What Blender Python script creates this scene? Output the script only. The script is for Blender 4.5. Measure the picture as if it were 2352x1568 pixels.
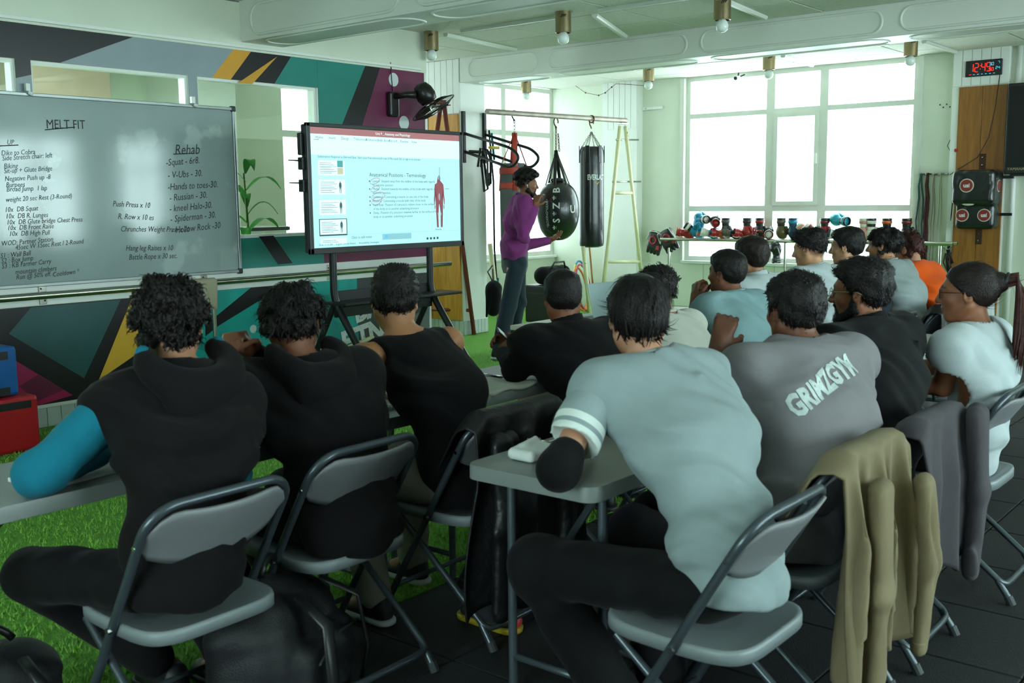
import bpy, bmesh, math, random
import numpy as np
from mathutils import Vector, Matrix, Quaternion
from mathutils.bvhtree import BVHTree

for _o in list(bpy.data.objects):
    bpy.data.objects.remove(_o, do_unlink=True)
SC = bpy.context.scene
COL = SC.collection
PI = math.pi

# ------------------------------------------------------------------ camera
F_PX, CAM_H = 2400.0, 1.5
YAW, PITCH, ROLL = math.radians(39.4), math.radians(7.7), math.radians(0.62)
_fw = Vector((math.cos(YAW) * math.cos(PITCH), math.sin(YAW) * math.cos(PITCH), -math.sin(PITCH)))
_r0 = Vector((math.sin(YAW), -math.cos(YAW), 0))
_u0 = _r0.cross(_fw)
_rt = _r0 * math.cos(ROLL) - _u0 * math.sin(ROLL)
_up = _r0 * math.sin(ROLL) + _u0 * math.cos(ROLL)
cd = bpy.data.cameras.new('camera')
cd.sensor_width = 36.0
cd.lens = F_PX / 2352 * 36.0
cd.clip_start = 0.05
cd.clip_end = 300
cd.dof.use_dof = True
cd.dof.focus_distance = 8.0
cd.dof.aperture_fstop = 6.3
cam = bpy.data.objects.new('camera', cd)
COL.objects.link(cam)
cam.matrix_world = Matrix(((_rt.x, _up.x, -_fw.x, 0), (_rt.y, _up.y, -_fw.y, 0), (_rt.z, _up.z, -_fw.z, CAM_H), (0, 0, 0, 1)))
SC.camera = cam

# ------------------------------------------------------------------ world, light, exposure
wd = bpy.data.worlds.new('overcast_sky')
SC.world = wd
wd.use_nodes = True
wd.node_tree.nodes['Background'].inputs[0].default_value = (0.80, 0.975, 1.0, 1)
wd.node_tree.nodes['Background'].inputs[1].default_value = 5.0
SC.view_settings.view_transform = 'Standard'
SC.view_settings.look = 'None'
SC.view_settings.gamma = 1.0
SC.view_settings.exposure = 1.9
SC.view_settings.use_curve_mapping = False
SC.cycles.max_bounces = 6
SC.cycles.diffuse_bounces = 4
SC.cycles.use_adaptive_sampling = True
SC.cycles.adaptive_threshold = 0.06
SC.cycles.adaptive_min_samples = 16
SC.cycles.glossy_bounces = 3
SC.cycles.transparent_max_bounces = 12
SC.cycles.sample_clamp_indirect = 8.0
SC.cycles.caustics_reflective = False
SC.cycles.caustics_refractive = False

# the room: X runs along the mural wall (away to the right), Y towards the mural wall
CEIL = 3.03
X_WIN, Y_FAR, Y_MUR, Y_RIGHT, X_BACK = 12.0, 9.05, 6.9, -4.2, -3.6


def portal(name, loc, rot, sx, sy):
    ld = bpy.data.lights.new(name, 'AREA')
    ld.shape = 'RECTANGLE'
    ld.size, ld.size_y = sx, sy
    ld.cycles.is_portal = True
    o = bpy.data.objects.new(name, ld)
    COL.objects.link(o)
    o.location = loc
    o.rotation_euler = rot
    return o


# daylight portals, one for each window opening (they only guide the sky's own light)
portal('portal_big_window', (12.13, 5.46, 1.85), (0, math.radians(90), 0), 2.3, 2.95)
portal('portal_small_window', (11.2, 9.2, 1.85), (math.radians(-90), 0, 0), 2.2, 2.3)

# ------------------------------------------------------------------ materials
MATS = {}


def srgb(c):
    if isinstance(c, str):
        c = [int(c[i:i + 2], 16) / 255 for i in (0, 2, 4)]
    return tuple(x / 12.92 if x <= 0.04045 else ((x + 0.055) / 1.055) ** 2.4 for x in c[:3])


def mat(name, col, rough=0.6, metal=0.0, var=0.06, scale=6.0, bump=0.0, bscale=60.0, spec=0.5, emit=None, es=0.0, sheen=0.0, coat=0.0, wear_or_glare=None):
    """A Principled material with a procedural tone variation and bump."""
    if name in MATS:
        return MATS[name]
    m = bpy.data.materials.new(name)
    m.use_nodes = True
    nt = m.node_tree
    b = nt.nodes['Principled BSDF']
    c = srgb(col)
    b.inputs['Roughness'].default_value = rough
    b.inputs['Metallic'].default_value = metal
    b.inputs['Specular IOR Level'].default_value = spec
    if sheen:
        b.inputs['Sheen Weight'].default_value = sheen
    if coat:
        b.inputs['Coat Weight'].default_value = coat
    tc = nt.nodes.new('ShaderNodeTexCoord')
    if var > 0:
        n = nt.nodes.new('ShaderNodeTexNoise')
        n.inputs['Scale'].default_value = scale
        n.inputs['Detail'].default_value = 4
        nt.links.new(tc.outputs['Object'], n.inputs['Vector'])
        r = nt.nodes.new('ShaderNodeValToRGB')
        r.color_ramp.elements[0].position = 0.3
        r.color_ramp.elements[1].position = 0.72
        r.color_ramp.elements[0].color = tuple(x * (1 - var) for x in c) + (1,)
        r.color_ramp.elements[1].color = tuple(min(1, x * (1 + var)) for x in c) + (1,)
        nt.links.new(n.outputs['Fac'], r.inputs['Fac'])
        out = r.outputs['Color']
        if wear_or_glare:
            n2 = nt.nodes.new('ShaderNodeTexNoise')
            n2.inputs['Scale'].default_value = wear_or_glare[1]
            n2.inputs['Detail'].default_value = 8
            nt.links.new(tc.outputs['Object'], n2.inputs['Vector'])
            r2 = nt.nodes.new('ShaderNodeValToRGB')
            r2.color_ramp.elements[0].position = wear_or_glare[2]
            r2.color_ramp.elements[1].position = wear_or_glare[2] + 0.05
            nt.links.new(n2.outputs['Fac'], r2.inputs['Fac'])
            mx = nt.nodes.new('ShaderNodeMix')
            mx.data_type = 'RGBA'
            nt.links.new(r2.outputs['Color'], mx.inputs[0])
            nt.links.new(out, mx.inputs[6])
            mx.inputs[7].default_value = srgb(wear_or_glare[0]) + (1,)
            out = mx.outputs[2]
        nt.links.new(out, b.inputs['Base Color'])
    else:
        b.inputs['Base Color'].default_value = c + (1,)
    if bump > 0:
        n = nt.nodes.new('ShaderNodeTexNoise')
        n.inputs['Scale'].default_value = bscale
        n.inputs['Detail'].default_value = 3
        nt.links.new(tc.outputs['Object'], n.inputs['Vector'])
        bp = nt.nodes.new('ShaderNodeBump')
        bp.inputs['Strength'].default_value = bump
        bp.inputs['Distance'].default_value = 0.01
        nt.links.new(n.outputs['Fac'], bp.inputs['Height'])
        nt.links.new(bp.outputs['Normal'], b.inputs['Normal'])
    if emit:
        b.inputs['Emission Color'].default_value = srgb(emit) + (1,)
        b.inputs['Emission Strength'].default_value = es
    MATS[name] = m
    return m


def glass_mat(name, tint=(0.96, 1, 0.99), gloss=0.06):
    if name in MATS:
        return MATS[name]
    m = bpy.data.materials.new(name)
    m.use_nodes = True
    nt = m.node_tree
    nt.nodes.remove(nt.nodes['Principled BSDF'])
    out = nt.nodes['Material Output']
    t = nt.nodes.new('ShaderNodeBsdfTransparent')
    t.inputs[0].default_value = tuple(tint) + (1,)
    g = nt.nodes.new('ShaderNodeBsdfGlossy')
    g.inputs['Roughness'].default_value = 0.02
    mx = nt.nodes.new('ShaderNodeMixShader')
    mx.inputs[0].default_value = gloss
    nt.links.new(t.outputs[0], mx.inputs[1])
    nt.links.new(g.outputs[0], mx.inputs[2])
    nt.links.new(mx.outputs[0], out.inputs['Surface'])
    MATS[name] = m
    return m


def wood_mat(name, c1, c2, rough=0.5, axis='Z', scale=3.0):
    if name in MATS:
        return MATS[name]
    m = bpy.data.materials.new(name)
    m.use_nodes = True
    nt = m.node_tree
    b = nt.nodes['Principled BSDF']
    tc = nt.nodes.new('ShaderNodeTexCoord')
    mp = nt.nodes.new('ShaderNodeMapping')
    mp.inputs['Scale'].default_value = {'Z': (9, 9, 0.7), 'X': (0.7, 9, 9), 'Y': (9, 0.7, 9)}[axis]
    n = nt.nodes.new('ShaderNodeTexNoise')
    n.inputs['Scale'].default_value = scale
    n.inputs['Detail'].default_value = 6
    n.inputs['Distortion'].default_value = 1.2
    r = nt.nodes.new('ShaderNodeValToRGB')
    r.color_ramp.elements[0].position = 0.3
    r.color_ramp.elements[1].position = 0.7
    r.color_ramp.elements[0].color = srgb(c1) + (1,)
    r.color_ramp.elements[1].color = srgb(c2) + (1,)
    nt.links.new(tc.outputs['Object'], mp.inputs['Vector'])
    nt.links.new(mp.outputs['Vector'], n.inputs['Vector'])
    nt.links.new(n.outputs['Fac'], r.inputs['Fac'])
    nt.links.new(r.outputs['Color'], b.inputs['Base Color'])
    b.inputs['Roughness'].default_value = rough
    MATS[name] = m
    return m


# ------------------------------------------------------------------ object helpers
def W(o):
    return (W(o.parent) @ o.matrix_basis) if o.parent else o.matrix_basis.copy()


def tag(o, label=None, cat=None, group=None, kind=None):
    for k, v in (('label', label), ('category', cat), ('group', group), ('kind', kind)):
        if v:
            o[k] = v
    return o


def thing(name, label, cat, loc=(0, 0, 0), rz=0.0, group=None, kind=None):
    o = bpy.data.objects.new(name, None)
    o.empty_display_size = 0.1
    COL.objects.link(o)
    o.location = loc
    o.rotation_euler = (0, 0, rz)
    return tag(o, label, cat, group, kind)


def dup(root, loc=None, rz=None, parent=None, **kw):
    """Copy a thing with copies of its parts and sub-parts."""
    c = root.copy()
    COL.objects.link(c)
    c.parent = parent
    if loc is not None:
        c.location = loc
    if rz is not None:
        c.rotation_euler = (0, 0, rz)
    tag(c, **kw)
    for ch in list(root.children):
        dup(ch, parent=c)
    return c


def link_mesh(name, me, m, parent, smooth):
    if m is not None:
        for mm in (m if isinstance(m, (list, tuple)) else [m]):
            me.materials.append(mm)
    if smooth:
        me.polygons.foreach_set('use_smooth', [True] * len(me.polygons))
    o = bpy.data.objects.new(name, me)
    COL.objects.link(o)
    if parent is not None:
        o.parent = parent
    return o


def np_obj(name, V, Fc, m, parent=None, smooth=True, mi=None):
    """A mesh object from numpy vertices (world space) and a face array or list."""
    V = np.asarray(V, dtype=np.float64)
    if parent is not None:
        M = np.array(W(parent).inverted())
        V = V @ M[:3, :3].T + M[:3, 3]
    me = bpy.data.meshes.new(name)
    if isinstance(Fc, np.ndarray):
        k = Fc.shape[1]
        me.vertices.add(len(V))
        me.vertices.foreach_set('co', V.astype(np.float32).ravel())
        me.loops.add(Fc.size)
        me.loops.foreach_set('vertex_index', Fc.astype(np.int32).ravel())
        me.polygons.add(len(Fc))
        me.polygons.foreach_set('loop_start', np.arange(0, Fc.size, k, dtype=np.int32))
        me.update(calc_edges=True)
    else:
        me.from_pydata([tuple(v) for v in V], [], [tuple(f) for f in Fc])
        me.update()
    if mi is not None:
        me.polygons.foreach_set('material_index', np.asarray(mi, dtype=np.int32))
    return link_mesh(name, me, m, parent, smooth)


def frame(d, hint=(0, 0, 1)):
    d = Vector(d).normalized()
    h = Vector(hint)
    if abs(d.dot(h)) > 0.98:
        h = Vector((1, 0, 0)) if abs(d.x) < 0.9 else Vector((0, 1, 0))
    a = d.cross(h).normalized()
    return a, a.cross(d).normalized()


class MB:
    """Collects simple solids in world space; build() links them as one mesh object."""

    def __init__(s):
        s.v, s.f, s.mi, s.cur = [], [], [], 0

    def add(s, vs, fs):
        k = len(s.v)
        s.v += [tuple(v) for v in vs]
        s.f += [tuple(i + k for i in f) for f in fs]
        s.mi += [s.cur] * len(fs)
        return s

    def box(s, c, d, R=None, bev=0.0):
        """centre, full dimensions, optional 3x3 rotation, chamfer"""
        hx, hy, hz = d[0] / 2, d[1] / 2, d[2] / 2
        if bev <= 0:
            vs = [Vector((x, y, z)) for z in (-hz, hz) for y in (-hy, hy) for x in (-hx, hx)]
            fs = [(0, 2, 3, 1), (4, 5, 7, 6), (0, 1, 5, 4), (2, 6, 7, 3), (0, 4, 6, 2), (1, 3, 7, 5)]
        else:
            bm = bmesh.new()
            bmesh.ops.create_cube(bm, size=1.0)
            for v in bm.verts:
                v.co = Vector((v.co.x * d[0], v.co.y * d[1], v.co.z * d[2]))
            bmesh.ops.bevel(bm, geom=list(bm.edges), offset=min(bev, min(d) * 0.49), segments=2, profile=0.5, affect='EDGES')
            bm.verts.index_update()
            vs = [v.co.copy() for v in bm.verts]
            fs = [[v.index for v in f.verts] for f in bm.faces]
            bm.free()
        if R is not None:
            vs = [R @ v for v in vs]
        c = Vector(c)
        return s.add([v + c for v in vs], fs)

    def bb(s, x0, x1, y0, y1, z0, z1, bev=0.0):
        return s.box(((x0 + x1) / 2, (y0 + y1) / 2, (z0 + z1) / 2), (abs(x1 - x0), abs(y1 - y0), abs(z1 - z0)), None, bev)

    def tube(s, pts, r, n=8, closed=False, caps=True, flat=1.0, hint=(0, 0, 1)):
        """tube along points; r a number or a list; flat squeezes it along the hint"""
        pts = [Vector(p) for p in pts]
        N = len(pts)
        rs = r if isinstance(r, (list, tuple, np.ndarray)) else [r] * N
        rings = []
        a0 = None
        for i, p in enumerate(pts):
            if closed:
                d = pts[(i + 1) % N] - pts[i - 1]
            else:
                d = pts[min(i + 1, N - 1)] - pts[max(i - 1, 0)]
            if d.length < 1e-9:
                d = Vector((0, 0, 1))
            d.normalize()
            if a0 is None:
                a, b = frame(d, hint)
            else:
                a = (a0 - d * a0.dot(d))
                if a.length < 1e-6:
                    a, b = frame(d, hint)
                a.normalize()
                b = a.cross(d).normalized()
            a0 = a
            rings.append([p + (a * math.cos(2 * PI * k / n) + b * math.sin(2 * PI * k / n) * flat) * rs[i] for k in range(n)])
        vs = [v for q in rings for v in q]
        fs = []
        for i in range(N if closed else N - 1):
            j = (i + 1) % N
            for k in range(n):
                l = (k + 1) % n
                fs.append((i * n + k, j * n + k, j * n + l, i * n + l))
        if caps and not closed:
            fs.append(tuple(range(n)))
            fs.append(tuple((N - 1) * n + k for k in reversed(range(n))))
        return s.add(vs, fs)

    def cyl(s, p0, p1, r, n=16, r1=None):
        return s.tube([p0, p1], [r, r if r1 is None else r1], n)

    def lathe(s, prof, c=(0, 0, 0), axis=(0, 0, 1), n=24):
        """profile of (radius, height) pairs turned about an axis through c"""
        a, b = frame(axis)
        d = Vector(axis).normalized()
        c = Vector(c)
        vs, fs = [], []
        for r, h in prof:
            for k in range(n):
                t = 2 * PI * k / n
                vs.append(c + d * h + (a * math.cos(t) + b * math.sin(t)) * max(r, 1e-4))
        for i in range(len(prof) - 1):
            for k in range(n):
                l = (k + 1) % n
                fs.append((i * n + k, i * n + l, (i + 1) * n + l, (i + 1) * n + k))
        fs.append(tuple(reversed(range(n))))
        fs.append(tuple((len(prof) - 1) * n + k for k in range(n)))
        return s.add(vs, fs)

    def prism(s, poly, o, u, w, th):
        """2D polygon in the frame (o, u, w), extruded by th along u x w"""
        o, u, w = Vector(o), Vector(u), Vector(w)
        nrm = u.cross(w).normalized() * th
        n = len(poly)
        vs = [o + u * a + w * b for a, b in poly]
        vs += [v + nrm for v in vs]
        fs = [tuple(reversed(range(n))), tuple(range(n, 2 * n))]
        for k in range(n):
            l = (k + 1) % n
            fs.append((k, l, n + l, n + k))
        return s.add(vs, fs)

    def sphere(s, c, r, n=12, sc=(1, 1, 1), R=None):
        vs, fs = [], []
        m = max(4, n // 2)
        for i in range(m + 1):
            t = PI * i / m
            for k in range(n):
                q = 2 * PI * k / n
                v = Vector((math.sin(t) * math.cos(q) * sc[0], math.sin(t) * math.sin(q) * sc[1], math.cos(t) * sc[2])) * r
                vs.append((R @ v if R is not None else v) + Vector(c))
        for i in range(m):
            for k in range(n):
                l = (k + 1) % n
                fs.append((i * n + k, (i + 1) * n + k, (i + 1) * n + l, i * n + l))
        return s.add(vs, fs)

    def ring(s, c, axis, R, r, n=24, k=8, a0=0.0, a1=2 * PI, sq=1.0):
        a, b = frame(axis)
        full = abs(a1 - a0 - 2 * PI) < 1e-6
        N = n if full else n + 1
        pts = [Vector(c) + a * R * math.cos(a0 + (a1 - a0) * i / n) + b * R * sq * math.sin(a0 + (a1 - a0) * i / n) for i in range(N)]
        return s.tube(pts, r, k, closed=full)

    def build(s, name, m, parent=None, smooth=False, angle=None):
        o = np_obj(name, np.array([tuple(v) for v in s.v]) if s.v else np.zeros((0, 3)), s.f, m, parent, smooth, s.mi if any(s.mi) else None)
        bm = bmesh.new()
        bm.from_mesh(o.data)
        bmesh.ops.recalc_face_normals(bm, faces=bm.faces)
        bm.to_mesh(o.data)
        bm.free()
        if angle:
            for p in o.data.polygons:
                p.use_smooth = True
            o.data.set_sharp_from_angle(angle=math.radians(angle))
        return o


def boxobj(name, x0, x1, y0, y1, z0, z1, m, parent=None, bev=0.0):
    return MB().bb(x0, x1, y0, y1, z0, z1, bev).build(name, m, parent)


def struct(o):
    o['kind'] = 'structure'
    return o


def bez(p0, p1, p2, n=8):
    p0, p1, p2 = Vector(p0), Vector(p1), Vector(p2)
    return [p0 * (1 - t) ** 2 + p1 * 2 * t * (1 - t) + p2 * t * t for t in [i / n for i in range(n + 1)]]


def fillet(pts, r, n=5):
    """round the inner corners of a polyline"""
    pts = [Vector(p) for p in pts]
    out = [pts[0]]
    for i in range(1, len(pts) - 1):
        a, b, c = pts[i - 1], pts[i], pts[i + 1]
        q = min(r, (a - b).length * 0.49, (c - b).length * 0.49)
        out += bez(b + (a - b).normalized() * q, b, b + (c - b).normalized() * q, n)
    return out + [pts[-1]]


_TXT = {}


def text_mesh(body, size=1.0, extrude=0.0, align='CENTER', bold=0.0, shear=0.0, sx=1.0):
    """lettering as plain vertices and faces in the XY plane"""
    key = (body, size, extrude, align, bold, shear, sx)
    if key in _TXT:
        return _TXT[key]
    cu = bpy.data.curves.new('lettering', 'FONT')
    cu.body = body
    cu.size = size
    cu.extrude = extrude
    cu.offset = bold
    cu.shear = shear
    cu.align_x = align
    cu.align_y = 'CENTER'
    cu.resolution_u = 2
    o = bpy.data.objects.new('lettering', cu)
    COL.objects.link(o)
    dg = bpy.context.evaluated_depsgraph_get()
    me = bpy.data.meshes.new_from_object(o.evaluated_get(dg))
    vs = [Vector((v.co.x * sx, v.co.y, v.co.z)) for v in me.vertices]
    fs = [tuple(p.vertices) for p in me.polygons]
    bpy.data.objects.remove(o, do_unlink=True)
    bpy.data.curves.remove(cu)
    bpy.data.meshes.remove(me)
    _TXT[key] = (vs, fs)
    return vs, fs


def put_text(mb, body, o, u, w, size, rot=0.0, align='CENTER', th=0.0, bold=0.0, shear=0.0, sx=1.0):
    """lay lettering on the plane (o, u, w) into a mesh builder"""
    vs, fs = text_mesh(body, size, th, align, bold, shear, sx)
    o, u, w = Vector(o), Vector(u).normalized(), Vector(w).normalized()
    n = u.cross(w)
    c, s_ = math.cos(rot), math.sin(rot)
    mb.add([o + u * (v.x * c - v.y * s_) + w * (v.x * s_ + v.y * c) + n * v.z for v in vs], fs)
    return mb


# pixel of the photograph -> point on a plane of the room (used to read positions off walls of known distance)
def _ray(x, y):
    return _fw + _rt * ((x - 1176) / F_PX) - _up * ((y - 784) / F_PX)


def on_x(x, y, X):
    d = _ray(x, y)
    return Vector((0, 0, CAM_H)) + d * (X / d.x)


def on_y(x, y, Y):
    d = _ray(x, y)
    return Vector((0, 0, CAM_H)) + d * (Y / d.y)


def on_z(x, y, z):
    d = _ray(x, y)
    return Vector((0, 0, CAM_H)) + d * ((z - CAM_H) / d.z)


# ------------------------------------------------------------------ soft shapes: distance fields turned into meshes
class SDF:
    """Smooth union of rounded cones, ellipsoids and boxes on a voxel grid, meshed with surface nets."""

    def __init__(s, lo, hi, h):
        s.h = h
        s.lo = np.array(lo, dtype=np.float32)
        n = np.ceil((np.array(hi) - np.array(lo)) / h).astype(int) + 1
        s.n = n
        s.d = np.full(tuple(n), 0.06, dtype=np.float32)
        s.ax = [(s.lo[i] + np.arange(n[i], dtype=np.float32) * h) for i in range(3)]

    def _sl(s, lo, hi):
        a = np.clip(np.floor((np.array(lo) - s.lo) / s.h).astype(int), 0, s.n)
        b = np.clip(np.ceil((np.array(hi) - s.lo) / s.h).astype(int) + 1, 0, s.n)
        if np.any(b <= a):
            return None, None
        sl = tuple(slice(a[i], b[i]) for i in range(3))
        P = (s.ax[0][sl[0]][:, None, None], s.ax[1][sl[1]][None, :, None], s.ax[2][sl[2]][None, None, :])
        return sl, P

    def _mix(s, sl, e, k, op):
        d = s.d[sl]
        if op == 'add':
            if k > 0:
                hh = np.clip(0.5 + 0.5 * (d - e) / k, 0, 1)
                s.d[sl] = d + (e - d) * hh - k * hh * (1 - hh)
            else:
                s.d[sl] = np.minimum(d, e)
        else:
            if k > 0:
                hh = np.clip(0.5 - 0.5 * (d + e) / k, 0, 1)
                s.d[sl] = d + (-e - d) * hh + k * hh * (1 - hh)
            else:
                s.d[sl] = np.maximum(d, -e)

    def cone(s, a, b, ra, rb, k=0.02, op='add', flat=None, disp=None):
        """rounded cone; flat=(axis, factor) widens the section along an axis by factor"""
        a, b = np.array(a, dtype=np.float32), np.array(b, dtype=np.float32)
        r = max(ra, rb) * (max(1, flat[1]) if flat else 1) + k + 0.02
        sl, P = s._sl(np.minimum(a, b) - r, np.maximum(a, b) + r)
        if sl is None:
            return s
        ab = b - a
        L2 = float(ab @ ab) + 1e-9
        x, y, z = P[0] - a[0], P[1] - a[1], P[2] - a[2]
        t = np.clip((x * ab[0] + y * ab[1] + z * ab[2]) / L2, 0, 1)
        x, y, z = x - t * ab[0], y - t * ab[1], z - t * ab[2]
        if flat:
            w = np.array(flat[0], dtype=np.float32)
            w /= np.linalg.norm(w)
            q = x * w[0] + y * w[1] + z * w[2]
            c = (1 - 1 / flat[1])
            x, y, z = x - q * w[0] * c, y - q * w[1] * c, z - q * w[2] * c
        e = np.sqrt(x * x + y * y + z * z) - (ra + (rb - ra) * t)
        s._mix(sl, e, k, op)
        return s

    def ell(s, c, r, k=0.02, R=None, op='add', disp=None):
        c, r = np.array(c, dtype=np.float32), np.array(r, dtype=np.float32)
        m = float(r.max()) + k + 0.02
        sl, P = s._sl(c - m, c + m)
        if sl is None:
            return s
        x, y, z = P[0] - c[0], P[1] - c[1], P[2] - c[2]
        if R is not None:
            R = np.array(R, dtype=np.float32)
            x, y, z = (R[0, 0] * x + R[1, 0] * y + R[2, 0] * z, R[0, 1] * x + R[1, 1] * y + R[2, 1] * z, R[0, 2] * x + R[1, 2] * y + R[2, 2] * z)
        q = np.sqrt((x / r[0]) ** 2 + (y / r[1]) ** 2 + (z / r[2]) ** 2)
        g = np.sqrt((x / r[0] ** 2) ** 2 + (y / r[1] ** 2) ** 2 + (z / r[2] ** 2) ** 2) + 1e-6
        e = q * (q - 1) / g
        e = np.where(q < 0.05, -r.min(), e)
        if disp is not None:
            e = e + disp(x, y, z)
        s._mix(sl, e, k, op)
        return s

    def box(s, c, hd, rnd=0.01, k=0.01, R=None, op='add'):
        c, hd = np.array(c, dtype=np.float32), np.array(hd, dtype=np.float32)
        m = float(np.linalg.norm(hd)) + k + 0.02
        sl, P = s._sl(c - m, c + m)
        if sl is None:
            return s
        x, y, z = P[0] - c[0], P[1] - c[1], P[2] - c[2]
        if R is not None:
            R = np.array(R, dtype=np.float32)
            x, y, z = (R[0, 0] * x + R[1, 0] * y + R[2, 0] * z, R[0, 1] * x + R[1, 1] * y + R[2, 1] * z, R[0, 2] * x + R[1, 2] * y + R[2, 2] * z)
        qx, qy, qz = np.abs(x) - hd[0] + rnd, np.abs(y) - hd[1] + rnd, np.abs(z) - hd[2] + rnd
        e = np.sqrt(np.maximum(qx, 0) ** 2 + np.maximum(qy, 0) ** 2 + np.maximum(qz, 0) ** 2) + np.minimum(np.maximum(qx, np.maximum(qy, qz)), 0) - rnd
        s._mix(sl, e, k, op)
        return s

    def field(s, fn, lo=None, hi=None):
        """displace the whole field (or a box of it) by fn(x, y, z)"""
        sl, P = s._sl(s.lo if lo is None else lo, s.lo + s.n * s.h if hi is None else hi)
        if sl is not None:
            s.d[sl] = s.d[sl] + fn(*P)
        return s

    def cut(s, fn):
        """keep only where fn <= 0"""
        sl, P = s._sl(s.lo, s.lo + s.n * s.h)
        s.d[sl] = np.maximum(s.d[sl], fn(*P))
        return s

    def mesh(s):
        d = s.d
        d[0], d[-1], d[:, 0], d[:, -1], d[:, :, 0], d[:, :, -1] = 0.05, 0.05, 0.05, 0.05, 0.05, 0.05
        ins = d < 0
        c = ins[:-1, :-1, :-1].astype(np.int8)
        for o in [(0, 0, 1), (0, 1, 0), (0, 1, 1), (1, 0, 0), (1, 0, 1), (1, 1, 0), (1, 1, 1)]:
            c = c + ins[o[0]:ins.shape[0] - 1 + o[0], o[1]:ins.shape[1] - 1 + o[1], o[2]:ins.shape[2] - 1 + o[2]]
        act = np.argwhere((c > 0) & (c < 8))
        if len(act) == 0:
            return np.zeros((0, 3)), np.zeros((0, 4), dtype=int)
        idx = np.full(c.shape, -1, dtype=np.int32)
        idx[act[:, 0], act[:, 1], act[:, 2]] = np.arange(len(act))
        co = np.array([(i, j, k) for i in (0, 1) for j in (0, 1) for k in (0, 1)])
        dv = np.stack([d[act[:, 0] + o[0], act[:, 1] + o[1], act[:, 2] + o[2]] for o in co], 1)
        acc = np.zeros((len(act), 3), dtype=np.float32)
        cnt = np.zeros(len(act), dtype=np.float32)
        for a in range(8):
            for b in range(a + 1, 8):
                if np.abs(co[a] - co[b]).sum() == 1:
                    m = (dv[:, a] < 0) != (dv[:, b] < 0)
                    den = dv[:, a] - dv[:, b]
                    t = np.where(m, dv[:, a] / np.where(np.abs(den) < 1e-9, 1, den), 0)
                    acc += np.where(m[:, None], co[a] + t[:, None] * (co[b] - co[a]), 0)
                    cnt += m
        V = s.lo + (act + acc / cnt[:, None]) * s.h
        Fs = []
        for axis in range(3):
            o1, o2 = [(1, 2), (2, 0), (0, 1)][axis]
            e = [slice(1, -1)] * 3
            e[axis] = slice(0, -1)
            f = list(e)
            f[axis] = slice(1, None)
            A, B = ins[tuple(e)], ins[tuple(f)]
            for flip, mask in ((False, A & ~B), (True, ~A & B)):
                q = np.argwhere(mask)
                if len(q) == 0:
                    continue
                q = q + 1
                q[:, axis] -= 1
                p1, p2 = np.zeros(3, int), np.zeros(3, int)
                p1[o1], p2[o2] = 1, 1
                quad = np.stack([idx[tuple((q - p1 - p2).T)], idx[tuple((q - p2).T)], idx[tuple(q.T)], idx[tuple((q - p1).T)]], 1)
                Fs.append(quad[:, ::-1] if flip else quad)
        Fq = np.concatenate(Fs)
        return V, Fq[(Fq >= 0).all(1)]


def smooth_mesh(V, Fq, it=2, lam=0.5):
    n = len(V)
    E = np.concatenate([Fq[:, [0, 1]], Fq[:, [1, 2]], Fq[:, [2, 3]], Fq[:, [3, 0]]])
    for _ in range(it):
        acc = np.zeros_like(V)
        cnt = np.bincount(E[:, 0], minlength=n) + np.bincount(E[:, 1], minlength=n)
        for k in range(3):
            acc[:, k] = np.bincount(E[:, 0], V[E[:, 1], k], n) + np.bincount(E[:, 1], V[E[:, 0], k], n)
        V = V + lam * (acc / np.maximum(cnt, 1)[:, None] - V)
    return V


def soft_obj(name, sdf, m, parent=None, it=1, lam=0.5, local=True, M=None):
    """mesh a field; with local=True the vertices are already in the parent's space"""
    V, Fq = sdf.mesh()
    if it:
        V = smooth_mesh(V, Fq, it, lam)
    if M is not None:
        M = np.array(M)
        V = V @ M[:3, :3].T + M[:3, 3]
    if local:
        return np_obj(name, V, Fq, m, None, True) if parent is None else _child_local(name, V, Fq, m, parent)
    return np_obj(name, V, Fq, m, parent, True)


def _child_local(name, V, Fq, m, parent):
    o = np_obj(name, V, Fq, m, None, True)
    o.parent = parent
    return o


def wrinkle(seed, k=60.0, amp=0.004, d=(0.3, 0.5, 1.0)):
    """folds of cloth as a sum of bent waves"""
    rs = np.random.RandomState(seed)
    ph = rs.rand(6) * 6.28
    d = np.array(d) / np.linalg.norm(d)
    j = rs.rand(3) - 0.5

    def fn(x, y, z):
        w = np.sin(x * 17 + ph[0] + z * 9) * 1.1 + np.sin(z * 23 + ph[1] - x * 11) * 0.9 + np.sin(y * 21 + ph[4]) * 0.8
        a = np.sin((x * d[0] + y * d[1] + z * d[2]) * k + w + ph[2])
        b = np.sin((x * (d[0] + j[0]) + y * (d[1] + j[1]) + z * (d[2] + j[2])) * k * 0.55 + 1.3 * w + ph[3])
        m = 0.5 + 0.5 * np.sin(x * 7 + z * 8 + ph[5])
        return -amp * m * (a * np.abs(a) * 0.8 + 0.6 * b)
    return fn

# ==================================================================== THE ROOM
for k, xx in enumerate((2.6, 5.6, 8.6)):
    portal('portal_side_window', (xx, Y_RIGHT - 0.1, 1.75), (math.radians(90), 0, 0), 2.3, 1.9)
portal('portal_side_window', (11.0, Y_RIGHT - 0.1, 1.75), (math.radians(90), 0, 0), .9, 1.9)
portal('portal_annex_window', (3.2, Y_FAR + 0.15, 1.9), (math.radians(-90), 0, 0), 1.7, 1.9)
portal('portal_annex_window', (8.0, Y_FAR + 0.15, 1.9), (math.radians(-90), 0, 0), 1.5, 1.9)

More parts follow.
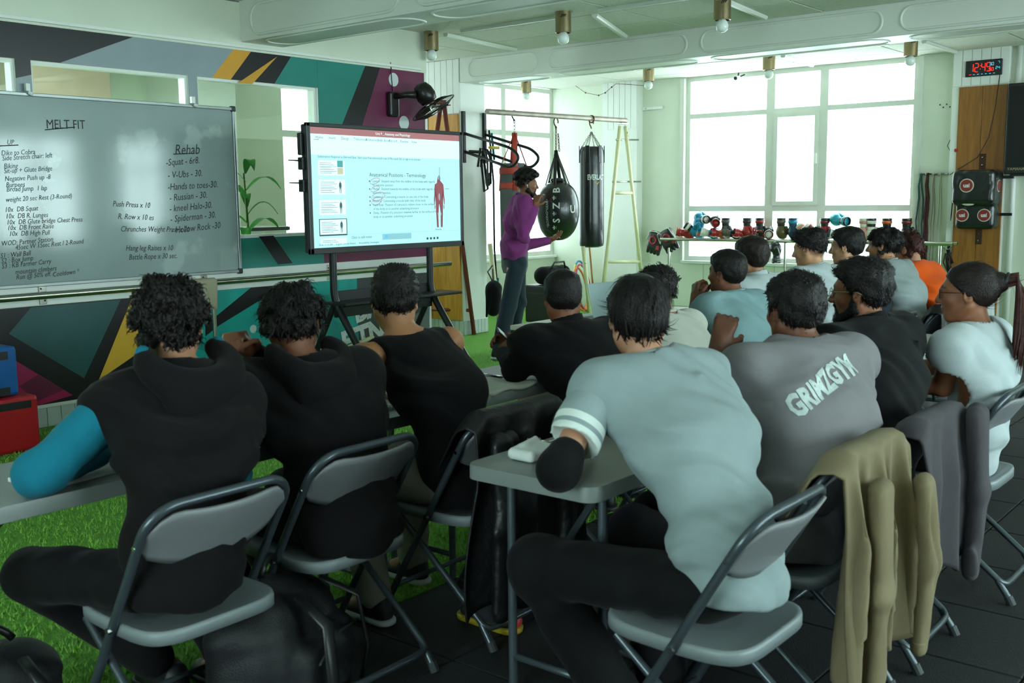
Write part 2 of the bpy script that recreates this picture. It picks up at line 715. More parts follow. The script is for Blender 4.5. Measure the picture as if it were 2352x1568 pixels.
M_wall = mat('cream_wall_paint', 'd6dccb', 0.55, var=0.035, scale=2.5, bump=0.05, bscale=30)
M_white = mat('white_gloss_paint', 'e8eae6', 0.35, var=0.03, scale=3)
M_beam = mat('beam_paint', 'dfe1da', 0.4, var=0.03, scale=2)
M_frame = mat('window_frame_paint', 'd3d6cd', 0.35, var=0.04, scale=4)
M_steel = mat('brushed_steel', 'b9b9b0', 0.22, 1.0, var=0.05, scale=20)
M_chrome = mat('chrome', 'd0d4d4', 0.1, 1.0, var=0.0)
M_black = mat('black_plastic', '17181a', 0.4, var=0.1)
M_dark = mat('charcoal_plastic', '2a2b2e', 0.45, var=0.1)
M_rubber = mat('black_rubber_floor', '17191c', 0.75, var=0.25, scale=30, bump=0.35, bscale=160, wear_or_glare=('3c4246', 140, 0.66))
M_turf = mat('turf_backing', '6aa83c', 0.9, var=0.3, scale=60, bump=0.9, bscale=220)
M_glass = glass_mat('window_glass')
M_glass_d = glass_mat('dimming_window_glass', (.50, .515, .51))  # clean glass darkened to weaken daylight near the far corner
M_glass_t = glass_mat('tinted_window_glass', (.70, .715, .71))  # tint added to hold back daylight from the wide window
M_skirt = mat('grey_glazed_tile', 'c3cccb', 0.3, var=0.06, scale=8)
M_grout = mat('tile_grout', '6d726f', 0.8)
M_black_paint = mat('mural_black', '17131a', 0.3, var=0.12, scale=5)

# ---- floor
fl = struct(boxobj('floor', X_BACK - .2, X_WIN + .2, Y_RIGHT - .2, Y_FAR + .2, -0.12, -0.022, M_grout))
boxobj('rubber_layer', X_BACK, 0.9, Y_RIGHT, 2.74, -0.022, -0.001, M_rubber, fl)
boxobj('rubber_layer', 0.9, X_WIN, Y_RIGHT, -0.26, -0.022, -0.001, M_rubber, fl)
boxobj('rubber_layer', 7.9, X_WIN, -0.26, 2.74, -0.022, -0.001, M_rubber, fl)
boxobj('turf_layer', X_BACK, X_WIN, 2.742, Y_FAR, -0.022, 0.0, M_turf, fl)
tile0 = None
for i in range(14):
    for j in range(6):
        x, y = 0.9 + i * .5, -0.26 + j * .5
        if tile0 is None:
            tile0 = MB().box((0, 0, -0.0105), (.494, .494, .021), bev=0.004).build('rubber_tile', M_rubber, fl)
            t = tile0
        else:
            t = tile0.copy()
            COL.objects.link(t)
        t.location = (x + .25, y + .25, 0)
rs = np.random.RandomState(3)
NB = 90000
bx = np.where(rs.rand(NB) < .8, 0.9 + rs.rand(NB) * 4.6, 4 + rs.rand(NB) * 5.5)
by = 2.745 + rs.rand(NB) ** 1.5 * 4.1
ang = rs.rand(NB) * 6.28
hh = .012 + rs.rand(NB) * .014
wv = .0022 + rs.rand(NB) * .0015
ln = rs.randn(NB, 2) * .008
Vb = np.zeros((NB, 3, 3))
Vb[:, 0] = np.stack([bx - np.cos(ang) * wv, by - np.sin(ang) * wv, np.zeros(NB)], 1)
Vb[:, 1] = np.stack([bx + np.cos(ang) * wv, by + np.sin(ang) * wv, np.zeros(NB)], 1)
Vb[:, 2] = np.stack([bx + ln[:, 0], by + ln[:, 1], hh], 1)
M_blade = mat('artificial_grass_blade', '8cc24e', 0.6, var=0.4, scale=25)
g = np_obj('artificial_grass', Vb.reshape(-1, 3), np.arange(NB * 3).reshape(-1, 3), M_blade, None, False)
tag(g, 'short green artificial grass pile of the turf floor', 'grass', kind='stuff')

# ---- ceiling with acoustic panels, battens
M_ceil = mat('ceiling_paint', 'e0e2da', 0.7, var=0.03)
M_acou = mat('pitted_acoustic_panel', 'd8d9cd', 0.85, var=0.05, scale=20, bump=0.9, bscale=90)
ce = struct(boxobj('ceiling', X_BACK - .2, X_WIN + .2, Y_RIGHT - .2, Y_FAR + .2, CEIL + .012, CEIL + .1, M_ceil))
pan = {}
for i, x in enumerate(np.arange(5.55, 8.6, .62)):
    for j, y in enumerate(np.arange(-1.2, 8.2, 1.22)):
        key = 'p'
        if key not in pan:
            pan[key] = MB().box((0, 0, 0.006), (.605, 1.2, .014), bev=.004).build('ceiling_panel', M_acou, ce)
            t = pan[key]
        else:
            t = pan[key].copy()
            COL.objects.link(t)
        t.location = (x + .31, y + .61, CEIL)
for i, x in enumerate(np.arange(9.1, 11.9, .62)):
    for j, y in enumerate(np.arange(0.4, 8.8, 1.22)):
        t = pan['p'].copy()
        COL.objects.link(t)
        t.location = (x + .31, y + .61, CEIL)


def batten(p0, p1, w=.05, h=.03):
    p0, p1 = Vector(p0), Vector(p1)
    d = (p1 - p0)
    a = d.normalized().cross(Vector((0, 0, 1)))
    prof = [(-w / 2, 0), (-w / 2, -h * .6), (-w * .3, -h), (w * .3, -h), (w / 2, -h * .6), (w / 2, 0)]
    n = len(prof)
    vs = [p0 + a * q + Vector((0, 0, r)) for q, r in prof] + [p1 + a * q + Vector((0, 0, r)) for q, r in prof]
    fs = [tuple(range(n)), tuple(reversed(range(n, 2 * n)))] + [(k, k + n, (k + 1) % n + n, (k + 1) % n) for k in range(n)]
    return MB().add(vs, fs).build('ceiling_batten', M_beam, ce)


for p0, p1 in (((7.25, 6.5), (7.25, 5.35)), ((7.3, 6.75), (8.5, 6.9)), ((7.25, 5.0), (7.25, 2.6)), ((8.55, 5.6), (7.4, 5.15)), ((6.6, 6.4), (6.6, 5.6)),
               ((7.3, 4.0), (8.5, 4.15)), ((10.75, 8.3), (10.75, 6.9)), ((10.75, 6.5), (10.75, 5.4)), ((10.9, 5.1), (11.9, 5.2)), ((10.75, 4.9), (10.75, 3.9)), ((10.9, 3.6), (11.9, 3.6)), ((10.75, 3.4), (10.75, 1.4)), ((9.15, 5.1), (10.6, 5.1)), ((9.15, 2.4), (11.9, 2.4))):
    batten((p0[0], p0[1], CEIL + .001), (p1[0], p1[1], CEIL + .001))


# ---- beams with rounded mouldings
def beam(name, x0, x1, y0, y1, z0, starts):
    b = struct(boxobj(name, x0, x1, y0, y1, z0, CEIL + .012, M_beam, None, 0.006))
    for (a, c) in starts:
        zc, hz = (z0 + CEIL) / 2, (CEIL - z0) / 2 - .035
        r = hz * .95

        def loop(uc, wc, hu, hw, rr, mk):
            pts = []
            for sx, sy, t0 in ((1, 1, 0), (-1, 1, PI / 2), (-1, -1, PI), (1, -1, 1.5 * PI)):
                for q in range(6):
                    t = t0 + PI / 2 * q / 5
                    pts.append(mk(uc + sx * (hu - rr) + rr * math.cos(t), wc + sy * (hw - rr) + rr * math.sin(t)))
            return pts
        MB().tube(loop((a + c) / 2, zc, (c - a) / 2, hz, r, lambda u, w: (x0 - .001, u, w)), .011, 6, closed=True).build('moulding', M_beam, b, True)
        xc, hx = (x0 + x1) / 2, (x1 - x0) / 2 - .05
        MB().tube(loop((a + c) / 2, xc, (c - a) / 2 - .02, hx, hx * .95, lambda u, w: (w, u, z0 + .001)), .011, 6, closed=True).build('moulding', M_beam, b, True)
    return b


beam('beam_1', 5.12, 5.53, -4.2, Y_MUR, 2.735, [(5.15, 6.75), (3.35, 5.0), (1.5, 3.2), (-.4, 1.35)])
beam('beam_2', 8.66, 9.07, -4.2, 7.81, 2.775, [(6.75, 7.68), (5.0, 6.6), (3.2, 4.85), (1.4, 3.05), (-.4, 1.25)])

# ---- outer walls
wf = struct(boxobj('wall_far', X_BACK, 2.3, Y_FAR, Y_FAR + .2, 0, CEIL, M_wall))
boxobj('wall_panel', 4.1, 7.2, Y_FAR, Y_FAR + .2, 0, CEIL, M_wall, wf)
boxobj('wall_panel', 8.8, 10.0, Y_FAR, Y_FAR + .2, 0, CEIL, M_wall, wf)
boxobj('wall_panel', 10.0, 12.0, Y_FAR, Y_FAR + .2, 0, .72, M_wall, wf)
boxobj('wall_panel', 2.3, 4.1, Y_FAR, Y_FAR + .2, 0, 1.0, M_wall, wf)
boxobj('wall_panel', 7.2, 8.8, Y_FAR, Y_FAR + .2, 0, 1.0, M_wall, wf)
ww = struct(boxobj('wall_window', X_WIN, X_WIN + .2, 6.94, Y_FAR + .2, 0, CEIL, M_wall))
boxobj('wall_panel', X_WIN, X_WIN + .2, Y_RIGHT, 4.0, 0, CEIL, M_wall, ww)
boxobj('wall_panel', X_WIN, X_WIN + .2, 4.0, 6.94, 0, .695, M_wall, ww)
wr = struct(boxobj('wall_right', X_BACK, X_WIN + .2, Y_RIGHT - .2, Y_RIGHT, 0, .8, M_wall))
boxobj('wall_panel', X_BACK, X_WIN + .2, Y_RIGHT - .2, Y_RIGHT, 2.7, CEIL, M_wall, wr)
for a, c in ((X_BACK, 1.45), (3.75, 4.45), (6.75, 7.45), (9.75, 10.55), (11.45, X_WIN + .2)):
    boxobj('wall_panel', a, c, Y_RIGHT - .2, Y_RIGHT, .8, 2.7, M_wall, wr)
wbk = struct(boxobj('wall_back', X_BACK - .2, X_BACK, Y_RIGHT - .2, Y_FAR + .2, 0, .85, M_wall))
boxobj('wall_panel', X_BACK - .2, X_BACK, Y_RIGHT - .2, Y_FAR + .2, 2.6, CEIL, M_wall, wbk)
boxobj('wall_panel', X_BACK - .2, X_BACK, Y_RIGHT - .2, -.4, .85, 2.6, M_wall, wbk)
boxobj('wall_panel', X_BACK - .2, X_BACK, 2.4, Y_FAR + .2, .85, 2.6, M_wall, wbk)
portal('portal_added_fill_window', (X_BACK - .1, 1.0, 1.72), (0, math.radians(-90), 0), 1.75, 2.8)  # serves the window added behind the camera


# ---- windows
def grid_window(name, plane, fixed, u0, u1, z0, z1, vs, hs, w=.05, dep=.07, off=0.06, sash=(), gl=None):
    """plane 'x' or 'y'; vs/hs: inner mullion positions; panes between the bars are parts"""
    def bb(a, b, c, d, t0, t1, nm, m, par, bev=0.0):
        if plane == 'x':
            return boxobj(nm, fixed + t0, fixed + t1, a, b, c, d, m, par, bev)
        return boxobj(nm, a, b, fixed + t0, fixed + t1, c, d, m, par, bev)
    root = bb(u0, u1, z0, z0 + w, off, off + dep, name, M_frame, None)
    struct(root)
    bb(u0, u1, z1 - w, z1, off, off + dep, 'frame_bar', M_frame, root)
    bb(u0, u0 + w, z0 + w, z1 - w, off, off + dep, 'frame_bar', M_frame, root)
    bb(u1 - w, u1, z0 + w, z1 - w, off, off + dep, 'frame_bar', M_frame, root)
    for v in vs:
        bb(v[0], v[1], z0 + w, z1 - w, off, off + dep, 'mullion', M_frame, root)
    us = [u0 + w] + [q for v in vs for q in v] + [u1 - w]
    for k in range(0, len(us), 2):
        zs = [z0 + w]
        for hbar in hs:
            a, c = hbar[0], hbar[1]
            bb(us[k], us[k + 1], a, c, off + .004, off + dep - .004, 'transom', M_frame, root)
            zs += [a, c]
        zs.append(z1 - w)
        for q in range(0, len(zs), 2):
            if (k // 2, q // 2) in sash:
                s = bb(us[k], us[k + 1], zs[q], zs[q] + .05, off - .02, off + .03, 'sash', M_frame, root)
                bb(us[k], us[k + 1], zs[q + 1] - .05, zs[q + 1], off - .02, off + .03, 'sash_bar', M_frame, s)
                bb(us[k], us[k] + .05, zs[q] + .05, zs[q + 1] - .05, off - .02, off + .03, 'sash_bar', M_frame, s)
                bb(us[k + 1] - .05, us[k + 1], zs[q] + .05, zs[q + 1] - .05, off - .02, off + .03, 'sash_bar', M_frame, s)
                bb(us[k] + .01, us[k] + .035, (zs[q] + zs[q + 1]) / 2 - .06, (zs[q] + zs[q + 1]) / 2 + .06, off - .045, off - .02, 'handle', M_white, s)
            bb(us[k] - .005, us[k + 1] + .005, zs[q] - .005, zs[q + 1] + .005, off + dep * .5, off + dep * .5 + .005, 'pane', gl or M_glass, root)
    return root


def yx(px, py=300):
    return on_x(px, py, X_WIN).y


grid_window('window_1', 'x', X_WIN, 4.0, 6.94, .695, CEIL, [(yx(1898), yx(1879)), (yx(1776), yx(1757))], [(1.33, 1.40), (2.505, 2.565)], sash={(1, 1)}, w=.06, off=.03, gl=M_glass_t)
boxobj('window_sill', X_WIN - .05, X_WIN + .15, 3.98, 6.96, .66, .70, M_white, ww, .006)
MB().box((X_WIN - .02, 6.965, 1.85), (.04, .06, 2.32)).box((X_WIN - .02, 3.975, 1.85), (.04, .06, 2.32)).build('window_casing', M_frame, ww)
grid_window('window_2', 'y', Y_FAR, 10.0, 12.0, .72, CEIL, [(10.88, 10.97)], [(2.36, 2.43)], w=.06, off=.03, gl=M_glass_d)
boxobj('window_sill', 9.97, 12.0, Y_FAR - .05, Y_FAR + .15, .685, .72, M_white, wf, .006)
for k, xx in enumerate((1.45, 4.45, 7.45)):
    grid_window('window_%d' % (3 + k), 'y', Y_RIGHT - .16, xx, xx + 2.3, .8, 2.7, [(xx + .72, xx + .8), (xx + 1.5, xx + 1.58)], [(2.1, 2.16)], off=.03)
grid_window('window_12', 'y', Y_RIGHT - .16, 10.55, 11.45, .8, 2.7, [(10.96, 11.02)], [(2.1, 2.16)], off=.03)
grid_window('window_11', 'x', X_BACK - .16, -.4, 2.4, .85, 2.6, [(.5, .58), (1.45, 1.53)], [(2.0, 2.06)], off=.03)  # unseen window added to give fill light from behind the camera
grid_window('window_6', 'y', Y_FAR, 2.3, 4.1, 1.0, CEIL, [(3.1, 3.2)], [(2.2, 2.27)], off=.05)
grid_window('window_7', 'y', Y_FAR, 7.2, 8.8, 1.0, CEIL, [(7.9, 8.0)], [(2.2, 2.27)], off=.05, gl=M_glass_d)

# ---- column beside the mural wall: plywood cladding, boarding above, tile skirting
M_ply = wood_mat('orange_plywood', 'b5761c', 'd69a36', 0.5)
M_ply2 = wood_mat('brown_plywood', '84541f', 'a86c2c', 0.5)
M_groove = mat('groove_shadow_line', '6e756a', 0.8)


def tile_run(parent, plane, fixed, sgn, a, b, z1, tw=.062, th=.01):
    n = max(1, int(round((b - a) / tw)))
    w = (b - a) / n
    t0 = None
    for k in range(n):
        c = a + (k + .5) * w
        if t0 is None:
            d = (th, w - .004, z1 - .004) if plane == 'x' else (w - .004, th, z1 - .004)
            t0 = MB().box((0, 0, 0), d, bev=.002).build('skirting_tile', M_skirt, parent)
            t = t0
        else:
            t = t0.copy()
            COL.objects.link(t)
        t.location = (fixed + sgn * th / 2, c, z1 / 2 + .001) if plane == 'x' else (c, fixed + sgn * th / 2, z1 / 2 + .001)


cl = struct(boxobj('column_1', 8.67, 9.08, 7.82, 8.45, 0, CEIL, M_white))
boxobj('plywood_panel', 8.645, 8.67, 7.84, 8.28, .165, 1.98, M_ply, cl, .003)
boxobj('plywood_panel', 8.645, 8.67, 7.84, 8.28, 1.984, 2.44, M_ply, cl, .003)
boxobj('plywood_panel', 8.64, 8.668, 8.285, 8.45, .165, 2.44, M_ply, cl, .003)
for k in range(7):
    a = 7.82 + k * .09
    boxobj('wall_board', 8.655, 8.67, a + .002, a + .087, 2.45, CEIL, M_white, cl, .003)
tile_run(cl, 'x', 8.67, -1, 7.82, 8.45, .16)
tile_run(cl, 'y', 7.82, -1, 8.67, 9.08, .16)
# pilasters on the window wall
pl = struct(boxobj('column_2', 11.86, X_WIN, 7.58, 8.12, 0, CEIL, M_white))
for k in range(6):
    a = 7.58 + k * .09
    boxobj('wall_board', 11.848, 11.86, a + .002, a + .087, 2.42, CEIL, M_white, pl, .003)
pr = struct(boxobj('column_3', 11.93, X_WIN, 3.05, 3.62, 0, CEIL, M_white))
for k in range(6):
    a = 3.05 + k * .095
    boxobj('wall_board', 11.918, 11.93, a + .002, a + .091, 2.655, CEIL, M_white, pr, .003)
boxobj('plywood_panel', 11.912, 11.93, 3.06, 3.30, .1, 2.645, M_ply2, pr, .003)
boxobj('plywood_panel', 11.912, 11.93, 3.303, 3.545, .1, 2.645, M_ply2, pr, .003)
MB().cyl((11.97, 2.97, 0), (11.97, 2.97, CEIL), .03, 12).build('trim_pipe', M_white, pr, True)
# panelled dado on the window wall
for k in range(9):
    a = 3.7 + k * .49
    boxobj('dado_board', 11.988, 12.0, a + .003, a + .487, .1, .655, M_wall, ww, .002)

# ---- mural wall (partition with glazed openings)
GZ0, GZ1 = 1.225, 2.445
mw = struct(boxobj('wall_mural', X_BACK, 7.18, Y_MUR, Y_MUR + .12, 0, GZ0, M_white))


def xm(px, py=180):
    return on_y(px, py, Y_MUR).x


X_END = 7.18
op = [(xm(72), xm(432)), (xm(458, 300), xm(731, 300)), (1.0, xm(36))]
boxobj('wall_panel', X_BACK, X_END, Y_MUR, Y_MUR + .12, GZ1, CEIL, M_wall, mw)
for a, c in ((X_BACK, 1.0), (op[2][1], op[0][0]), (op[0][1], op[1][0]), (op[1][1], X_END)):
    boxobj('wall_panel', a, c, Y_MUR, Y_MUR + .12, GZ0, GZ1, M_white, mw)
for k, (a, c) in enumerate(op):
    w_ = struct(boxobj('window_%d' % (8 + k), a, c, Y_MUR + .02, Y_MUR + .1, GZ0, GZ0 + .025, M_white))
    boxobj('frame_bar', a, c, Y_MUR + .02, Y_MUR + .1, GZ1 - .02, GZ1, M_white, w_)
    boxobj('frame_bar', a, a + .02, Y_MUR + .02, Y_MUR + .1, GZ0 + .025, GZ1 - .02, M_white, w_)
    boxobj('frame_bar', c - .02, c, Y_MUR + .02, Y_MUR + .1, GZ0 + .025, GZ1 - .02, M_white, w_)
    boxobj('pane', a + .01, c - .01, Y_MUR + .055, Y_MUR + .06, GZ0 + .01, GZ1 - .01, glass_mat('partition_glass', (.93, .97, .92), .07), w_)
# fascia above the mural, cable duct, band behind the rail, bottom trim
boxobj('fascia', X_BACK, X_END, Y_MUR - .012, Y_MUR, 2.672, CEIL, M_wall, mw)
boxobj('cable_duct', X_BACK, 7.09, Y_MUR - .035, Y_MUR - .012, 2.688, 2.712, M_white, mw, .003)
boxobj('rail_board', X_BACK, 7.15, Y_MUR - .022, Y_MUR, .832, .985, M_white, mw, .004)
boxobj('bottom_trim', X_BACK, 7.15, Y_MUR - .018, Y_MUR, .135, .158, M_white, mw, .003)
boxobj('edge_trim', 7.15, 7.182, Y_MUR - .012, Y_MUR + .13, .0, 2.672, M_white, mw, .003)
tile_run(mw, 'y', Y_MUR, -1, 2.6, 7.15, .135, tw=.1)

MUR = {'black': M_black_paint,
       'grey': mat('mural_grey', '8f9aa2', 0.35, var=0.04),
       'orange': mat('mural_orange', 'd99a2b', 0.35, var=0.05),
       'yellow': mat('mural_yellow', 'd8a531', 0.35, var=0.05),
       'teal': mat('mural_teal', '1f8078', 0.35, var=0.06),
       'bright_teal': mat('mural_bright_teal', '12a09a', 0.35, var=0.06),
       'deep_teal': mat('mural_deep_teal', '1c4f52', 0.35, var=0.08),
       'mid_teal': mat('mural_mid_teal', '178a88', 0.35, var=0.08),
       'plum': mat('mural_plum', '6a1e47', 0.35, var=0.06),
       'magenta': mat('mural_magenta', 'a80a55', 0.35, var=0.08),
       'wine': mat('mural_wine', '6d0a3c', 0.35, var=0.08),
       'charcoal': mat('mural_charcoal', '3d3f44', 0.35, var=0.1),
       'slate': mat('mural_slate', '6b7276', 0.4, var=0.1, scale=9),
       'pale': mat('mural_pale_grey', 'c9d3d2', 0.35, var=0.05)}
_lay = [0]


def mural(col, pts, xz=True, xmin=None):
    _lay[0] += 1
    if xmin is not None:
        out = []
        for i in range(len(pts)):
            a, b = pts[i - 1], pts[i]
            if (a[0] >= xmin) != (b[0] >= xmin):
                t = (xmin - a[0]) / (b[0] - a[0])
                out.append((xmin, a[1] + (b[1] - a[1]) * t))
            if b[0] >= xmin:
                out.append(b)
        pts = out
    P = [(p[0], p[1]) if xz else ((lambda q: (q.x, q.z))(on_y(p[0], p[1], Y_MUR))) for p in pts]
    e = .0016 + .00035 * _lay[0]
    MB().prism([(x, z) for x, z in P], (0, Y_MUR, 0), (1, 0, 0), (0, 0, 1), e).build('mural_shape', MUR[col], mw)


def disc(col, px, py, r):
    c = on_y(px, py, Y_MUR)
    mural(col, [(c.x + r * math.cos(t), c.z + r * math.sin(t)) for t in [2 * PI * k / 24 for k in range(24)]], True)


TOPZ = 2.672
A = lambda px, py: (on_y(px, py, Y_MUR).x, on_y(px, py, Y_MUR).z)
# upper band
x1, x2, x3, x4, x5, x6 = [xm(*p) for p in ((305, 94), (138, 154), (536, 120), (487, 184), (576, 124), (530, 189))]
mural('black', [(X_BACK, GZ1), (x2, GZ1), (x1, TOPZ), (X_BACK, TOPZ)], True)
mural('grey', [(x2, GZ1), (x4, GZ1), (x3, TOPZ), (x1, TOPZ)], True)
mural('orange', [(x4, GZ1), (x6, GZ1), (x5, TOPZ), (x3, TOPZ)], True)
x7, x8, x9 = xm(668, 134), xm(630, 197), xm(732, 140)
mural('black', [(x6, GZ1), (x8, GZ1), (x7, TOPZ), (x5, TOPZ)], True)
mural('orange', [A(636, 130), A(579, 193), A(547, 190)])
mural('teal', [(x8, GZ1), (x9, GZ1), (x9, TOPZ), (x7, TOPZ)], True)
mural('grey', [(op[0][1], GZ0), (op[1][0], GZ0), (op[1][0], GZ1), (op[0][1], GZ1)], True)
mural('black', [(op[2][1], 2.32), (op[0][0], 2.35), (op[0][0], GZ1), (op[2][1], GZ1)], True)
mural('grey', [(op[2][1], GZ0), (op[0][0], GZ0), (op[0][0], 2.35), (op[2][1], 2.32)], True)
# right panel beside the fan
xr0, xr1 = op[1][1] + .01, 7.15
xt1, xt2 = xm(838, 152), xm(872, 156)
q1, q2 = A(786, 283), A(830, 280)
sl = (xt1 - q1[0]) / (TOPZ - q1[1])
b1 = xt1 - sl * (TOPZ - .985)
mural('teal', [(b1 - 1, .985), (b1, .985), (xt1, TOPZ), (xt1 - 2, TOPZ)], True, xr0)
mural('black', [(b1, .985), (b1 + .35, .985), (xt2, TOPZ), (xt1, TOPZ)], True, xr0)
mural('plum', [(b1 + .35, .985), (xr1, .985), (xr1, TOPZ), (xt2, TOPZ)], True, xr0)
disc('pale', 903, 183, .06)
disc('pale', 927, 282, .062)
# strip between glass and rail board
mural('teal', [(X_BACK, .985), (xr0, .985), (xr0, GZ0), (X_BACK, GZ0)], True)
mural('black', [A(594, 543), A(627, 541), A(671, 604), A(637, 607)])
# lower panel
LZ0, LZ1 = .158, .832
mural('black', [(X_BACK, LZ0), (xm(400, 700), LZ0), (xm(400, 700), LZ1), (X_BACK, LZ1)], True)
mural('deep_teal', [A(70, 706), A(276, 688), A(192, 868), A(19, 766)])
mural('yellow', [(xm(302, 684), LZ1), (xm(430, 680), LZ1), A(410, 745), A(232, 868), A(226, 871)])
mural('magenta', [A(15, 816), A(166, 907), (xm(84, 932), LZ0), (xm(0, 940), LZ0)])
mural('wine', [A(86, 860), A(145, 895), A(84, 921), A(42, 887)])
xb = xm(820, 700)
mural('bright_teal', [(xm(400, 700), LZ0), (xb, LZ0), (xb, LZ1), (xm(400, 700), LZ1)], True)
mural('black', [A(503, 719), A(575, 660), (xm(655, 653), LZ1), A(503, 746), A(470, 772), A(470, 745)])
mural('mid_teal', [A(440, 775), A(525, 808), A(700, 880), A(690, 900), A(440, 795)])
mural('mid_teal', [A(690, 700), A(820, 760), A(820, 800), A(640, 880), A(660, 800)])
disc('pale', 547, 777, .042)
disc('pale', 580, 755, .033)
disc('pale', 611, 811, .05)
mural('charcoal', [(xb, LZ0), (7.15, LZ0), (7.15, LZ1), (xb, LZ1)], True)
mural('slate', [A(850, 790), A(985, 700), (7.14, .2), (xm(850, 800), .2)])
M_letter = mat('white_mural_lettering', 'd4d8d8', 0.5, var=0.05, wear_or_glare=('6f8a8c', 60, 0.6))
mb = MB()
for s_, (px, py), sz in (('BA', (842, 706), .30), ('AL FITN', (800, 786), .27)):
    p = on_y(px, py, Y_MUR)
    put_text(mb, s_, (p.x, Y_MUR - .013, p.z), (1, 0, 0), (0, 0, 1), sz, rot=math.radians(10), th=.001, bold=.012, sx=.9)
mb.build('mural_lettering', M_letter, mw)

# ---- the annex seen through the glass: wall panel, pier, ledge and plant
an = struct(boxobj('wall_annex', 4.4, 5.1, 8.78, Y_FAR, 0, CEIL, mat('pink_panel_paint', 'd9b9a6', .6)))
boxobj('pier', 5.62, 6.08, 8.3, Y_FAR, 0, CEIL, M_white, an)
boxobj('brown_panel', 4.12, 4.36, 8.85, Y_FAR, 0, CEIL, mat('annex_curtain', '9d8f78', .8), an)
lg = thing('wall_ledge', 'white ledge on a bracket behind the glass partition', 'shelf', (6.35, 8.0, 0))
boxobj('board', 5.7, 6.2, 7.75, 8.29, 1.245, 1.285, M_white, lg, .004)
boxobj('post', 5.85, 6.05, 7.9, 8.1, 0, 1.245, M_white, lg, .004)
boxobj('edge_strip', 5.69, 6.21, 7.742, 7.75, 1.25, 1.28, M_black, lg)
pt = thing('potted_plant', 'green leafy plant standing behind the glass beside the whiteboard', 'plant', (5.45, 7.35, 0))
MB().lathe([(.1, 0), (.14, .3), (.15, .32), (.13, .32), (.12, .28)], (5.45, 7.35, 0), n=20).build('pot', mat('clay_pot', '8a5a3c', .7), pt, angle=40)
M_leaf = mat('plant_leaf', '3f8f3a', .45, var=.2, scale=12)
MB().tube([(5.45, 7.35, .25), (5.46, 7.34, .9), (5.44, 7.36, 1.75)], [.02, .016, .006]).build('stem', mat('plant_stem', '55702e', .7), pt, True)
rnd = random.Random(5)
for k in range(16):
    z = .7 + k * .07
    t = k * 2.4
    L = .32 + .1 * rnd.random()
    d = Vector((math.cos(t), math.sin(t) * .5, 0))
    n = d.cross(Vector((0, 0, 1))).normalized()
    vs, fs = [], []
    for i in range(8):
        u = i / 7
        c = Vector((5.45, 7.35, z)) + d * L * u + Vector((0, 0, .16 * math.sin(u * 2.2) - .12 * u * u))
        w = .045 * math.sin(PI * min(1, u * .95 + .05)) ** .8
        vs += [c - n * w, c + Vector((0, 0, -.008)), c + n * w]
    for i in range(7):
        for q in (0, 1):
            fs.append((i * 3 + q, i * 3 + q + 1, i * 3 + q + 4, i * 3 + q + 3))
    MB().add(vs, fs).build('leaf', M_leaf, pt, True)

# ---- what stands outside the windows
tr = thing('street_tree', 'pale leafy tree standing outside the wide window', 'tree', (34, 14.2, -4))
s = SDF((-4, -4, 0), (4, 4, 9), .25)
rs = np.random.RandomState(11)
for k in range(40):
    p = rs.randn(3) * np.array([.9, .9, 1.0]) + np.array([0, 0, 5.0])
    s.ell(p, [.5 + .5 * rs.rand()] * 3, .25)
soft_obj('crown', s, mat('tree_foliage', 'b9cfc0', .9, var=.2, scale=3), tr, 1)
MB().tube([(34, 14.2, -4), (34.1, 14.2, 0), (34, 14.3, 1.5)], [.22, .18, .08]).build('trunk', mat('tree_bark', '8b8c7a', .9), tr, True)

# ==================================================================== ON AND BY THE WALLS
# ---- whiteboard with handwriting
WBX0, WBX1, WBZ0, WBZ1, WBY = 2.55, 5.0, .972, 2.218, 6.868
wb = thing('whiteboard', 'large whiteboard covered with handwritten workout lists', 'whiteboard', (3.8, WBY, WBZ0))
m = mat('whiteboard_enamel', '96a3a4', 0.09, var=0.06, scale=1.6, wear_or_glare=('aab6b6', 2.6, 0.6))  # paler blotches paint in eraser smudges and window reflections
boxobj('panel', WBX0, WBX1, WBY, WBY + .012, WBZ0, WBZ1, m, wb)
M_alu = mat('aluminium_trim', '9aa0a0', .35, .8, var=.05)
for nm, a in (('frame_bar', (WBX0, WBX1, WBZ1 - .012, WBZ1 + .012)), ('frame_bar', (WBX0, WBX1, WBZ0 - .012, WBZ0 + .012)), ('frame_bar', (WBX1 - .012, WBX1 + .012, WBZ0, WBZ1)), ('frame_bar', (WBX0 - .012, WBX0 + .012, WBZ0, WBZ1))):
    boxobj(nm, a[0], a[1], WBY - .012, WBY + .02, a[2], a[3], M_alu, wb, .004)
for x, z in ((WBX1, WBZ0), (WBX1, WBZ1), (WBX0, WBZ0), (WBX0, WBZ1)):
    MB().box((x, WBY + .003, z), (.045, .036, .045), bev=.01).build('corner_cap', M_dark, wb)
for px, py in ((62, 205), (442, 235)):
    x = on_y(px, py, WBY).x
    MB().box((x, WBY - .004, WBZ1 + .045), (.03, .03, .05), bev=.004).cyl((x, WBY - .02, WBZ1 + .01), (x + .02, WBY - .035, WBZ1 + .0), .012, 8).build('hanger', M_white, wb)
M_ink = mat('black_marker_ink', '1d2326', .6, var=0)
M_ink2 = mat('blue_marker_ink', '2c5560', .6, var=0)


def scribble(lines, m, size, lean=0.25):
    for body, px, py, tilt in lines:
        p = on_y(px, py, WBY)
        put_text(MB(), body, (p.x, WBY - .0015, p.z), (1, 0, 0), (0, 0, 1), size, rot=math.radians(tilt), align='LEFT', shear=lean, sx=.82).build('handwriting', m, wb)


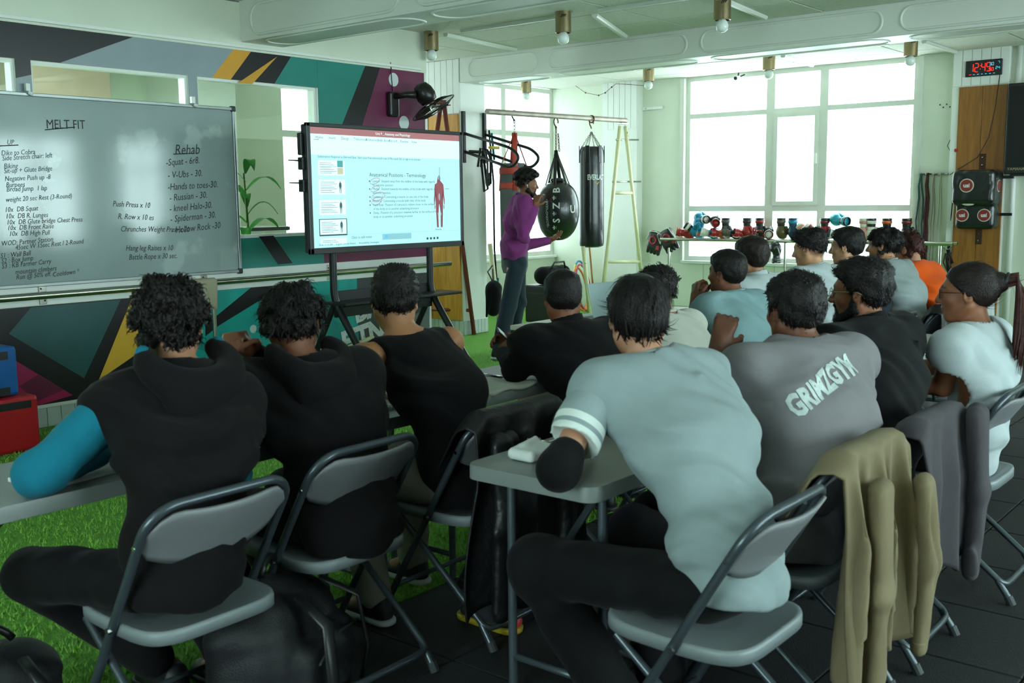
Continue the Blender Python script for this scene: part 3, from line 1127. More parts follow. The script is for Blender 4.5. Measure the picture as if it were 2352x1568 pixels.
scribble([('MELT FIT', 105, 286, 2)], M_ink, .085, .05)
scribble([('Rehab', 400, 345, 3)], M_ink, .105)
scribble([('-Squat - 6r8.', 380, 374, 5), ('- V-Ubs - 30.', 384, 403, 4), ('-Hands to toes-30.', 384, 430, 3), ('- Russian - 30.', 388, 455, 4), ('- kneel Halo-30.', 388, 480, 4), ('- Spiderman - 30.', 390, 504, 4), ('- Hollow Rock -30', 392, 530, 4)], M_ink, .07)
scribble([('Push Press x 10', 258, 468, -3), ('R. Row x 10 es', 270, 497, -3), ('Chrunches Weight Press x 20', 276, 526, -2), ('Hang leg Raises x 10', 288, 570, -2), ('Battle Rope x 30 sec.', 295, 591, -1)], M_ink, .056)
scribble([('UP', 15, 327, 2), ('Dike to Cobra', 2, 352, 4), ('Side Stretch chair: left', 4, 364, 5), ('Biking', 8, 382, 3), ('Sit-up + Glute Bridge', 8, 393, 4), ('Negative Push up -8', 10, 411, 3), ('Burpees', 13, 425, 2), ('Broad Jump  1 lap', 14, 435, 2), ('weight 20 sec Rest (3-Round)', 12, 459, 3)], M_ink2, .046)
scribble([('10x  DB Squat', 10, 482, 2), ('10x  DB R. Lunges', 12, 497, 1), ('10x  DB Glute bridge Chest Press', 14, 511, 1), ('10x  DB Front Raise', 16, 524, 1), ('10x  DB High Pull', 20, 537, 0), ('WOD: Partner Station', 2, 560, 3), ('45sec W 15sec Rest / 2-Round', 34, 569, 3), ('S1 : Wall Ball', 0, 588, 3), ('S2 : Box Jump', 2, 600, 3), ('S3 : KB Farmer Carry', 3, 612, 3), ('mountain climbers', 34, 625, 2), ('Run @ 50% eff.', 36, 637, 2), ('Cooldown *', 120, 631, 4)], M_ink, .046)
mb = MB()
for (a, b) in (((103, 298), (172, 292)), ((398, 354), (444, 352)), ((0, 335), (42, 333))):
    p, q = on_y(*a, WBY), on_y(*b, WBY)
    mb.tube([(p.x, WBY - .001, p.z), (q.x, WBY - .001, q.z)], .003, 4)
mb.build('underline', M_ink, wb)

# ---- steel barre with brackets, a support post and a towel
br = thing('wall_barre', 'long polished steel barre running under the whiteboard', 'handrail', (5.0, Y_MUR - .1, .9))
MB().cyl((X_BACK, Y_MUR - .1, .905), (7.36, Y_MUR - .1, .905), .024, 16).build('tube', M_steel, br, angle=40)
for px in (94, 468, 756, 985):
    x = on_y(px, 640, Y_MUR - .02).x
    b = MB().box((x, Y_MUR - .027, .945), (.05, .008, .05), bev=.002).build('bracket', M_steel, br)
    MB().box((x, Y_MUR - .027, .865), (.05, .008, .05), bev=.002).build('bracket_plate', M_steel, b)
    MB().tube([(x, Y_MUR - .03, .905), (x, Y_MUR - .1, .905)], .01, 8).build('bracket_arm', M_steel, b)
    MB().sphere((x - .012, Y_MUR - .033, .945), .006, 8).build('screw', M_dark, b)
    MB().sphere((x + .012, Y_MUR - .033, .865), .006, 8).build('screw', M_dark, b)
xp = on_y(494, 760, Y_MUR - .1).x
MB().cyl((xp, Y_MUR - .1, 0), (xp, Y_MUR - .1, .9), .016, 12).build('post', M_steel, br, angle=40)
xt = on_y(468, 660, Y_MUR - .1).x
tw = thing('hand_towel', 'beige towel draped over the steel barre', 'towel', (xt, Y_MUR - .1, .9))
U, Vn = 14, 18
vs = np.zeros((U, Vn, 3))
for i in range(U):
    for j in range(Vn):
        u, v = i / (U - 1), j / (Vn - 1)
        s_ = (v - .42) * .62
        fold = .014 * math.sin(u * 13) * (abs(s_) / .3)
        w = (.13 + .05 * (1 - abs(s_) * 2)) * (u - .5)
        if s_ < -.03:
            y, z = -.13 - .012 + fold, .905 + .03 + (s_ + .03)
        elif s_ > .03:
            y, z = -.1 + .035 + fold * .4, .905 + .03 - (s_ - .03)
        else:
            a = s_ / .03 * PI / 2
            y, z = -.1 + .032 * math.sin(a), .905 + .032 * math.cos(a)
        vs[i, j] = (xt + w + .02 * max(0, -s_), Y_MUR + y, z)
Fq = [(i * Vn + j, i * Vn + j + 1, (i + 1) * Vn + j + 1, (i + 1) * Vn + j) for i in range(U - 1) for j in range(Vn - 1)]
o = np_obj('cloth', vs.reshape(-1, 3), np.array(Fq), mat('beige_towelling', 'a9a38c', .9, bump=.5, bscale=200), tw)
o.modifiers.new('thick', 'SOLIDIFY').thickness = .006

# ---- wall fan
fx, fz = on_y(897, 235, Y_MUR).x, on_y(897, 235, Y_MUR).z
fan = thing('wall_fan', 'black oscillating fan mounted on the mural wall', 'fan', (fx, Y_MUR, fz))
M_fan = mat('black_fan_plastic', '1b1718', .35, var=.1)
MB().box((fx, Y_MUR - .03, fz - .02), (.12, .06, .22), bev=.02).build('wall_bracket', M_fan, fan)
hub = Vector((fx + .26, Y_MUR - .24, fz + .0))
ax = Vector((.50, -.22, -.84)).normalized()
MB().tube([(fx, Y_MUR - .04, fz + .05), (fx + .05, Y_MUR - .15, fz + .06), (fx + .12, Y_MUR - .2, fz + .06)], [.03, .028, .035], 10).build('neck', M_fan, fan, True)
MB().lathe([(.02, -.19), (.06, -.175), (.085, -.12), (.09, -.06), (.075, -.01), (.03, 0)], hub, ax, 20).build('motor_housing', M_fan, fan, True)
a_, b_ = frame(ax)
cg = MB().ring(hub + ax * .055, ax, .215, .006, 36, 6)
for k in range(2):
    cg.ring(hub + ax * (.02 + .07 * k), ax, .12, .0025, 24, 4)
cg.ring(hub + ax * .1, ax, .05, .004, 20, 5).ring(hub + ax * .012, ax, .06, .004, 20, 5)
for k in range(44):
    t = 2 * PI * k / 44
    d = a_ * math.cos(t) + b_ * math.sin(t)
    cg.tube([hub + ax * .1 + d * .045, hub + ax * .095 + d * .13, hub + ax * .055 + d * .215, hub + ax * .018 + d * .13, hub + ax * .01 + d * .05], .0018, 4)
cg.build('cage', M_fan, fan, True)
for k in range(3):
    t = 2 * PI * k / 3
    vs, fs = [], []
    for i in range(7):
        r = .03 + .155 * i / 6
        for q in (-1, 0, 1):
            tt = t + q * (.3 + .25 * math.sin(PI * i / 6))
            d = a_ * math.cos(tt) + b_ * math.sin(tt)
            vs.append(hub + ax * (.05 + q * .015) + d * r)
    for i in range(6):
        for q in (0, 1):
            fs.append((i * 3 + q, i * 3 + q + 1, i * 3 + q + 4, i * 3 + q + 3))
    o = MB().add(vs, fs).build('blade', mat('smoky_fan_blade', '3a3230', .3), fan, True)
    o.modifiers.new('t', 'SOLIDIFY').thickness = .003
MB().tube([(fx + .02, Y_MUR - .01, fz + .1), (fx + .0, Y_MUR - .012, fz + .35), (fx + .01, Y_MUR - .012, 2.67)], .004, 6).build('cable', M_black, fan, True)

# ---- interactive screen on its stand
TY = 6.0
tl, tr_, bl = on_y(703, 280, TY), on_y(1062, 303, TY), on_y(715, 585, TY)
TX0, TX1, TZ0, TZ1 = tl.x, tr_.x + .003, bl.z, tl.z
tv = thing('interactive_display', 'wide presentation screen on a black wheeled stand showing an anatomy slide', 'screen', ((TX0 + TX1) / 2, TY + .2, 0))
M_bez = mat('display_bezel', '35353a', .35, var=.08)
MB().box(((TX0 + TX1) / 2, TY + .045, (TZ0 + TZ1) / 2), (TX1 - TX0 - .02, .07, TZ1 - TZ0 - .02), bev=.01).build('housing', M_dark, tv)
BW = .038
for a in ((TX0, TX1, TZ1 - BW * .8, TZ1), (TX0, TX1, TZ0, TZ0 + BW * 1.2), (TX0, TX0 + BW, TZ0, TZ1), (TX1 - BW, TX1, TZ0, TZ1)):
    boxobj('bezel', a[0], a[1], TY, TY + .03, a[2], a[3], M_bez, tv, .006)
SX0, SX1, SZ0, SZ1 = TX0 + BW, TX1 - BW, TZ0 + BW * 1.2, TZ1 - BW * .8
SW, SH = SX1 - SX0, SZ1 - SZ0


def emis(name, col, s):
    return mat(name, col, .3, var=0, emit=col, es=s * .36)


M_scr = emis('lit_screen', 'a9dbe4', .58)
scr = boxobj('screen', SX0, SX1, TY + .008, TY + .02, SZ0, SZ1, M_scr, tv)


def S(u, v, dy=.0):
    """screen fraction (from the top left) to a point"""
    return Vector((SX0 + SW * u, TY + .0075 - dy, SZ1 - SH * v))


def srect(nm, u0, v0, u1, v1, m, dy=.0003, par=None):
    p, q = S(u0, v0, dy), S(u1, v1, dy)
    return MB().add([(p.x, p.y, p.z), (q.x, p.y, p.z), (q.x, p.y, q.z), (p.x, p.y, q.z)], [(0, 3, 2, 1)]).build(nm, m, par or scr)


def stext(nm, items, m, dy=.0006):
    mb = MB()
    for body, u, v, sz, al in items:
        put_text(mb, body, S(u, v, dy), (1, 0, 0), (0, 0, 1), sz, align=al)
    return mb.build(nm, m, scr)


srect('title_bar', 0, 0, 1, .055, emis('slide_bar_red', '9a6468', .6))
srect('ribbon', 0, .055, 1, .225, emis('slide_ribbon', 'c2e9ee', .7))
M_st = emis('slide_grey_text', '3d5c66', .35)
M_sd = emis('slide_dark_text', '2a444c', .3)
stext('slide_text', [('Unit 9 _ Anatomy and Physiology', .52, .027, .028, 'CENTER')], emis('slide_pale_text', 'd8f0f2', .7))
stext('slide_text', [(w_, .03 + .077 * k, .083, .03, 'LEFT') for k, w_ in enumerate(('Home', 'Insert', 'Design', 'Transitions', 'Animations', 'Slide Show', 'Record', 'Review', 'View'))], M_sd)
srect('tab_mark', .02, .1, .05, .105, M_sd)
stext('slide_text', [('Subscription Required to Edit and Save  Start your free one-month trial of Microsoft 365 or sign in to activate', .04, .24, .024, 'LEFT')], M_st)
stext('slide_text', [('Anatomical Positions - Terminology', .355, .385, .043, 'LEFT')], M_sd)
body = [('Lateral : Situated away from the midline of the body with regards', .44), ('to anatomic position.', .474), ('Medial : Situated towards the midline of the body with regards to', .508), ('anatomic position.', .542), ('Unilateral : Contracting a muscle on one side of the body.', .578), ('Bilateral : Contracting a muscle both sides of the body.', .613), ('Superficial : Position of a structure relative closer to the surface', .648), ('of the body or to another underlying structure', .683), ('Deep : Position of a structure relatives farther to the surface of the', .717), ('body or to another underlying structure', .752)]
stext('slide_text', [(t, .375, v, .0265, 'LEFT') for t, v in body], M_st)
for v in (.44, .508, .578, .613, .648, .717):
    c = S(.355, v, .0006)
    MB().add([c + Vector((.006 * math.cos(t), 0, .006 * math.sin(t))) for t in [k * PI / 4 for k in range(8)]], [tuple(range(8))]).build('bullet', M_sd, scr)
mb = MB()
for (u, v, a, b) in ((.39, .438, .05, .022), (.39, .508, .045, .02), (.41, .572, .07, .03), (.4, .612, .055, .028)):
    mb.tube([S(u, v, .001) + Vector((a * math.cos(t), 0, b * math.sin(t) + .012 * math.cos(t))) for t in [2 * PI * k / 24 for k in range(24)]], .0018, 4, closed=True)
mb.build('red_pen_circle', emis('slide_red_pen', 'b0606c', .5), scr)


def figurine(u, v, h, m, nm='anatomy_figure'):
    """a standing human figure, arms hanging, drawn flat on the slide"""
    c = S(u, v, .0008)
    half = [(0, 1), (.035, .985), (.04, .95), (.03, .915), (.025, .89), (.06, .865), (.12, .84), (.135, .76), (.14, .64), (.155, .54), (.15, .45), (.135, .44), (.13, .52), (.11, .62), (.1, .74), (.085, .66), (.08, .58), (.105, .48), (.1, .38), (.08, .27), (.085, .2), (.065, .06), (.08, .0), (.03, .0), (.04, .1), (.035, .22), (.03, .3), (.015, .44), (0, .46)]
    pts = half + [(-x, z) for x, z in reversed(half[1:-1])]
    vs = [c + Vector((x * h, 0, z * h)) for x, z in pts]
    bm = bmesh.new()
    f = bm.faces.new([bm.verts.new(v_) for v_ in vs])
    bmesh.ops.triangulate(bm, faces=[f])
    bm.verts.index_update()
    V_ = [v_.co.copy() for v_ in bm.verts]
    F_ = [[q.index for q in ff.verts] for ff in bm.faces]
    bm.free()
    return MB().add(V_, F_).build(nm, m, scr)


figurine(.84, .865, .42, emis('slide_muscle_red', '8c4a54', .45))

for (uo, vo, hw, hh_) in ((0, .40, .012, .02), (-.034, .675, .008, .018), (.034, .675, .008, .018), (-.011, .74, .007, .012), (.011, .74, .007, .012), (0, .58, .012, .03)):
    c = S(.84 + uo, vo, .0011)
    MB().add([c + Vector((hw * math.cos(t), 0, hh_ * math.sin(t))) for t in [2 * PI * k / 12 for k in range(12)]], [tuple(range(12))]).build('figure_detail', emis('slide_figure_grey', '8a9aa2', .45), scr)
mb = MB().box(S(.845, .36, .001), (.003, .0005, .10)).box(S(.90, .505, .001), (.05, .0005, .003))
put_text(mb, 'Posterior', S(.83, .885, .001), (1, 0, 0), (0, 0, 1), .02)
mb.build('figure_caption', M_sd, scr)
for k, v in enumerate((.27, .43, .60, .765, .92)):
    vv = min(v + .125, .975)
    if k == 3:
        srect('selected_thumbnail', .035, v - .006, .205, vv + .012, M_sd, .0002)
    srect('thumbnail', .04, v, .2, vv, emis('slide_thumb', 'c9eef2', .72), .0004)
    mb = MB()
    for q in range(7 if k < 4 else 2):
        a, b = S(.05, v + .02 + q * .014, .0007), S(.05 + .07 + .015 * ((q * 7 + k) % 3), v + .02 + q * .014, .0007)
        mb.add([(a.x, a.y, a.z), (b.x, a.y, a.z), (b.x, a.y, a.z - .003), (a.x, a.y, a.z - .003)], [(0, 3, 2, 1)])
    mb.build('thumbnail_text', M_st, scr)
    if 0 < k < 4:
        figurine(.17, v + .115, .09, M_st, 'thumbnail_figure')
    elif k == 0:
        srect('thumbnail_picture', .155, v, .19, v + .055, emis('slide_teal_pic', '4c9a9c', .4), .0007)
        srect('thumbnail_picture', .155, v + .06, .19, v + .115, emis('slide_sand_pic', 'b8b49a', .5), .0007)
mb = MB()
put_text(MB(), 'Click to add notes', S(.23, .925, .0006), (1, 0, 0), (0, 0, 1), .028, align='LEFT').build('status_text', M_st, scr)
put_text(mb, 'Slide 13 of 384     English (United States)     Accessibility: Investigate', S(.03, .975, .0006), (1, 0, 0), (0, 0, 1), .022, align='LEFT')
mb.build('status_text', M_st, scr)
srect('status_line', .2, .897, 1, .9, emis('slide_line', '8fc3cc', .5), .0005)
srect('pen_toolbar', .43, .905, .63, .958, emis('slide_tool', '86b7c4', .5), .0006)
srect('pen_button', .445, .915, .468, .95, emis('slide_tool_blue', '5aa6e6', .7), .0009)
for k in range(4):
    srect('view_button', .74 + .025 * k, .955, .753 + .025 * k, .975, M_sd, .0006)
# stand
M_pole = mat('black_powder_coat', '1c1f22', .4, .2, var=.1)
legL, legR = on_y(768, 700, TY + .12).x, on_y(988, 640, TY + .12).x
for x, sg in ((legL, -1), (legR, 1)):
    MB().tube(fillet([(x, TY + .12, TZ0 + .3), (x, TY + .12, .80), (x + .015, TY + .1, .70), (x + .06, TY - .32, .07)], .06), .029, 12).build('front_leg', M_pole, tv, angle=40)
    MB().tube(fillet([(x + .01, TY + .12, .74), (x - .03, TY + .48, .07)], .03), .024, 12).build('rear_leg', M_pole, tv, angle=40)
    for yy, xo in ((TY - .32, .06), (TY + .48, -.03)):
        MB().cyl((x + xo - .02, yy, .045), (x + xo + .02, yy, .045), .045, 14).box((x + xo, yy, .075), (.03, .05, .03), bev=.005).build('caster', M_black, tv, angle=40)
boxobj('cross_brace', legL, legR, TY + .1, TY + .13, .62, .70, M_pole, tv, .005)
MB().box(((legL + legR) / 2 + .04, TY + .03, .735), (legR - legL + .24, .26, .022), bev=.006).build('tray', M_pole, tv)
MB().box(((legL + legR) / 2, TY + .14, .78), (legR - legL, .012, .08), bev=.004).build('tray_back', M_dark, tv)
for zz in (1.62, 1.78):
    MB().box((TX0 - .01, TY + .055, zz), (.03, .05, .09), bev=.004).tube([(TX0 - .02, TY + .05, zz + .02), (TX0 - .15, TY + .03, zz + .02)], [.007, .004], 6).build('antenna', M_black, tv)
MB().box((TX0 - .012, TY + .06, 1.92), (.03, .04, .16), bev=.008).build('side_handle', M_black, tv)

# ---- ceiling lamps
M_lampcan = mat('bronze_lamp_can', '9c8a6a', .28, .9, var=.08, scale=12)
M_bulb = mat('white_glass_bulb', 'e4ece8', .15, var=0)
lamp = None
LL = [((7.14, 6.78), 'bronze ceiling lamp beside the end of the mural wall'), ((7.15, 5.29), 'bronze ceiling lamp above the presentation screen, in front of the second beam'), ((7.5, 4.02), 'bronze ceiling lamp at the upper frame edge before the second beam'),
      ((10.75, 5.19), 'bronze ceiling lamp over the left part of the wide window'), ((10.7, 3.66), 'bronze ceiling lamp nearest the digital clock'), ((10.73, 6.7), 'bronze ceiling lamp half hidden by the second beam, above the pipe ladder'), ((10.75, 8.55), 'bronze ceiling lamp in front of the narrow window')]
for k, ((x, y), lb) in enumerate(LL):
    if lamp is None:
        lamp = thing('ceiling_lamp', lb, 'lamp', (0, 0, 0), group='ceiling lamps')
        MB().lathe([(.066, 0), (.066, -.165), (.058, -.168), (.056, -.02)], n=24).build('can', M_lampcan, lamp, angle=40)
        b = MB().lathe([(.02, -.14), (.028, -.165), (.044, -.185), (.05, -.21), (.044, -.238), (.025, -.255), (.004, -.26)], n=20).build('bulb', M_bulb, lamp, True)
        for q in range(3):
            MB().box((.066 * math.cos(3.6 + q * .2), .066 * math.sin(3.6 + q * .2), -.04), (.006, .006, .03), Matrix.Rotation(.6, 3, 'X')).build('vent_slot', M_black, lamp)
        L = lamp
    else:
        L = dup(lamp, label=lb)
    L.location = (x, y, CEIL - .001)

# ---- pipe frame, red-brown, before the plywood column
M_red = mat('red_oxide_pipe', '7c3b30', .5, .2, var=.15)
fr = thing('pipe_stand', 'red-brown steel pipe A-frame leaning before the plywood column', 'frame', (8.5, 7.75, 0))
apx = on_x(1020, 242, 8.45)
f1 = on_z(1089, 768, 0)
f0 = Vector((8.5, f1.y + .75, 0))
MB().tube([apx, f1], .024, 10).build('leg', M_red, fr, True)
MB().tube([apx + Vector((0, .05, 0)), f0], .024, 10).build('leg', M_red, fr, True)
t_ = .11
MB().tube([apx.lerp(f1, 1 - t_), (apx + Vector((0, .05, 0))).lerp(f0, 1 - t_)], .02, 10).build('cross_tube', M_red, fr, True)
MB().tube([apx + Vector((.0, -.03, .03)), apx + Vector((-.45, .6, .05))], .026, 10).box(apx + Vector((0, .02, 0)), (.06, .18, .012)).build('top_tube', M_red, fr, True)

# ---- pull-up station on the column
pu = thing('dip_station', 'black steel dip bars bolted to the white column', 'dip bars', (8.9, 7.8, 1.9))
M_bm = mat('black_steel', '1e2022', .35, .5, var=.08)
for x in (8.70, 9.05):
    za, zb = on_y(1070, 256, 7.81).z, on_y(1070, 374, 7.81).z
    MB().box((x, 7.80, (za + zb) / 2), (.04, .03, za - zb), bev=.003).build('upright', M_bm, pu)
    e = .62
    MB().tube(fillet([(x, 7.79, za - .24), (x + .05, 7.79 - e, za - .42), (x + .08, 7.79 - e - .1, za - .52), (x + .05, 7.79 - e, za - .63), (x, 7.79, zb + .12)], .09), .016, 10).build('grip_loop', M_bm, pu, True)
MB().tube([(8.70, 7.72, zb + .12), (9.05, 7.72, zb + .12)], .016, 8).build('cross_tube', M_bm, pu, True)
su = thing('suspension_trainer', 'black suspension straps with handles slung over the dip bars', 'straps', (8.72, 7.6, 1.9))
mb = MB()
for dx, L in ((-.02, .42), (.03, .36)):
    p = Vector((8.74 + dx, 7.52, zb + .13))
    mb.tube([p + Vector((0, .1, -.18)), p + Vector((0, .06, .02)), p, p + Vector((0, -.04, -.1)), p + Vector((.01, -.03, -L)), p + Vector((.02, .03, -L - .03)), p + Vector((.01, .06, -.1))], .016, 6, flat=.25)
mb.build('strap', M_black, su, True)
MB().cyl((8.72, 7.47, zb - .2), (8.78, 7.52, zb - .23), .018, 10).cyl((8.76, 7.5, zb - .12), (8.8, 7.53, zb - .25), .016, 10).build('handle', M_dark, su, True)
MB().box((8.76, 7.42, zb + .15), (.14, .05, .03), bev=.008).build('yellow_tab', mat('yellow_webbing', 'c2a536', .7), su)
bd = thing('resistance_band', 'long black and teal exercise bands hanging from the black upright', 'band', (9.1, 7.72, 1.2))
MB().tube([(9.08, 7.76, 2.28), (9.1, 7.72, 1.7), (9.1, 7.72, .95), (9.12, 7.71, .6)], .014, 6, flat=.3).build('black_strap', M_black, bd, True)
MB().tube([(9.10, 7.74, 2.25), (9.13, 7.73, 1.95)], .018, 6, flat=.3).tube([(9.13, 7.7, .62), (9.12, 7.71, .25)], .02, 6, flat=.3).build('teal_strap', mat('teal_rubber', '1b9aa0', .5), bd, True)

# ---- hanging bar for the bags on pale pipe trestles
M_pale = mat('cream_painted_pipe', 'd3d1a8', .45, var=.1, wear_or_glare=('9a7a4a', 9, .66))
M_rust = mat('weathered_pipe', '9a8f84', .5, .5, var=.2, scale=9)
bar = thing('bag_rack', 'pale pipe rack with a horizontal bar carrying the punching bags', 'rack', (10.0, 7.3, 0))
RY = 7.3
e0, e1 = on_y(1118, 256, RY), on_y(1438, 277, RY)
MB().cyl(e0, e1, .03, 14).build('bar', M_rust, bar, angle=40)
ap = on_y(1430, 284, RY)
fl_ = on_y(1383, 690, RY + .05)
fl_ = Vector((fl_.x, RY - .15, 0))
fr_ = Vector((on_y(1483, 700, RY).x, RY + .1, 0))
lf, rf = Vector((ap.x - .30, RY - .42, 0)), Vector((ap.x + .22, RY + .02, 0))


def down(px0, py0, px1, py1, Y):
    """a leg that passes two pixels in the plane Y, run to the floor"""
    a, b = on_y(px0, py0, Y), on_y(px1, py1, Y)
    t = (0 - a.z) / (b.z - a.z)
    return a, a + (b - a) * t


for (q, nm) in (((1424, 290, 1388, 640), 'leg'), ((1436, 290, 1472, 620), 'leg'), ((1339, 566, 1351, 680), 'leg'), ((1125, 560, 1137, 660), 'leg')):
    a, b = down(*q, RY)
    MB().tube([a, b], .026, 10).build(nm, M_pale, bar, True)
for (p, q, mm) in (((1410, 443), (1451, 443), M_pale), ((1396, 601), (1468, 601), M_pale)):
    MB().tube([on_y(*p, RY), on_y(*q, RY)], .02, 8).build('rung', mm, bar, True)
for (p, q) in (((1415, 321), (1466, 321)), ((1407, 417), (1471, 417))):
    MB().tube([on_y(*p, RY), on_y(*q, RY + .05)], .012, 6).build('clamp', M_steel, bar, True)
MB().box(ap + Vector((0, 0, 0)), (.14, .08, .012)).build('top_plate', M_steel, bar)
MB().cyl(on_y(1353, 560, RY + .5), Vector((on_y(1368, 690, RY + .5).x, RY + .5, 0)), .012, 8).build('stick', M_ply2, bar, True)


def chain(mb, p, q, r=.012, w=.0035):
    p, q = Vector(p), Vector(q)
    n = max(2, int((q - p).length / (r * 1.7)))
    d = (q - p).normalized()
    a, b = frame(d)
    for i in range(n):
        c = p.lerp(q, (i + .5) / n)
        x = a if i % 2 else b
        mb.tube([c + d * r * math.cos(t) + x * r * .55 * math.sin(t) for t in [2 * PI * k / 8 for k in range(8)]], w, 4, closed=True)
    return mb


def hook(p):
    p = Vector(p)
    return MB().tube([p + Vector((.04 * math.cos(t), 0, .05 + .045 * math.sin(t))) for t in [(-.3 + 4.6 * k / 12) for k in range(13)]] + [p + Vector((0, 0, -.02))], .008, 6)


M_leather = mat('black_bag_leather', '16191b', .28, var=.12, scale=10, bump=.15, bscale=25, coat=.2)
M_chain = mat('bag_chain', '8d8a80', .35, .9, var=.1)
M_rchain = mat('rusty_chain', '6e4c3c', .6, .6, var=.2)
# long bag
bt, bb_ = on_y(1357, 337, RY), on_y(1360, 568, RY)
bc = Vector(((bt.x + bb_.x) / 2, RY, 0))
bag = thing('punching_bag', 'long black leather punching bag with white lettering near its top', 'punching bag', (bc.x, RY, bb_.z))
R = .150
H_ = bt.z - bb_.z
prof = [(.02, 0), (.10, .004), (.14, .02), (R, .06), (R, .3), (R * .995, H_ * .5), (R, H_ - .12), (R * .97, H_ - .05), (.135, H_ - .01), (.12, H_)]
MB().lathe(prof, (bc.x, RY, bb_.z), n=32).build('body', M_leather, bag, angle=50)
ho = MB()
top = Vector((bc.x, RY, e0.lerp(e1, .75).z - .1))
for k in range(6):
    t = 2 * PI * k / 6 + .3
    d = Vector((math.cos(t), math.sin(t), 0))
    MB().box(Vector((bc.x, RY, bt.z - .09)) + d * (R + .002), (.05, .01, .2), Matrix.Rotation(t + PI / 2, 3, 'Z'), .004).build('strap_tab', M_leather, bag)
    chain(ho, Vector((bc.x, RY, bt.z - .01)) + d * (R - .03), top + Vector((0, 0, -.06)), .014)
ho.build('chain', M_chain, bag, True)
hook(top).ring(top + Vector((0, 0, .09)), (1, 0, 0), .04, .009, 16, 6).build('hook', M_rchain, bag, True)


def wrap_text(body, cx, cy, z, R, ang, size, m, nm, par, vert=False, sx=1.0, bold=0.0):
    """print lettering round a vertical cylinder, centred on the angle ang"""
    vs, fs = text_mesh(body, size, 0, 'CENTER', bold, 0, sx)
    bm = bmesh.new()
    bv = [bm.verts.new(v) for v in vs]
    for f in fs:
        try:
            bm.faces.new([bv[i] for i in f])
        except ValueError:
            pass
    bm.verts.index_update()
    out = []
    for v in bm.verts:
        a, h = (v.co.x, v.co.y) if not vert else (-v.co.y, v.co.x)
        r = R(z + h) if callable(R) else R
        t = ang + a / r
        out.append((cx + (r + .002) * math.cos(t), cy + (r + .002) * math.sin(t), z + h))
    F_ = [[v.index for v in f.verts] for f in bm.faces]
    bm.free()
    return MB().add(out, F_).build(nm, m, par)


M_print = mat('white_print', 'd5dcda', .5, var=.05)
M_yprint = mat('yellow_print', 'd0c23a', .5, var=.05)
tocam = math.atan2(-RY, -bc.x)
zt = on_y(1360, 408, RY).z
wrap_text('EVERLAST', bc.x, RY, zt, R, tocam + .45, .085, M_print, 'brand_print', bag, sx=.62, bold=.003)
wrap_text('V', bc.x, RY, zt - .07, R, tocam + .45, .05, M_yprint, 'yellow_mark', bag, sx=2.2)
# ball bag
q0 = on_y(1281, 485, RY)
ball = thing('ball_punching_bag', 'round black leather uppercut bag hanging on webbing straps', 'punching bag', (q0.x, RY, q0.z - .33))
prof = []
for k in range(17):
    t = PI * k / 16
    prof.append((.245 * math.sin(t) ** .85 + .004, -.335 * math.cos(t) + (.03 if k > 8 else 0) * math.sin(t)))
MB().lathe(prof, (q0.x, RY, q0.z), n=32).build('body', M_leather, ball, True)
knot = on_y(1277, 345, RY)
for k in range(6):
    t = 2 * PI * k / 6 + .4
    d = Vector((math.cos(t), math.sin(t), 0))
    MB().tube([knot, Vector((q0.x, RY, q0.z + .28)) + d * .15, Vector((q0.x, RY, q0.z + .2)) + d * .2], .02, 6, flat=.25, hint=d).build('strap', M_black, ball, True)
MB().lathe([(.06, 0), (.09, .03), (.085, .05), (.03, .06)], (q0.x, RY, q0.z + .32), n=20).build('collar', M_leather, ball, True)
ho = MB()
pb = on_y(1277, 290, RY)
chain(ho, knot, pb, .018, .005)
chain(ho, pb + Vector((.04, 0, -.08)), pb + Vector((.06, .0, -.28)), .018, .005)
ho.build('chain', M_rchain, ball, True)
hook(pb).build('hook', M_rchain, ball, True)


_pz, _pr = [q[1] for q in prof], [q[0] for q in prof]


def RB(z):
    return float(np.interp(z - q0.z, _pz, _pr)) + .003


tc2 = math.atan2(-RY, -q0.x)
wrap_text('A * S * Z * B', q0.x, RY, q0.z - .02, RB, tc2 - .05, .11, M_print, 'letter_print', ball, vert=True, bold=.002)
wrap_text('*BOXING*GEAR*', q0.x, RY, q0.z - .02, RB, tc2 - .5, .042, M_print, 'letter_print', ball, vert=True)
wrap_text('U', q0.x, RY, q0.z + .02, RB, tc2 + .75, .12, M_print, 'letter_print', ball, bold=.004)
# red and grey bag behind the trainer
q1 = on_y(1180, 400, RY + .1)
rb = thing('red_grey_punching_bag', 'grey punching bag with red bands behind the standing trainer', 'punching bag', (q1.x, RY + .1, q1.z - .9))
M_gcan = mat('grey_canvas_bag', '5d6064', .6, var=.08)
M_rvin = mat('red_vinyl', 'c6463c', .45, var=.08)
zt = on_y(1180, 378, RY).z
MB().lathe([(.03, -1.2), (.13, -1.19), (.15, -1.12), (.155, -.3), (.15, -.02), (.12, .02)], (q1.x, RY + .1, zt), n=24).build('body', M_gcan, rb, angle=50)
for a, b in ((-.10, -.03), (-.26, -.19)):
    MB().lathe([(.157, a), (.16, a + .01), (.16, b - .01), (.157, b)], (q1.x, RY + .1, zt), n=24).build('band', M_rvin, rb, True)
pk = on_y(1182, 305, RY + .1)
for k in range(4):
    t = PI / 4 + k * PI / 2
    d = Vector((math.cos(t), math.sin(t), 0))
    MB().tube([pk, Vector((q1.x, RY + .1, zt)) + d * .14, Vector((q1.x, RY + .1, zt - .28)) + d * .16], .03, 6, flat=.2, hint=d).build('strap', M_rvin, rb, True)
hk = on_y(1181, 274, RY + .1)
ho = MB()
chain(ho, pk, hk, .02, .005)
ho.build('carabiner', M_chain, rb, True)
hook(hk).build('hook', M_dark, rb, True)

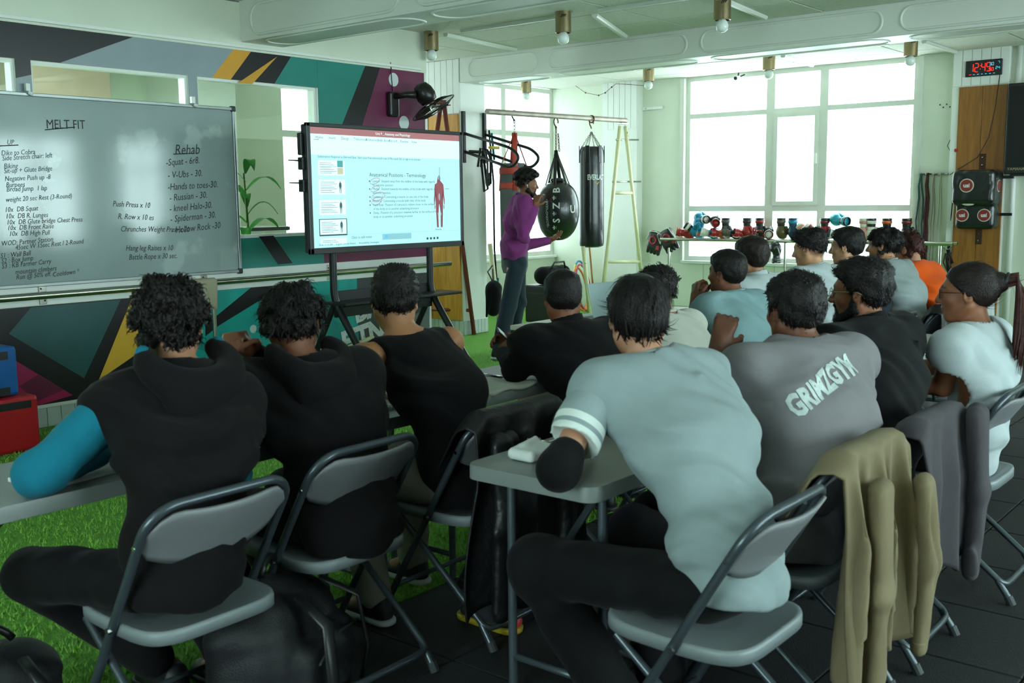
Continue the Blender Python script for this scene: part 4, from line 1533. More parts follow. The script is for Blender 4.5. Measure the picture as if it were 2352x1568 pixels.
# ==================================================================== CHAIRS, TABLES, DESK
M_cplast = mat('grey_chair_plastic', '7d8688', .42, var=.05, bump=.04, bscale=120)
M_ctube = mat('grey_chair_tube', '4d565c', .32, .55, var=.06)
M_cback = mat('grey_chair_back', '77797c', .45, var=.05, bump=.05, bscale=120)
M_foot = mat('grey_rubber_foot', '33383b', .6)


def make_chair(label):
    c = thing('folding_chair', label, 'chair', group='grey folding chairs')
    Wd = .215
    fy, fz, by, bz = .235, .0, -.215, .775
    path = [(-Wd, fy, fz + .015), (-Wd, by + .02, bz - .02), (-Wd, by, bz), (Wd, by, bz), (Wd, by + .02, bz - .02), (Wd, fy, fz + .015)]
    p = [Vector((-Wd, fy, .015))]
    lean = Vector((0, by - fy, bz)).normalized()
    topc = Vector((0, by, bz))
    r = .085
    for sg in (-1, 1):
        seq = []
        for k in range(9):
            t = PI / 2 * k / 8
            seq.append(topc + Vector((sg * (Wd - r + r * math.cos(t)), 0, 0)) + lean * (-r + r * math.sin(t)))
        p += seq if sg < 0 else list(reversed(seq))
    p.append(Vector((Wd, fy, .015)))
    MB().tube(p, .0125, 10).build('back_frame', M_ctube, c, angle=50)
    q = fillet([(-.188, .17, .405), (-.188, -.245, .07), (-.12, -.25, .066), (.12, -.25, .066), (.188, -.245, .07), (.188, .17, .405)], .05)
    MB().tube(q, .0115, 10).build('rear_frame', M_ctube, c, angle=50)
    for sg in (-1, 1):
        MB().tube([(sg * .188, -.222, .085), (sg * .188, -.275, .008)], [.0115, .014], 10).build('rear_leg', M_ctube, c, angle=50)
        MB().cyl((sg * .188, -.262, .03), (sg * .188, -.278, .0), .0155, 10).build('rubber_foot', M_foot, c)
        MB().cyl((sg * Wd, fy - .012, .022), (sg * Wd, fy + .002, .0), .016, 10).build('rubber_foot', M_foot, c)
        MB().cyl((sg * (Wd - .005), -.012, .425), (sg * (Wd + .018), -.012, .425), .009, 8).build('bolt', M_chrome, c)
        MB().cyl((sg * (Wd - .004), -.155, .672), (sg * (Wd + .014), -.155, .672), .006, 8).build('bolt', M_chrome, c)
    MB().tube([(-Wd, .155, .142), (Wd, .155, .142)], .009, 8).build('front_stretcher', M_ctube, c, True)
    # seat: a dished slab with rounded corners and a turned-down lip
    vs, fs = [], []
    N = 40
    rings = [(1.0, -.032), (1.0, -.006), (.985, .004), (.93, .0), (.8, -.006), (.5, -.012), (.15, -.014)]
    for s_, dz in rings:
        for k in range(N):
            t = 2 * PI * k / N
            cs, sn = math.cos(t), math.sin(t)
            e = .42
            x = .205 * math.copysign(abs(cs) ** e, cs)
            y = .21 * math.copysign(abs(sn) ** e, sn)
            x *= 1 - .10 * (.21 - y) / .42 * 0
            vs.append((x * s_, y * s_ + .02, .437 + dz + .012 * (y * s_ / .21) ** 2 * (1 if y > 0 else .3)))
    for i in range(len(rings) - 1):
        for k in range(N):
            l = (k + 1) % N
            fs.append((i * N + k, i * N + l, (i + 1) * N + l, (i + 1) * N + k))
    fs.append(tuple((len(rings) - 1) * N + k for k in range(N)))
    fs.append(tuple(reversed(range(N))))
    MB().add(vs, fs).build('seat', M_cplast, c, True)
    # backrest shell
    nu, nv = 17, 9
    G = []
    for j in range(nv):
        for i in range(nu):
            u = -1 + 2 * i / (nu - 1)
            v = j / (nv - 1)
            top = -.004 - .075 * max(0, (abs(u) - .62) / .38) ** 2.2
            bot = -.20 + .045 * abs(u) ** 2.5 + (.02 if abs(u) > .93 else 0)
            hgt = bot + (top - bot) * v
            P = topc + lean * hgt + Vector((u * (Wd - .006), 0, 0))
            nrm = Vector((0, lean.z, -lean.y))
            P += nrm * (-.034 * (1 - u * u) + .012 * math.cos(v * PI) * .5)
            G.append(P)
    f_ = [(j * nu + i, j * nu + i + 1, (j + 1) * nu + i + 1, (j + 1) * nu + i) for j in range(nv - 1) for i in range(nu - 1)]
    o = MB().add(G, f_).build('backrest', M_cback, c, True)
    md = o.modifiers.new('shell', 'SOLIDIFY')
    md.thickness = .009
    md.offset = 0
    return c


CH = {}
chairs = [('c1', 1.53, 2.42, 'grey folding chair under the person with the teal-sleeved hoodie'), ('c2', 2.11, 2.50, 'grey folding chair under the person in the plain black hoodie'),
          ('c3', 2.72, 2.45, 'grey folding chair of the person in the sleeveless top, jacket on its back'), ('c4', 3.5, 2.45, 'grey folding chair under the person with the black long-sleeved shirt and phone'),
          ('c6', 4.2, 2.42, 'grey folding chair behind the cream T-shirt wearer'), ('c7', 4.86, 2.4, 'grey folding chair under the pale teal T-shirt wearer'),
          ('c8', 5.38, 2.45, 'grey folding chair under the white polo wearer'), ('c9', 6.02, 2.4, 'grey folding chair under the white T-shirt wearer with faded hair'),
          ('c10', 6.5, 2.4, 'grey folding chair of the dark-shirted person by the window'), ('c11', 6.98, 2.32, 'grey folding chair with a black puffer jacket on its back'),
          ('c12', 7.5, 2.28, 'grey folding chair with a light grey hoodie on its back'),
          ('c5', 2.31, 1.24, 'grey folding chair under the person in the pale grey striped-sleeve T-shirt'), ('c13', 2.88, 1.3, 'grey folding chair hidden by the tan jacket'),
          ('c14', 3.42, 1.28, 'grey folding chair hung with the dark grey jacket'), ('c15', 4.2, 1.2, 'grey folding chair under the woman with the ponytail'),
          ]
proto = None
for key, x, y, lb in chairs:
    if proto is None:
        proto = make_chair(lb)
        CH[key] = proto
    else:
        CH[key] = dup(proto, label=lb)
    CH[key].location = (x, y, 0)

M_ttop = mat('grey_table_plastic', '7c8380', .38, var=.05, bump=.05, bscale=90)
M_tleg = mat('grey_table_leg', '5a656b', .35, .5, var=.06)


def make_table(L, label):
    t = thing('folding_table', label, 'table', group='grey folding tables')
    D, N = .46, 48
    vs, fs = [], []
    prof = [(.97, -.045), (1.0, -.042), (1.0, -.006), (.995, 0.0), (.9, .0)]

    def outline(k, s_):
        th = 2 * PI * k / N
        r = .045
        cs, sn = math.cos(th), math.sin(th)
        q = int(k / (N / 4))
        sx, sy = [(1, 1), (-1, 1), (-1, -1), (1, -1)][q]
        loc = (k - q * N / 4) / (N / 4 - 1)
        a = q * PI / 2 + loc * PI / 2
        ins = (1 - s_) * D / 2
        return (sx * (L / 2 - r - ins) + (r) * math.cos(a), sy * (D / 2 - r - ins) + r * math.sin(a))
    for s_, dz in prof:
        for k in range(N):
            x, y = outline(k, s_)
            vs.append((x, y, .74 + dz))
    for i in range(len(prof) - 1):
        for k in range(N):
            l = (k + 1) % N
            fs.append((i * N + k, i * N + l, (i + 1) * N + l, (i + 1) * N + k))
    fs.append(tuple((len(prof) - 1) * N + k for k in range(N)))
    fs.append(tuple(reversed(range(N))))
    MB().add(vs, fs).build('table_top', M_ttop, t, angle=40)
    for sx in (-1, 1):
        x = sx * (L / 2 - .14)
        for sy in (-1, 1):
            MB().cyl((x, sy * .165, .0), (x, sy * .165, .70), .0135, 12).build('leg', M_tleg, t, angle=40)
            MB().cyl((x, sy * .165, .0), (x, sy * .165, .03), .017, 12).build('rubber_foot', M_foot, t)
        MB().tube([(x, -.165, .12), (x, .165, .12)], .011, 8).build('stretcher', M_tleg, t, True)
        MB().tube(fillet([(x, 0, .40), (x - sx * .06, 0, .50), (x - sx * .34, 0, .69)], .08), .012, 8).tube([(x, -.165, .40), (x, .165, .40)], .011, 8).build('brace', M_tleg, t, True)
    return t


tp = make_table(1.82, 'grey folding table in front of the two hooded people')
tp.location = (1.77, 2.87, 0)
for x, y, lb in ((3.68, 2.87, 'grey folding table holding the open book and phone user'), (5.56, 2.87, 'grey folding table before the people in pale T-shirts'), (7.44, 2.87, 'grey folding table farthest along the first row, before the orange T-shirt'),
                 (3.115, 1.77, 'grey folding table with its bare corner beside the striped-sleeve T-shirt'), (5.0, 1.77, 'grey folding table carrying the white cap and notebooks')):
    dup(tp, (x, y, 0), label=lb)

# trainer's desk
dk = thing('teacher_desk', 'wooden desk with a pale top carrying the open laptop', 'desk', (5.5, 3.75, 0))
M_dw = wood_mat('brown_desk_wood', '7a4a2c', '94603a', .5)
M_dt = mat('pale_desk_top', 'c9c6b6', .35, var=.05)
MB().box((5.6, 3.72, .735), (1.5, .56, .03), bev=.006).build('top', M_dt, dk)
boxobj('side_panel', 4.88, 4.905, 3.47, 3.97, 0, .72, M_dw, dk, .003)
boxobj('side_panel', 6.29, 6.315, 3.47, 3.97, 0, .72, M_dw, dk, .003)
boxobj('front_panel', 4.906, 6.289, 3.94, 3.96, .25, .72, M_dw, dk, .003)
boxobj('drawer_unit', 4.907, 5.3, 3.5, 3.938, .2, .718, M_dw, dk, .004)
for z in (.28, .44, .6):
    d_ = boxobj('drawer_front', 4.915, 5.29, 3.482, 3.5, z - .07, z + .08, M_dw, dk, .004)
    MB().tube([(5.05, 3.47, z), (5.15, 3.47, z)], .006, 8).build('handle', M_steel, d_, True)
lp = thing('laptop', 'open silver laptop with a small dark logo on the trainer desk', 'laptop', (5.5, 3.78, .75))
M_alu2 = mat('silver_laptop', 'a8bcc0', .35, .6, var=.03)
lc = Vector((5.46, 3.78, .751))
rl = Matrix.Rotation(math.radians(-6), 3, 'Z')
MB().box(lc + Vector((0, 0, .007)), (.33, .23, .014), rl, .004).build('base', M_alu2, lp)
kb = MB().box(lc + rl @ Vector((0, -.03, .0145)), (.28, .11, .002), rl).build('keyboard', M_black, lp)
tilt = rl @ Matrix.Rotation(math.radians(-14), 3, 'X')
lid_c = lc + rl @ Vector((0, -.115, .01)) + tilt @ Vector((0, 0, .115))
# the lid stands on the edge towards the class: its outer face is seen
MB().box(lid_c, (.33, .007, .225), tilt, .003).build('lid', M_alu2, lp)
MB().box(lid_c + tilt @ Vector((0, .0042, 0)), (.31, .001, .205), tilt).build('display', emis('laptop_display', '9fd0dc', .5), lp)
mk = MB()
o_ = lid_c + tilt @ Vector((0, -.0042, 0))
for (cx, cz, rx, rz_) in ((-.006, 0, .013, .017), (.006, 0, .013, .017), (.006, .024, .004, .008)):
    mk.add([o_ + tilt @ Vector((cx + rx * math.cos(t), -.0003, cz + rz_ * math.sin(t))) for t in [2 * PI * k / 14 for k in range(14)]], [tuple(range(14))])
mk.build('logo', M_dark, lp)

# ==================================================================== PEOPLE
def skin_mat(col):
    nm = 'skin_' + col
    if nm in MATS:
        return MATS[nm]
    m = mat(nm, col, .5, var=.06, scale=14, bump=.06, bscale=300, spec=.4)
    nt = m.node_tree
    b = nt.nodes['Principled BSDF']
    src = b.inputs['Base Color'].links[0].from_socket
    at = nt.nodes.new('ShaderNodeAttribute')
    at.attribute_name = 'tone'
    mx = nt.nodes.new('ShaderNodeMix')
    mx.data_type = 'RGBA'
    mx.blend_type = 'MULTIPLY'
    mx.inputs[0].default_value = 1.0
    nt.links.new(src, mx.inputs[6])
    nt.links.new(at.outputs['Color'], mx.inputs[7])
    nt.links.new(mx.outputs[2], b.inputs['Base Color'])
    return m


def hair_mat(nm, col):
    return mat(nm, col, .5, var=.3, scale=35, bump=.4, bscale=160, spec=.3)


M_hair = hair_mat('black_hair', '100c0b')
M_hair2 = hair_mat('dark_brown_hair', '1d1310')
M_hair3 = hair_mat('auburn_hair', '40201a')


def fabric(nm, col, rough=.85, var=.06):
    return mat(nm, col, rough, var=var, scale=9, bump=.25, bscale=420, sheen=.04, spec=.2)


def V3(a):
    return np.array(a, dtype=float)


def nrm(a):
    a = V3(a)
    return a / (np.linalg.norm(a) + 1e-9)


def ik(S, T, l1, l2, pole):
    """elbow position for shoulder S, wrist T; T pulled in when out of reach"""
    S, T = V3(S), V3(T)
    d = np.linalg.norm(T - S)
    mx = (l1 + l2) * .995
    if d > mx:
        T = S + (T - S) / d * mx
        d = mx
    u = (T - S) / d
    a = (l1 * l1 - l2 * l2 + d * d) / (2 * d)
    h = math.sqrt(max(0, l1 * l1 - a * a))
    p = V3(pole)
    p = nrm(p - u * (p @ u))
    return S + u * a + p * h, T


def hand_prims(s, wrist, d, n, side, curl=(.5, .5, .5, .5), spread=.06, thumb=.4, sc=1.0, bend=None):
    """palm, four jointed fingers and a thumb. d: pointing direction, n: palm normal, side: thumb side (unit vectors)"""
    w = V3(wrist)
    d, n = nrm(d), nrm(n)
    n = nrm(n - d * (n @ d))
    t = np.cross(d, n)
    if t @ V3(side) < 0:
        t = -t
    s.cone(w - d * .01, w + d * .03 * sc, .024, .027, .012)
    for off in (-.026, -.009, .009, .026):
        s.cone(w + d * .015 * sc + t * off * .6 * sc, w + d * .085 * sc + t * off * sc, .0135 * sc, .0115 * sc, .012)
    Ls = (.058, .074, .08, .072)
    for k, off in enumerate((-.027, -.0095, .0085, .0265)):
        p = w + d * .087 * sc + t * off * sc
        fd = nrm(d + t * (off / .026) * spread)
        L = Ls[k] * sc
        r = .0088 * sc
        ang = 0
        for j, fr in enumerate((.46, .3, .24)):
            ang += curl[k] * (1.0, 1.15, .8)[j]
            q = p + (fd * math.cos(ang) + n * math.sin(ang)) * L * fr
            s.cone(p, q, r, r * .93, .004)
            p, r = q, r * .93
    b = w + d * .025 * sc + t * .026 * sc
    td = nrm(d * .55 + t * .75 + n * (.15 + thumb * .5))
    q = b + td * .042 * sc
    s.cone(w + d * .02 * sc + t * .008 * sc, b, .014 * sc, .0135 * sc, .01)
    s.cone(b, q, .0125 * sc, .0105 * sc, .006)
    td2 = nrm(td + d * .5 + n * thumb - t * thumb * .6)
    s.cone(q, q + td2 * .032 * sc, .0102 * sc, .0085 * sc, .004)


def rotm(yaw, pitch, roll):
    """head rotation: yaw left positive, pitch up positive, roll to the right positive (radians)"""
    return np.array(Matrix.Rotation(yaw, 3, 'Z') @ Matrix.Rotation(pitch, 3, 'X') @ Matrix.Rotation(roll, 3, 'Y'))


def head_prims(s, c, R, sc=1.0, fem=False, nose=1.0, chin=1.0):
    def L(p):
        return c + R @ (V3(p) * sc)
    s.ell(L((0, -.014, .030)), V3((.076, .097, .088)) * sc, .02, R)
    s.ell(L((0, .022, .0)), V3((.066, .072, .085)) * sc, .03, R)
    s.ell(L((0, .030, -.055)), V3((.054 if not fem else .05, .06, .055)) * sc, .03, R)
    s.ell(L((0, .066, -.092)), V3((.022, .02, .018)) * sc * chin, .025, R)
    s.cone(L((-.058, -.002, -.045)), L((-.024, .062, -.088)), .018 * sc, .016 * sc, .025)
    s.cone(L((.058, -.002, -.045)), L((.024, .062, -.088)), .018 * sc, .016 * sc, .025)
    for x in (-1, 1):
        s.ell(L((x * .042, .062, -.018)), V3((.024, .024, .02)) * sc, .02, R)
        s.cone(L((x * .012, .088, .030)), L((x * .046, .074, .030)), .011 * sc, .009 * sc, .014)
        s.ell(L((x * .031, .099, .008)), V3((.016, .014, .011)) * sc, .012, R, 'sub')
        s.ell(L((x * .031, .083, .008)), V3((.0125, .0115, .0105)) * sc, .002, R)
        # ear
        e = L((x * .079, -.006, .0))
        Re = R @ rotm(-x * .35, .15, 0)
        s.ell(e, V3((.009, .021, .032)) * sc, .006, Re)
        s.ell(e + R @ (V3((x * .006, .004, .002)) * sc), V3((.006, .011, .019)) * sc, .004, Re, 'sub')
    s.cone(L((0, .090, .022)), L((0, .112, -.022)), .0075 * sc, .0115 * sc * nose, .012)
    s.ell(L((0, .112, -.026)), V3((.0115, .0115 * nose, .0095)) * sc, .008, R)
    for x in (-1, 1):
        s.ell(L((x * .0125, .099, -.029)), V3((.0085, .010, .0075)) * sc, .006, R)
    s.ell(L((0, .0905, -.0525)), V3((.023, .011, .0068)) * sc, .006, R)
    s.ell(L((0, .0895, -.0655)), V3((.02, .011, .0078)) * sc, .006, R)
    s.ell(L((0, .101, -.0587)), V3((.022, .007, .0018)) * sc, .003, R, 'sub')


def hairline(kind):
    """lowest hair height for each y in head space"""
    ys = {'fade': ([-.13, -.085, -.05, -.018, .0, .02, .05, .085, .12], [-.02, -.015, -.005, .012, .022, .028, .05, .075, .085]),
          'short': ([-.13, -.085, -.05, -.018, -.012, .012, .022, .05, .085, .12], [-.075, -.075, -.05, -.015, .012, .008, .0, .045, .075, .085]),
          'bowl': ([-.13, -.085, -.05, -.018, .02, .04, .06, .09, .12], [-.075, -.07, -.055, -.03, -.02, .02, .035, .05, .055]),
          'mop': ([-.13, -.085, -.05, -.018, .02, .045, .07, .09, .12], [-.10, -.10, -.09, -.06, -.05, .0, .03, .05, .06]),
          'up': ([-.13, -.085, -.05, -.02, .015, .03, .06, .085, .12], [-.06, -.06, -.045, -.02, .0, .02, .05, .075, .085])}[kind]
    return lambda y: np.interp(y, *ys)


def strands(name, V, N, n, length, wid, flow, curl, seed, m, parent, c, R, keep=None, lift=.35):
    """short tapered hair locks growing from the hair cap (one mesh, part of the hair)"""
    rs = np.random.RandomState(seed)
    loc = (V - c) @ R
    idx = np.arange(len(V))
    if keep is not None:
        idx = idx[keep(loc)]
    idx = idx[rs.randint(0, len(idx), n)]
    P, Nn = V[idx], N[idx]
    fl = np.array([flow(q) for q in loc[idx]]) @ R.T
    fl = fl - Nn * (fl * Nn).sum(1)[:, None]
    fl /= np.linalg.norm(fl, axis=1)[:, None] + 1e-6
    fl += rs.randn(n, 3) * (.12 + curl * 12)
    Ln = length * (.5 + rs.rand(n))
    side = np.cross(Nn, fl)
    side /= np.linalg.norm(side, axis=1)[:, None] + 1e-6
    K = 5
    ph, tw = rs.rand(n) * 6.28, (rs.rand(n) - .5) * 2
    pts = []
    for k in range(K):
        u = k / (K - 1)
        q = P - Nn * .004 + fl * (Ln * u)[:, None] + Nn * (lift * Ln * np.sin(u * 2.6) - (Ln * u) ** 2 / .2)[:, None]
        q += side * (curl * np.sin(ph + u * 5 * tw))[:, None] + Nn * (curl * .7 * np.cos(ph + u * 5))[:, None]
        pts.append(q)
    vs, fs = [], []
    for k in range(K):
        u = k / (K - 1)
        w = wid * (1 - u) ** .6 + .0003
        vs.append(pts[k] - side * w)
        vs.append(pts[k] + Nn * w * .6)
        vs.append(pts[k] + side * w)
    A_ = np.stack(vs, 1)
    base = (np.arange(n) * K * 3)[:, None]
    for k in range(K - 1):
        for a, b in ((0, 1), (1, 2)):
            fs.append(np.stack([base[:, 0] + k * 3 + a, base[:, 0] + k * 3 + b, base[:, 0] + (k + 1) * 3 + b, base[:, 0] + (k + 1) * 3 + a], 1))
    return _child_local(name, A_.reshape(-1, 3), np.concatenate(fs), m, parent)


def mesh_normals(o):
    me = o.data
    V = np.zeros(len(me.vertices) * 3, dtype=np.float32)
    me.vertices.foreach_get('co', V)
    Nn = np.zeros(len(me.vertices) * 3, dtype=np.float32)
    me.vertex_normals.foreach_get('vector', Nn)
    return V.reshape(-1, 3).astype(float), Nn.reshape(-1, 3).astype(float)


def make_hair(p, root, c, R, sc):
    st = p.get('hair', 'short')
    m = p.get('hair_mat', M_hair)
    h = p.get('hair_res', .006)
    seed = p.get('seed', 1)
    rs = np.random.RandomState(seed)
    base = V3((.076, .097, .088)) * sc
    kind = {'curly': 'mop', 'afro': 'fade', 'wavy': 'mop', 'pony': 'up', 'bowl': 'bowl', 'short': 'short', 'thick': 'short', 'messy': 'fade', 'buzz': 'short'}[st]
    hl = hairline(kind)
    s = SDF(c - .23, c + .23, h)
    cc = c + R @ (V3((0, -.014, .030)) * sc)
    side, top = {'curly': (.009, .014), 'afro': (.004, .046), 'wavy': (.008, .016), 'pony': (.011, .013), 'bowl': (.013, .018), 'short': (.008, .022), 'thick': (.012, .024), 'messy': (.008, .026), 'buzz': (.006, .010)}[st]
    amp, fq = {'curly': (.006, 95), 'afro': (.006, 130), 'wavy': (.005, 75), 'pony': (.0012, 90), 'bowl': (.0018, 60), 'short': (.0018, 120), 'thick': (.003, 90), 'messy': (.004, 85), 'buzz': (.0008, 160)}[st]

    def disp(x, y, z):
        t = np.clip((z / base[2] + .15) / .9, 0, 1)
        grow = side + (top - side) * t * t
        if st in ('short', 'messy', 'afro', 'thick'):
            grow = grow + .010 * np.clip(y / .09, 0, 1) * t
        n_ = np.sin(x * fq + 1.7 * np.sin(z * fq * .6 + seed)) * np.sin(y * fq * .9 + 1.3 * np.sin(x * fq * .7)) + .6 * np.sin(z * fq * 1.1 + 2 * np.sin(y * fq * .5))
        return -grow * sc - amp * n_
    m_ = float(base.max()) + .08
    sl, P = s._sl(cc - m_, cc + m_)
    s.ell(cc, base + .03, .0, R, 'add', lambda x, y, z: .03 + disp(x, y, z))
    if st == 'afro':
        for k in range(120):
            a, b = rs.rand() * 6.28, .25 + rs.rand() * 1.3
            dv = V3((math.cos(a) * math.cos(b), math.sin(a) * math.cos(b), math.sin(b)))
            s.ell(cc + R @ (dv * (base + .012 + .03 * math.sin(b))), [.012 + .008 * rs.rand()] * 3, .005, R)
    if st in ('curly', 'wavy'):
        for k in range(90 if st == 'curly' else 50):
            a, b = rs.rand() * 6.28, rs.rand() * 2 - .75
            dv = V3((math.cos(a) * math.cos(b), math.sin(a) * math.cos(b), math.sin(b)))
            q = dv * (base + side + .004)
            if q[2] < hl(q[1]) - .03 + .01:
                continue
            s.ell(cc + R @ q, [.013 + .012 * rs.rand()] * 3, .008, R)
    Rt = R.T

    def trim(x, y, z):
        lx = Rt[0, 0] * (x - c[0]) + Rt[0, 1] * (y - c[1]) + Rt[0, 2] * (z - c[2])
        ly = (Rt[1, 0] * (x - c[0]) + Rt[1, 1] * (y - c[1]) + Rt[1, 2] * (z - c[2])) / sc
        lz = (Rt[2, 0] * (x - c[0]) + Rt[2, 1] * (y - c[1]) + Rt[2, 2] * (z - c[2])) / sc
        e = .006 * np.sin(lx * 120 + seed) if st in ('curly', 'wavy', 'messy') else .002 * np.sin(lx * 150)
        return (hl(ly) - lz + e) * .7
    s.cut(trim)
    if st == 'pony':
        b = c + R @ (V3((0, -.115, .045)) * sc)
        s.ell(b, V3((.04, .035, .04)), .012, R)
        q = [b, b + R @ V3((.0, -.06, .015)), b + R @ V3((.0, -.085, -.06)), b + R @ V3((.0, -.085, -.17)), b + R @ V3((-.01, -.07, -.30))]
    o = soft_obj('hair', s, m, root, 1, .4)
    V, Nn = mesh_normals(o)
    n, ln, wd, cu, lf = {'curly': (2400, .022, .0032, .009, .25), 'afro': (2200, .010, .0022, .005, .7), 'wavy': (2000, .027, .0028, .006, .18), 'pony': (600, .05, .002, .001, .03), 'bowl': (1500, .045, .0026, .0015, .06), 'short': (1200, .012, .0014, .001, .25), 'thick': (1500, .02, .002, .003, .25), 'messy': (1500, .024, .0024, .005, .4), 'buzz': (1, .01, .001, .001, .2)}[st]
    n = int(n * p.get('hair_n', 1.0))

    def flow(q):
        cr = V3((0, -.03, .115))
        d = q - cr
        d[2] -= .05
        if st in ('short', 'messy', 'thick', 'afro') and q[2] > .05:
            d = V3((0.3 * q[0], .08, .02))
        if st == 'pony':
            d = V3((0, -.115, .045)) - q
        return d
    if n > 10:
        strands('hair_locks', V, Nn, n, ln, wd, flow, cu, seed + 5, m, o, c, R, (lambda l: l[:, 2] > hl(l[:, 1]) - .02), lf)
    if st == 'pony':
        mb_ = MB()
        rr = random.Random(3)
        for k in range(70):
            jx, jy = rr.uniform(-.022, .022), rr.uniform(-.02, .02)
            pts = [q[0] + R @ V3((jx * .6, 0, jy)), q[1] + R @ V3((jx, 0, jy)), q[2] + R @ V3((jx * 1.5, jy * 1.4, 0)), q[3] + R @ V3((jx * 2.0, jy * 1.7, rr.uniform(-.02, .02))), q[4] + R @ V3((jx * 1.6 + rr.uniform(-.02, .02), jy * 1.4, rr.uniform(-.05, .05)))]
            sm = []
            for i in range(len(pts) - 1):
                for t in (0, .5):
                    sm.append(pts[i] * (1 - t) + pts[i + 1] * t)
            sm.append(pts[-1])
            mb_.tube(sm, [.006] * (len(sm) - 2) + [.004, .0008], 5)
        t_o = np_obj('ponytail', np.array([tuple(v) for v in mb_.v]), mb_.f, M_hair3, None, True)
        t_o.parent = o
        MB_tie = MB().ring(Vector(q[0] + R @ V3((0, -.02, .005))), Vector(R @ V3((0, 1, .3))), .028, .008, 16, 6)
        t2 = np_obj('hair_tie', np.array([tuple(v) for v in MB_tie.v]), MB_tie.f, M_black, None, True)
        t2.parent = o
    return o


def tone_attr(o, c, R, sc, p):
    """colour of lips, brows, eyes and stubble, as they are on the face"""
    me = o.data
    V = np.zeros(len(me.vertices) * 3, dtype=np.float32)
    me.vertices.foreach_get('co', V)
    l = ((V.reshape(-1, 3) - c) @ R) / sc
    x, y, z = np.abs(l[:, 0]), l[:, 1], l[:, 2]
    col = np.ones((len(l), 4), dtype=np.float32)

    def paint(mask, rgb, f=1.0):
        f = (np.clip(mask, 0, 1) * f)[:, None]
        col[:, :3] = col[:, :3] * (1 - f) + np.array(rgb) * f
    near = (np.linalg.norm(l, axis=1) < .16)
    lips = (1 - ((x / .024) ** 2 + ((z + .059) / .013) ** 2)) * 3
    paint(np.where(near & (y > .078), lips, 0), (.85, .55, .55))
    brow = (1 - (((x - .03) / .024) ** 2 + ((z - .032 + .15 * np.maximum(0, x - .035)) / .0055) ** 2)) * 3
    paint(np.where(near & (y > .05), brow, 0), (.12, .1, .1))
    eye = (1 - (((x - .031) / .0125) ** 2 + ((z - .008) / .007) ** 2)) * 3
    paint(np.where(near & (y > .07), eye, 0), (1.35, 1.5, 1.6))
    iris = (1 - (((x - .031) / .005) ** 2 + ((z - .008) / .006) ** 2)) * 3
    paint(np.where(near & (y > .07), iris, 0), (.08, .06, .05))
    if p.get('stubble'):
        st = np.clip((-.035 - z - .25 * np.maximum(0, .05 - y) * 0) / .02, 0, 1) * np.clip((y + .01) / .03, 0, 1) * np.clip((z + .125) / .02, 0, 1)
        paint(np.where(near, st, 0), (.35, .33, .33), p['stubble'])
    if p.get('fade'):
        low = np.interp(y, [-.13, -.09, -.05, -.01, .02, .03], [-.08, -.075, -.055, -.02, -.02, .06])
        f = np.clip((z - low) / .03, 0, 1) * np.clip((.045 - y) / .02, 0, 1)
        paint(np.where(near, f, 0), (.16, .15, .15), p['fade'])
    a = me.attributes.new('tone', 'FLOAT_COLOR', 'POINT')
    a.data.foreach_set('color', col.ravel())


def make_beard(p, root, c, R, sc):
    s = SDF(c - .16, c + .16, .005)

    def L(q):
        return c + R @ (V3(q) * sc)
    g = p['beard']
    for x in (-1, 1):
        s.cone(L((x * .067, .006, -.01)), L((x * .058, .012, -.055)), (.012 + g * .3) * sc, (.017 + g * .5) * sc, .015)
        s.cone(L((x * .058, .012, -.055)), L((x * .022, .07, -.098)), (.017 + g * .5) * sc, (.018 + g) * sc, .02)
        s.cone(L((x * .022, .091, -.042)), L((x * .03, .074, -.075)), .007 * sc, .012 * sc, .01)
    s.cone(L((-.022, .095, -.041)), L((.022, .095, -.041)), .006 * sc, .006 * sc, .008)
    s.ell(L((0, .074, -.098)), V3((.03, .024 + g, .022 + g)) * sc, .02, R)
    s.field(lambda x, y, z: .0018 * np.sin(x * 190 + z * 60) * np.sin(z * 170 + y * 90))
    o = soft_obj('beard', s, p.get('hair_mat', M_hair), root, 1, .4)
    V, Nn = mesh_normals(o)
    strands('beard_hairs', V, Nn, 500, .012, .0012, lambda q: V3((q[0], .02, -.1)), .002, 4, p.get('hair_mat', M_hair), o, c, R, None, .5)
    return o


PEOPLE = {}
SLEEVES = {}


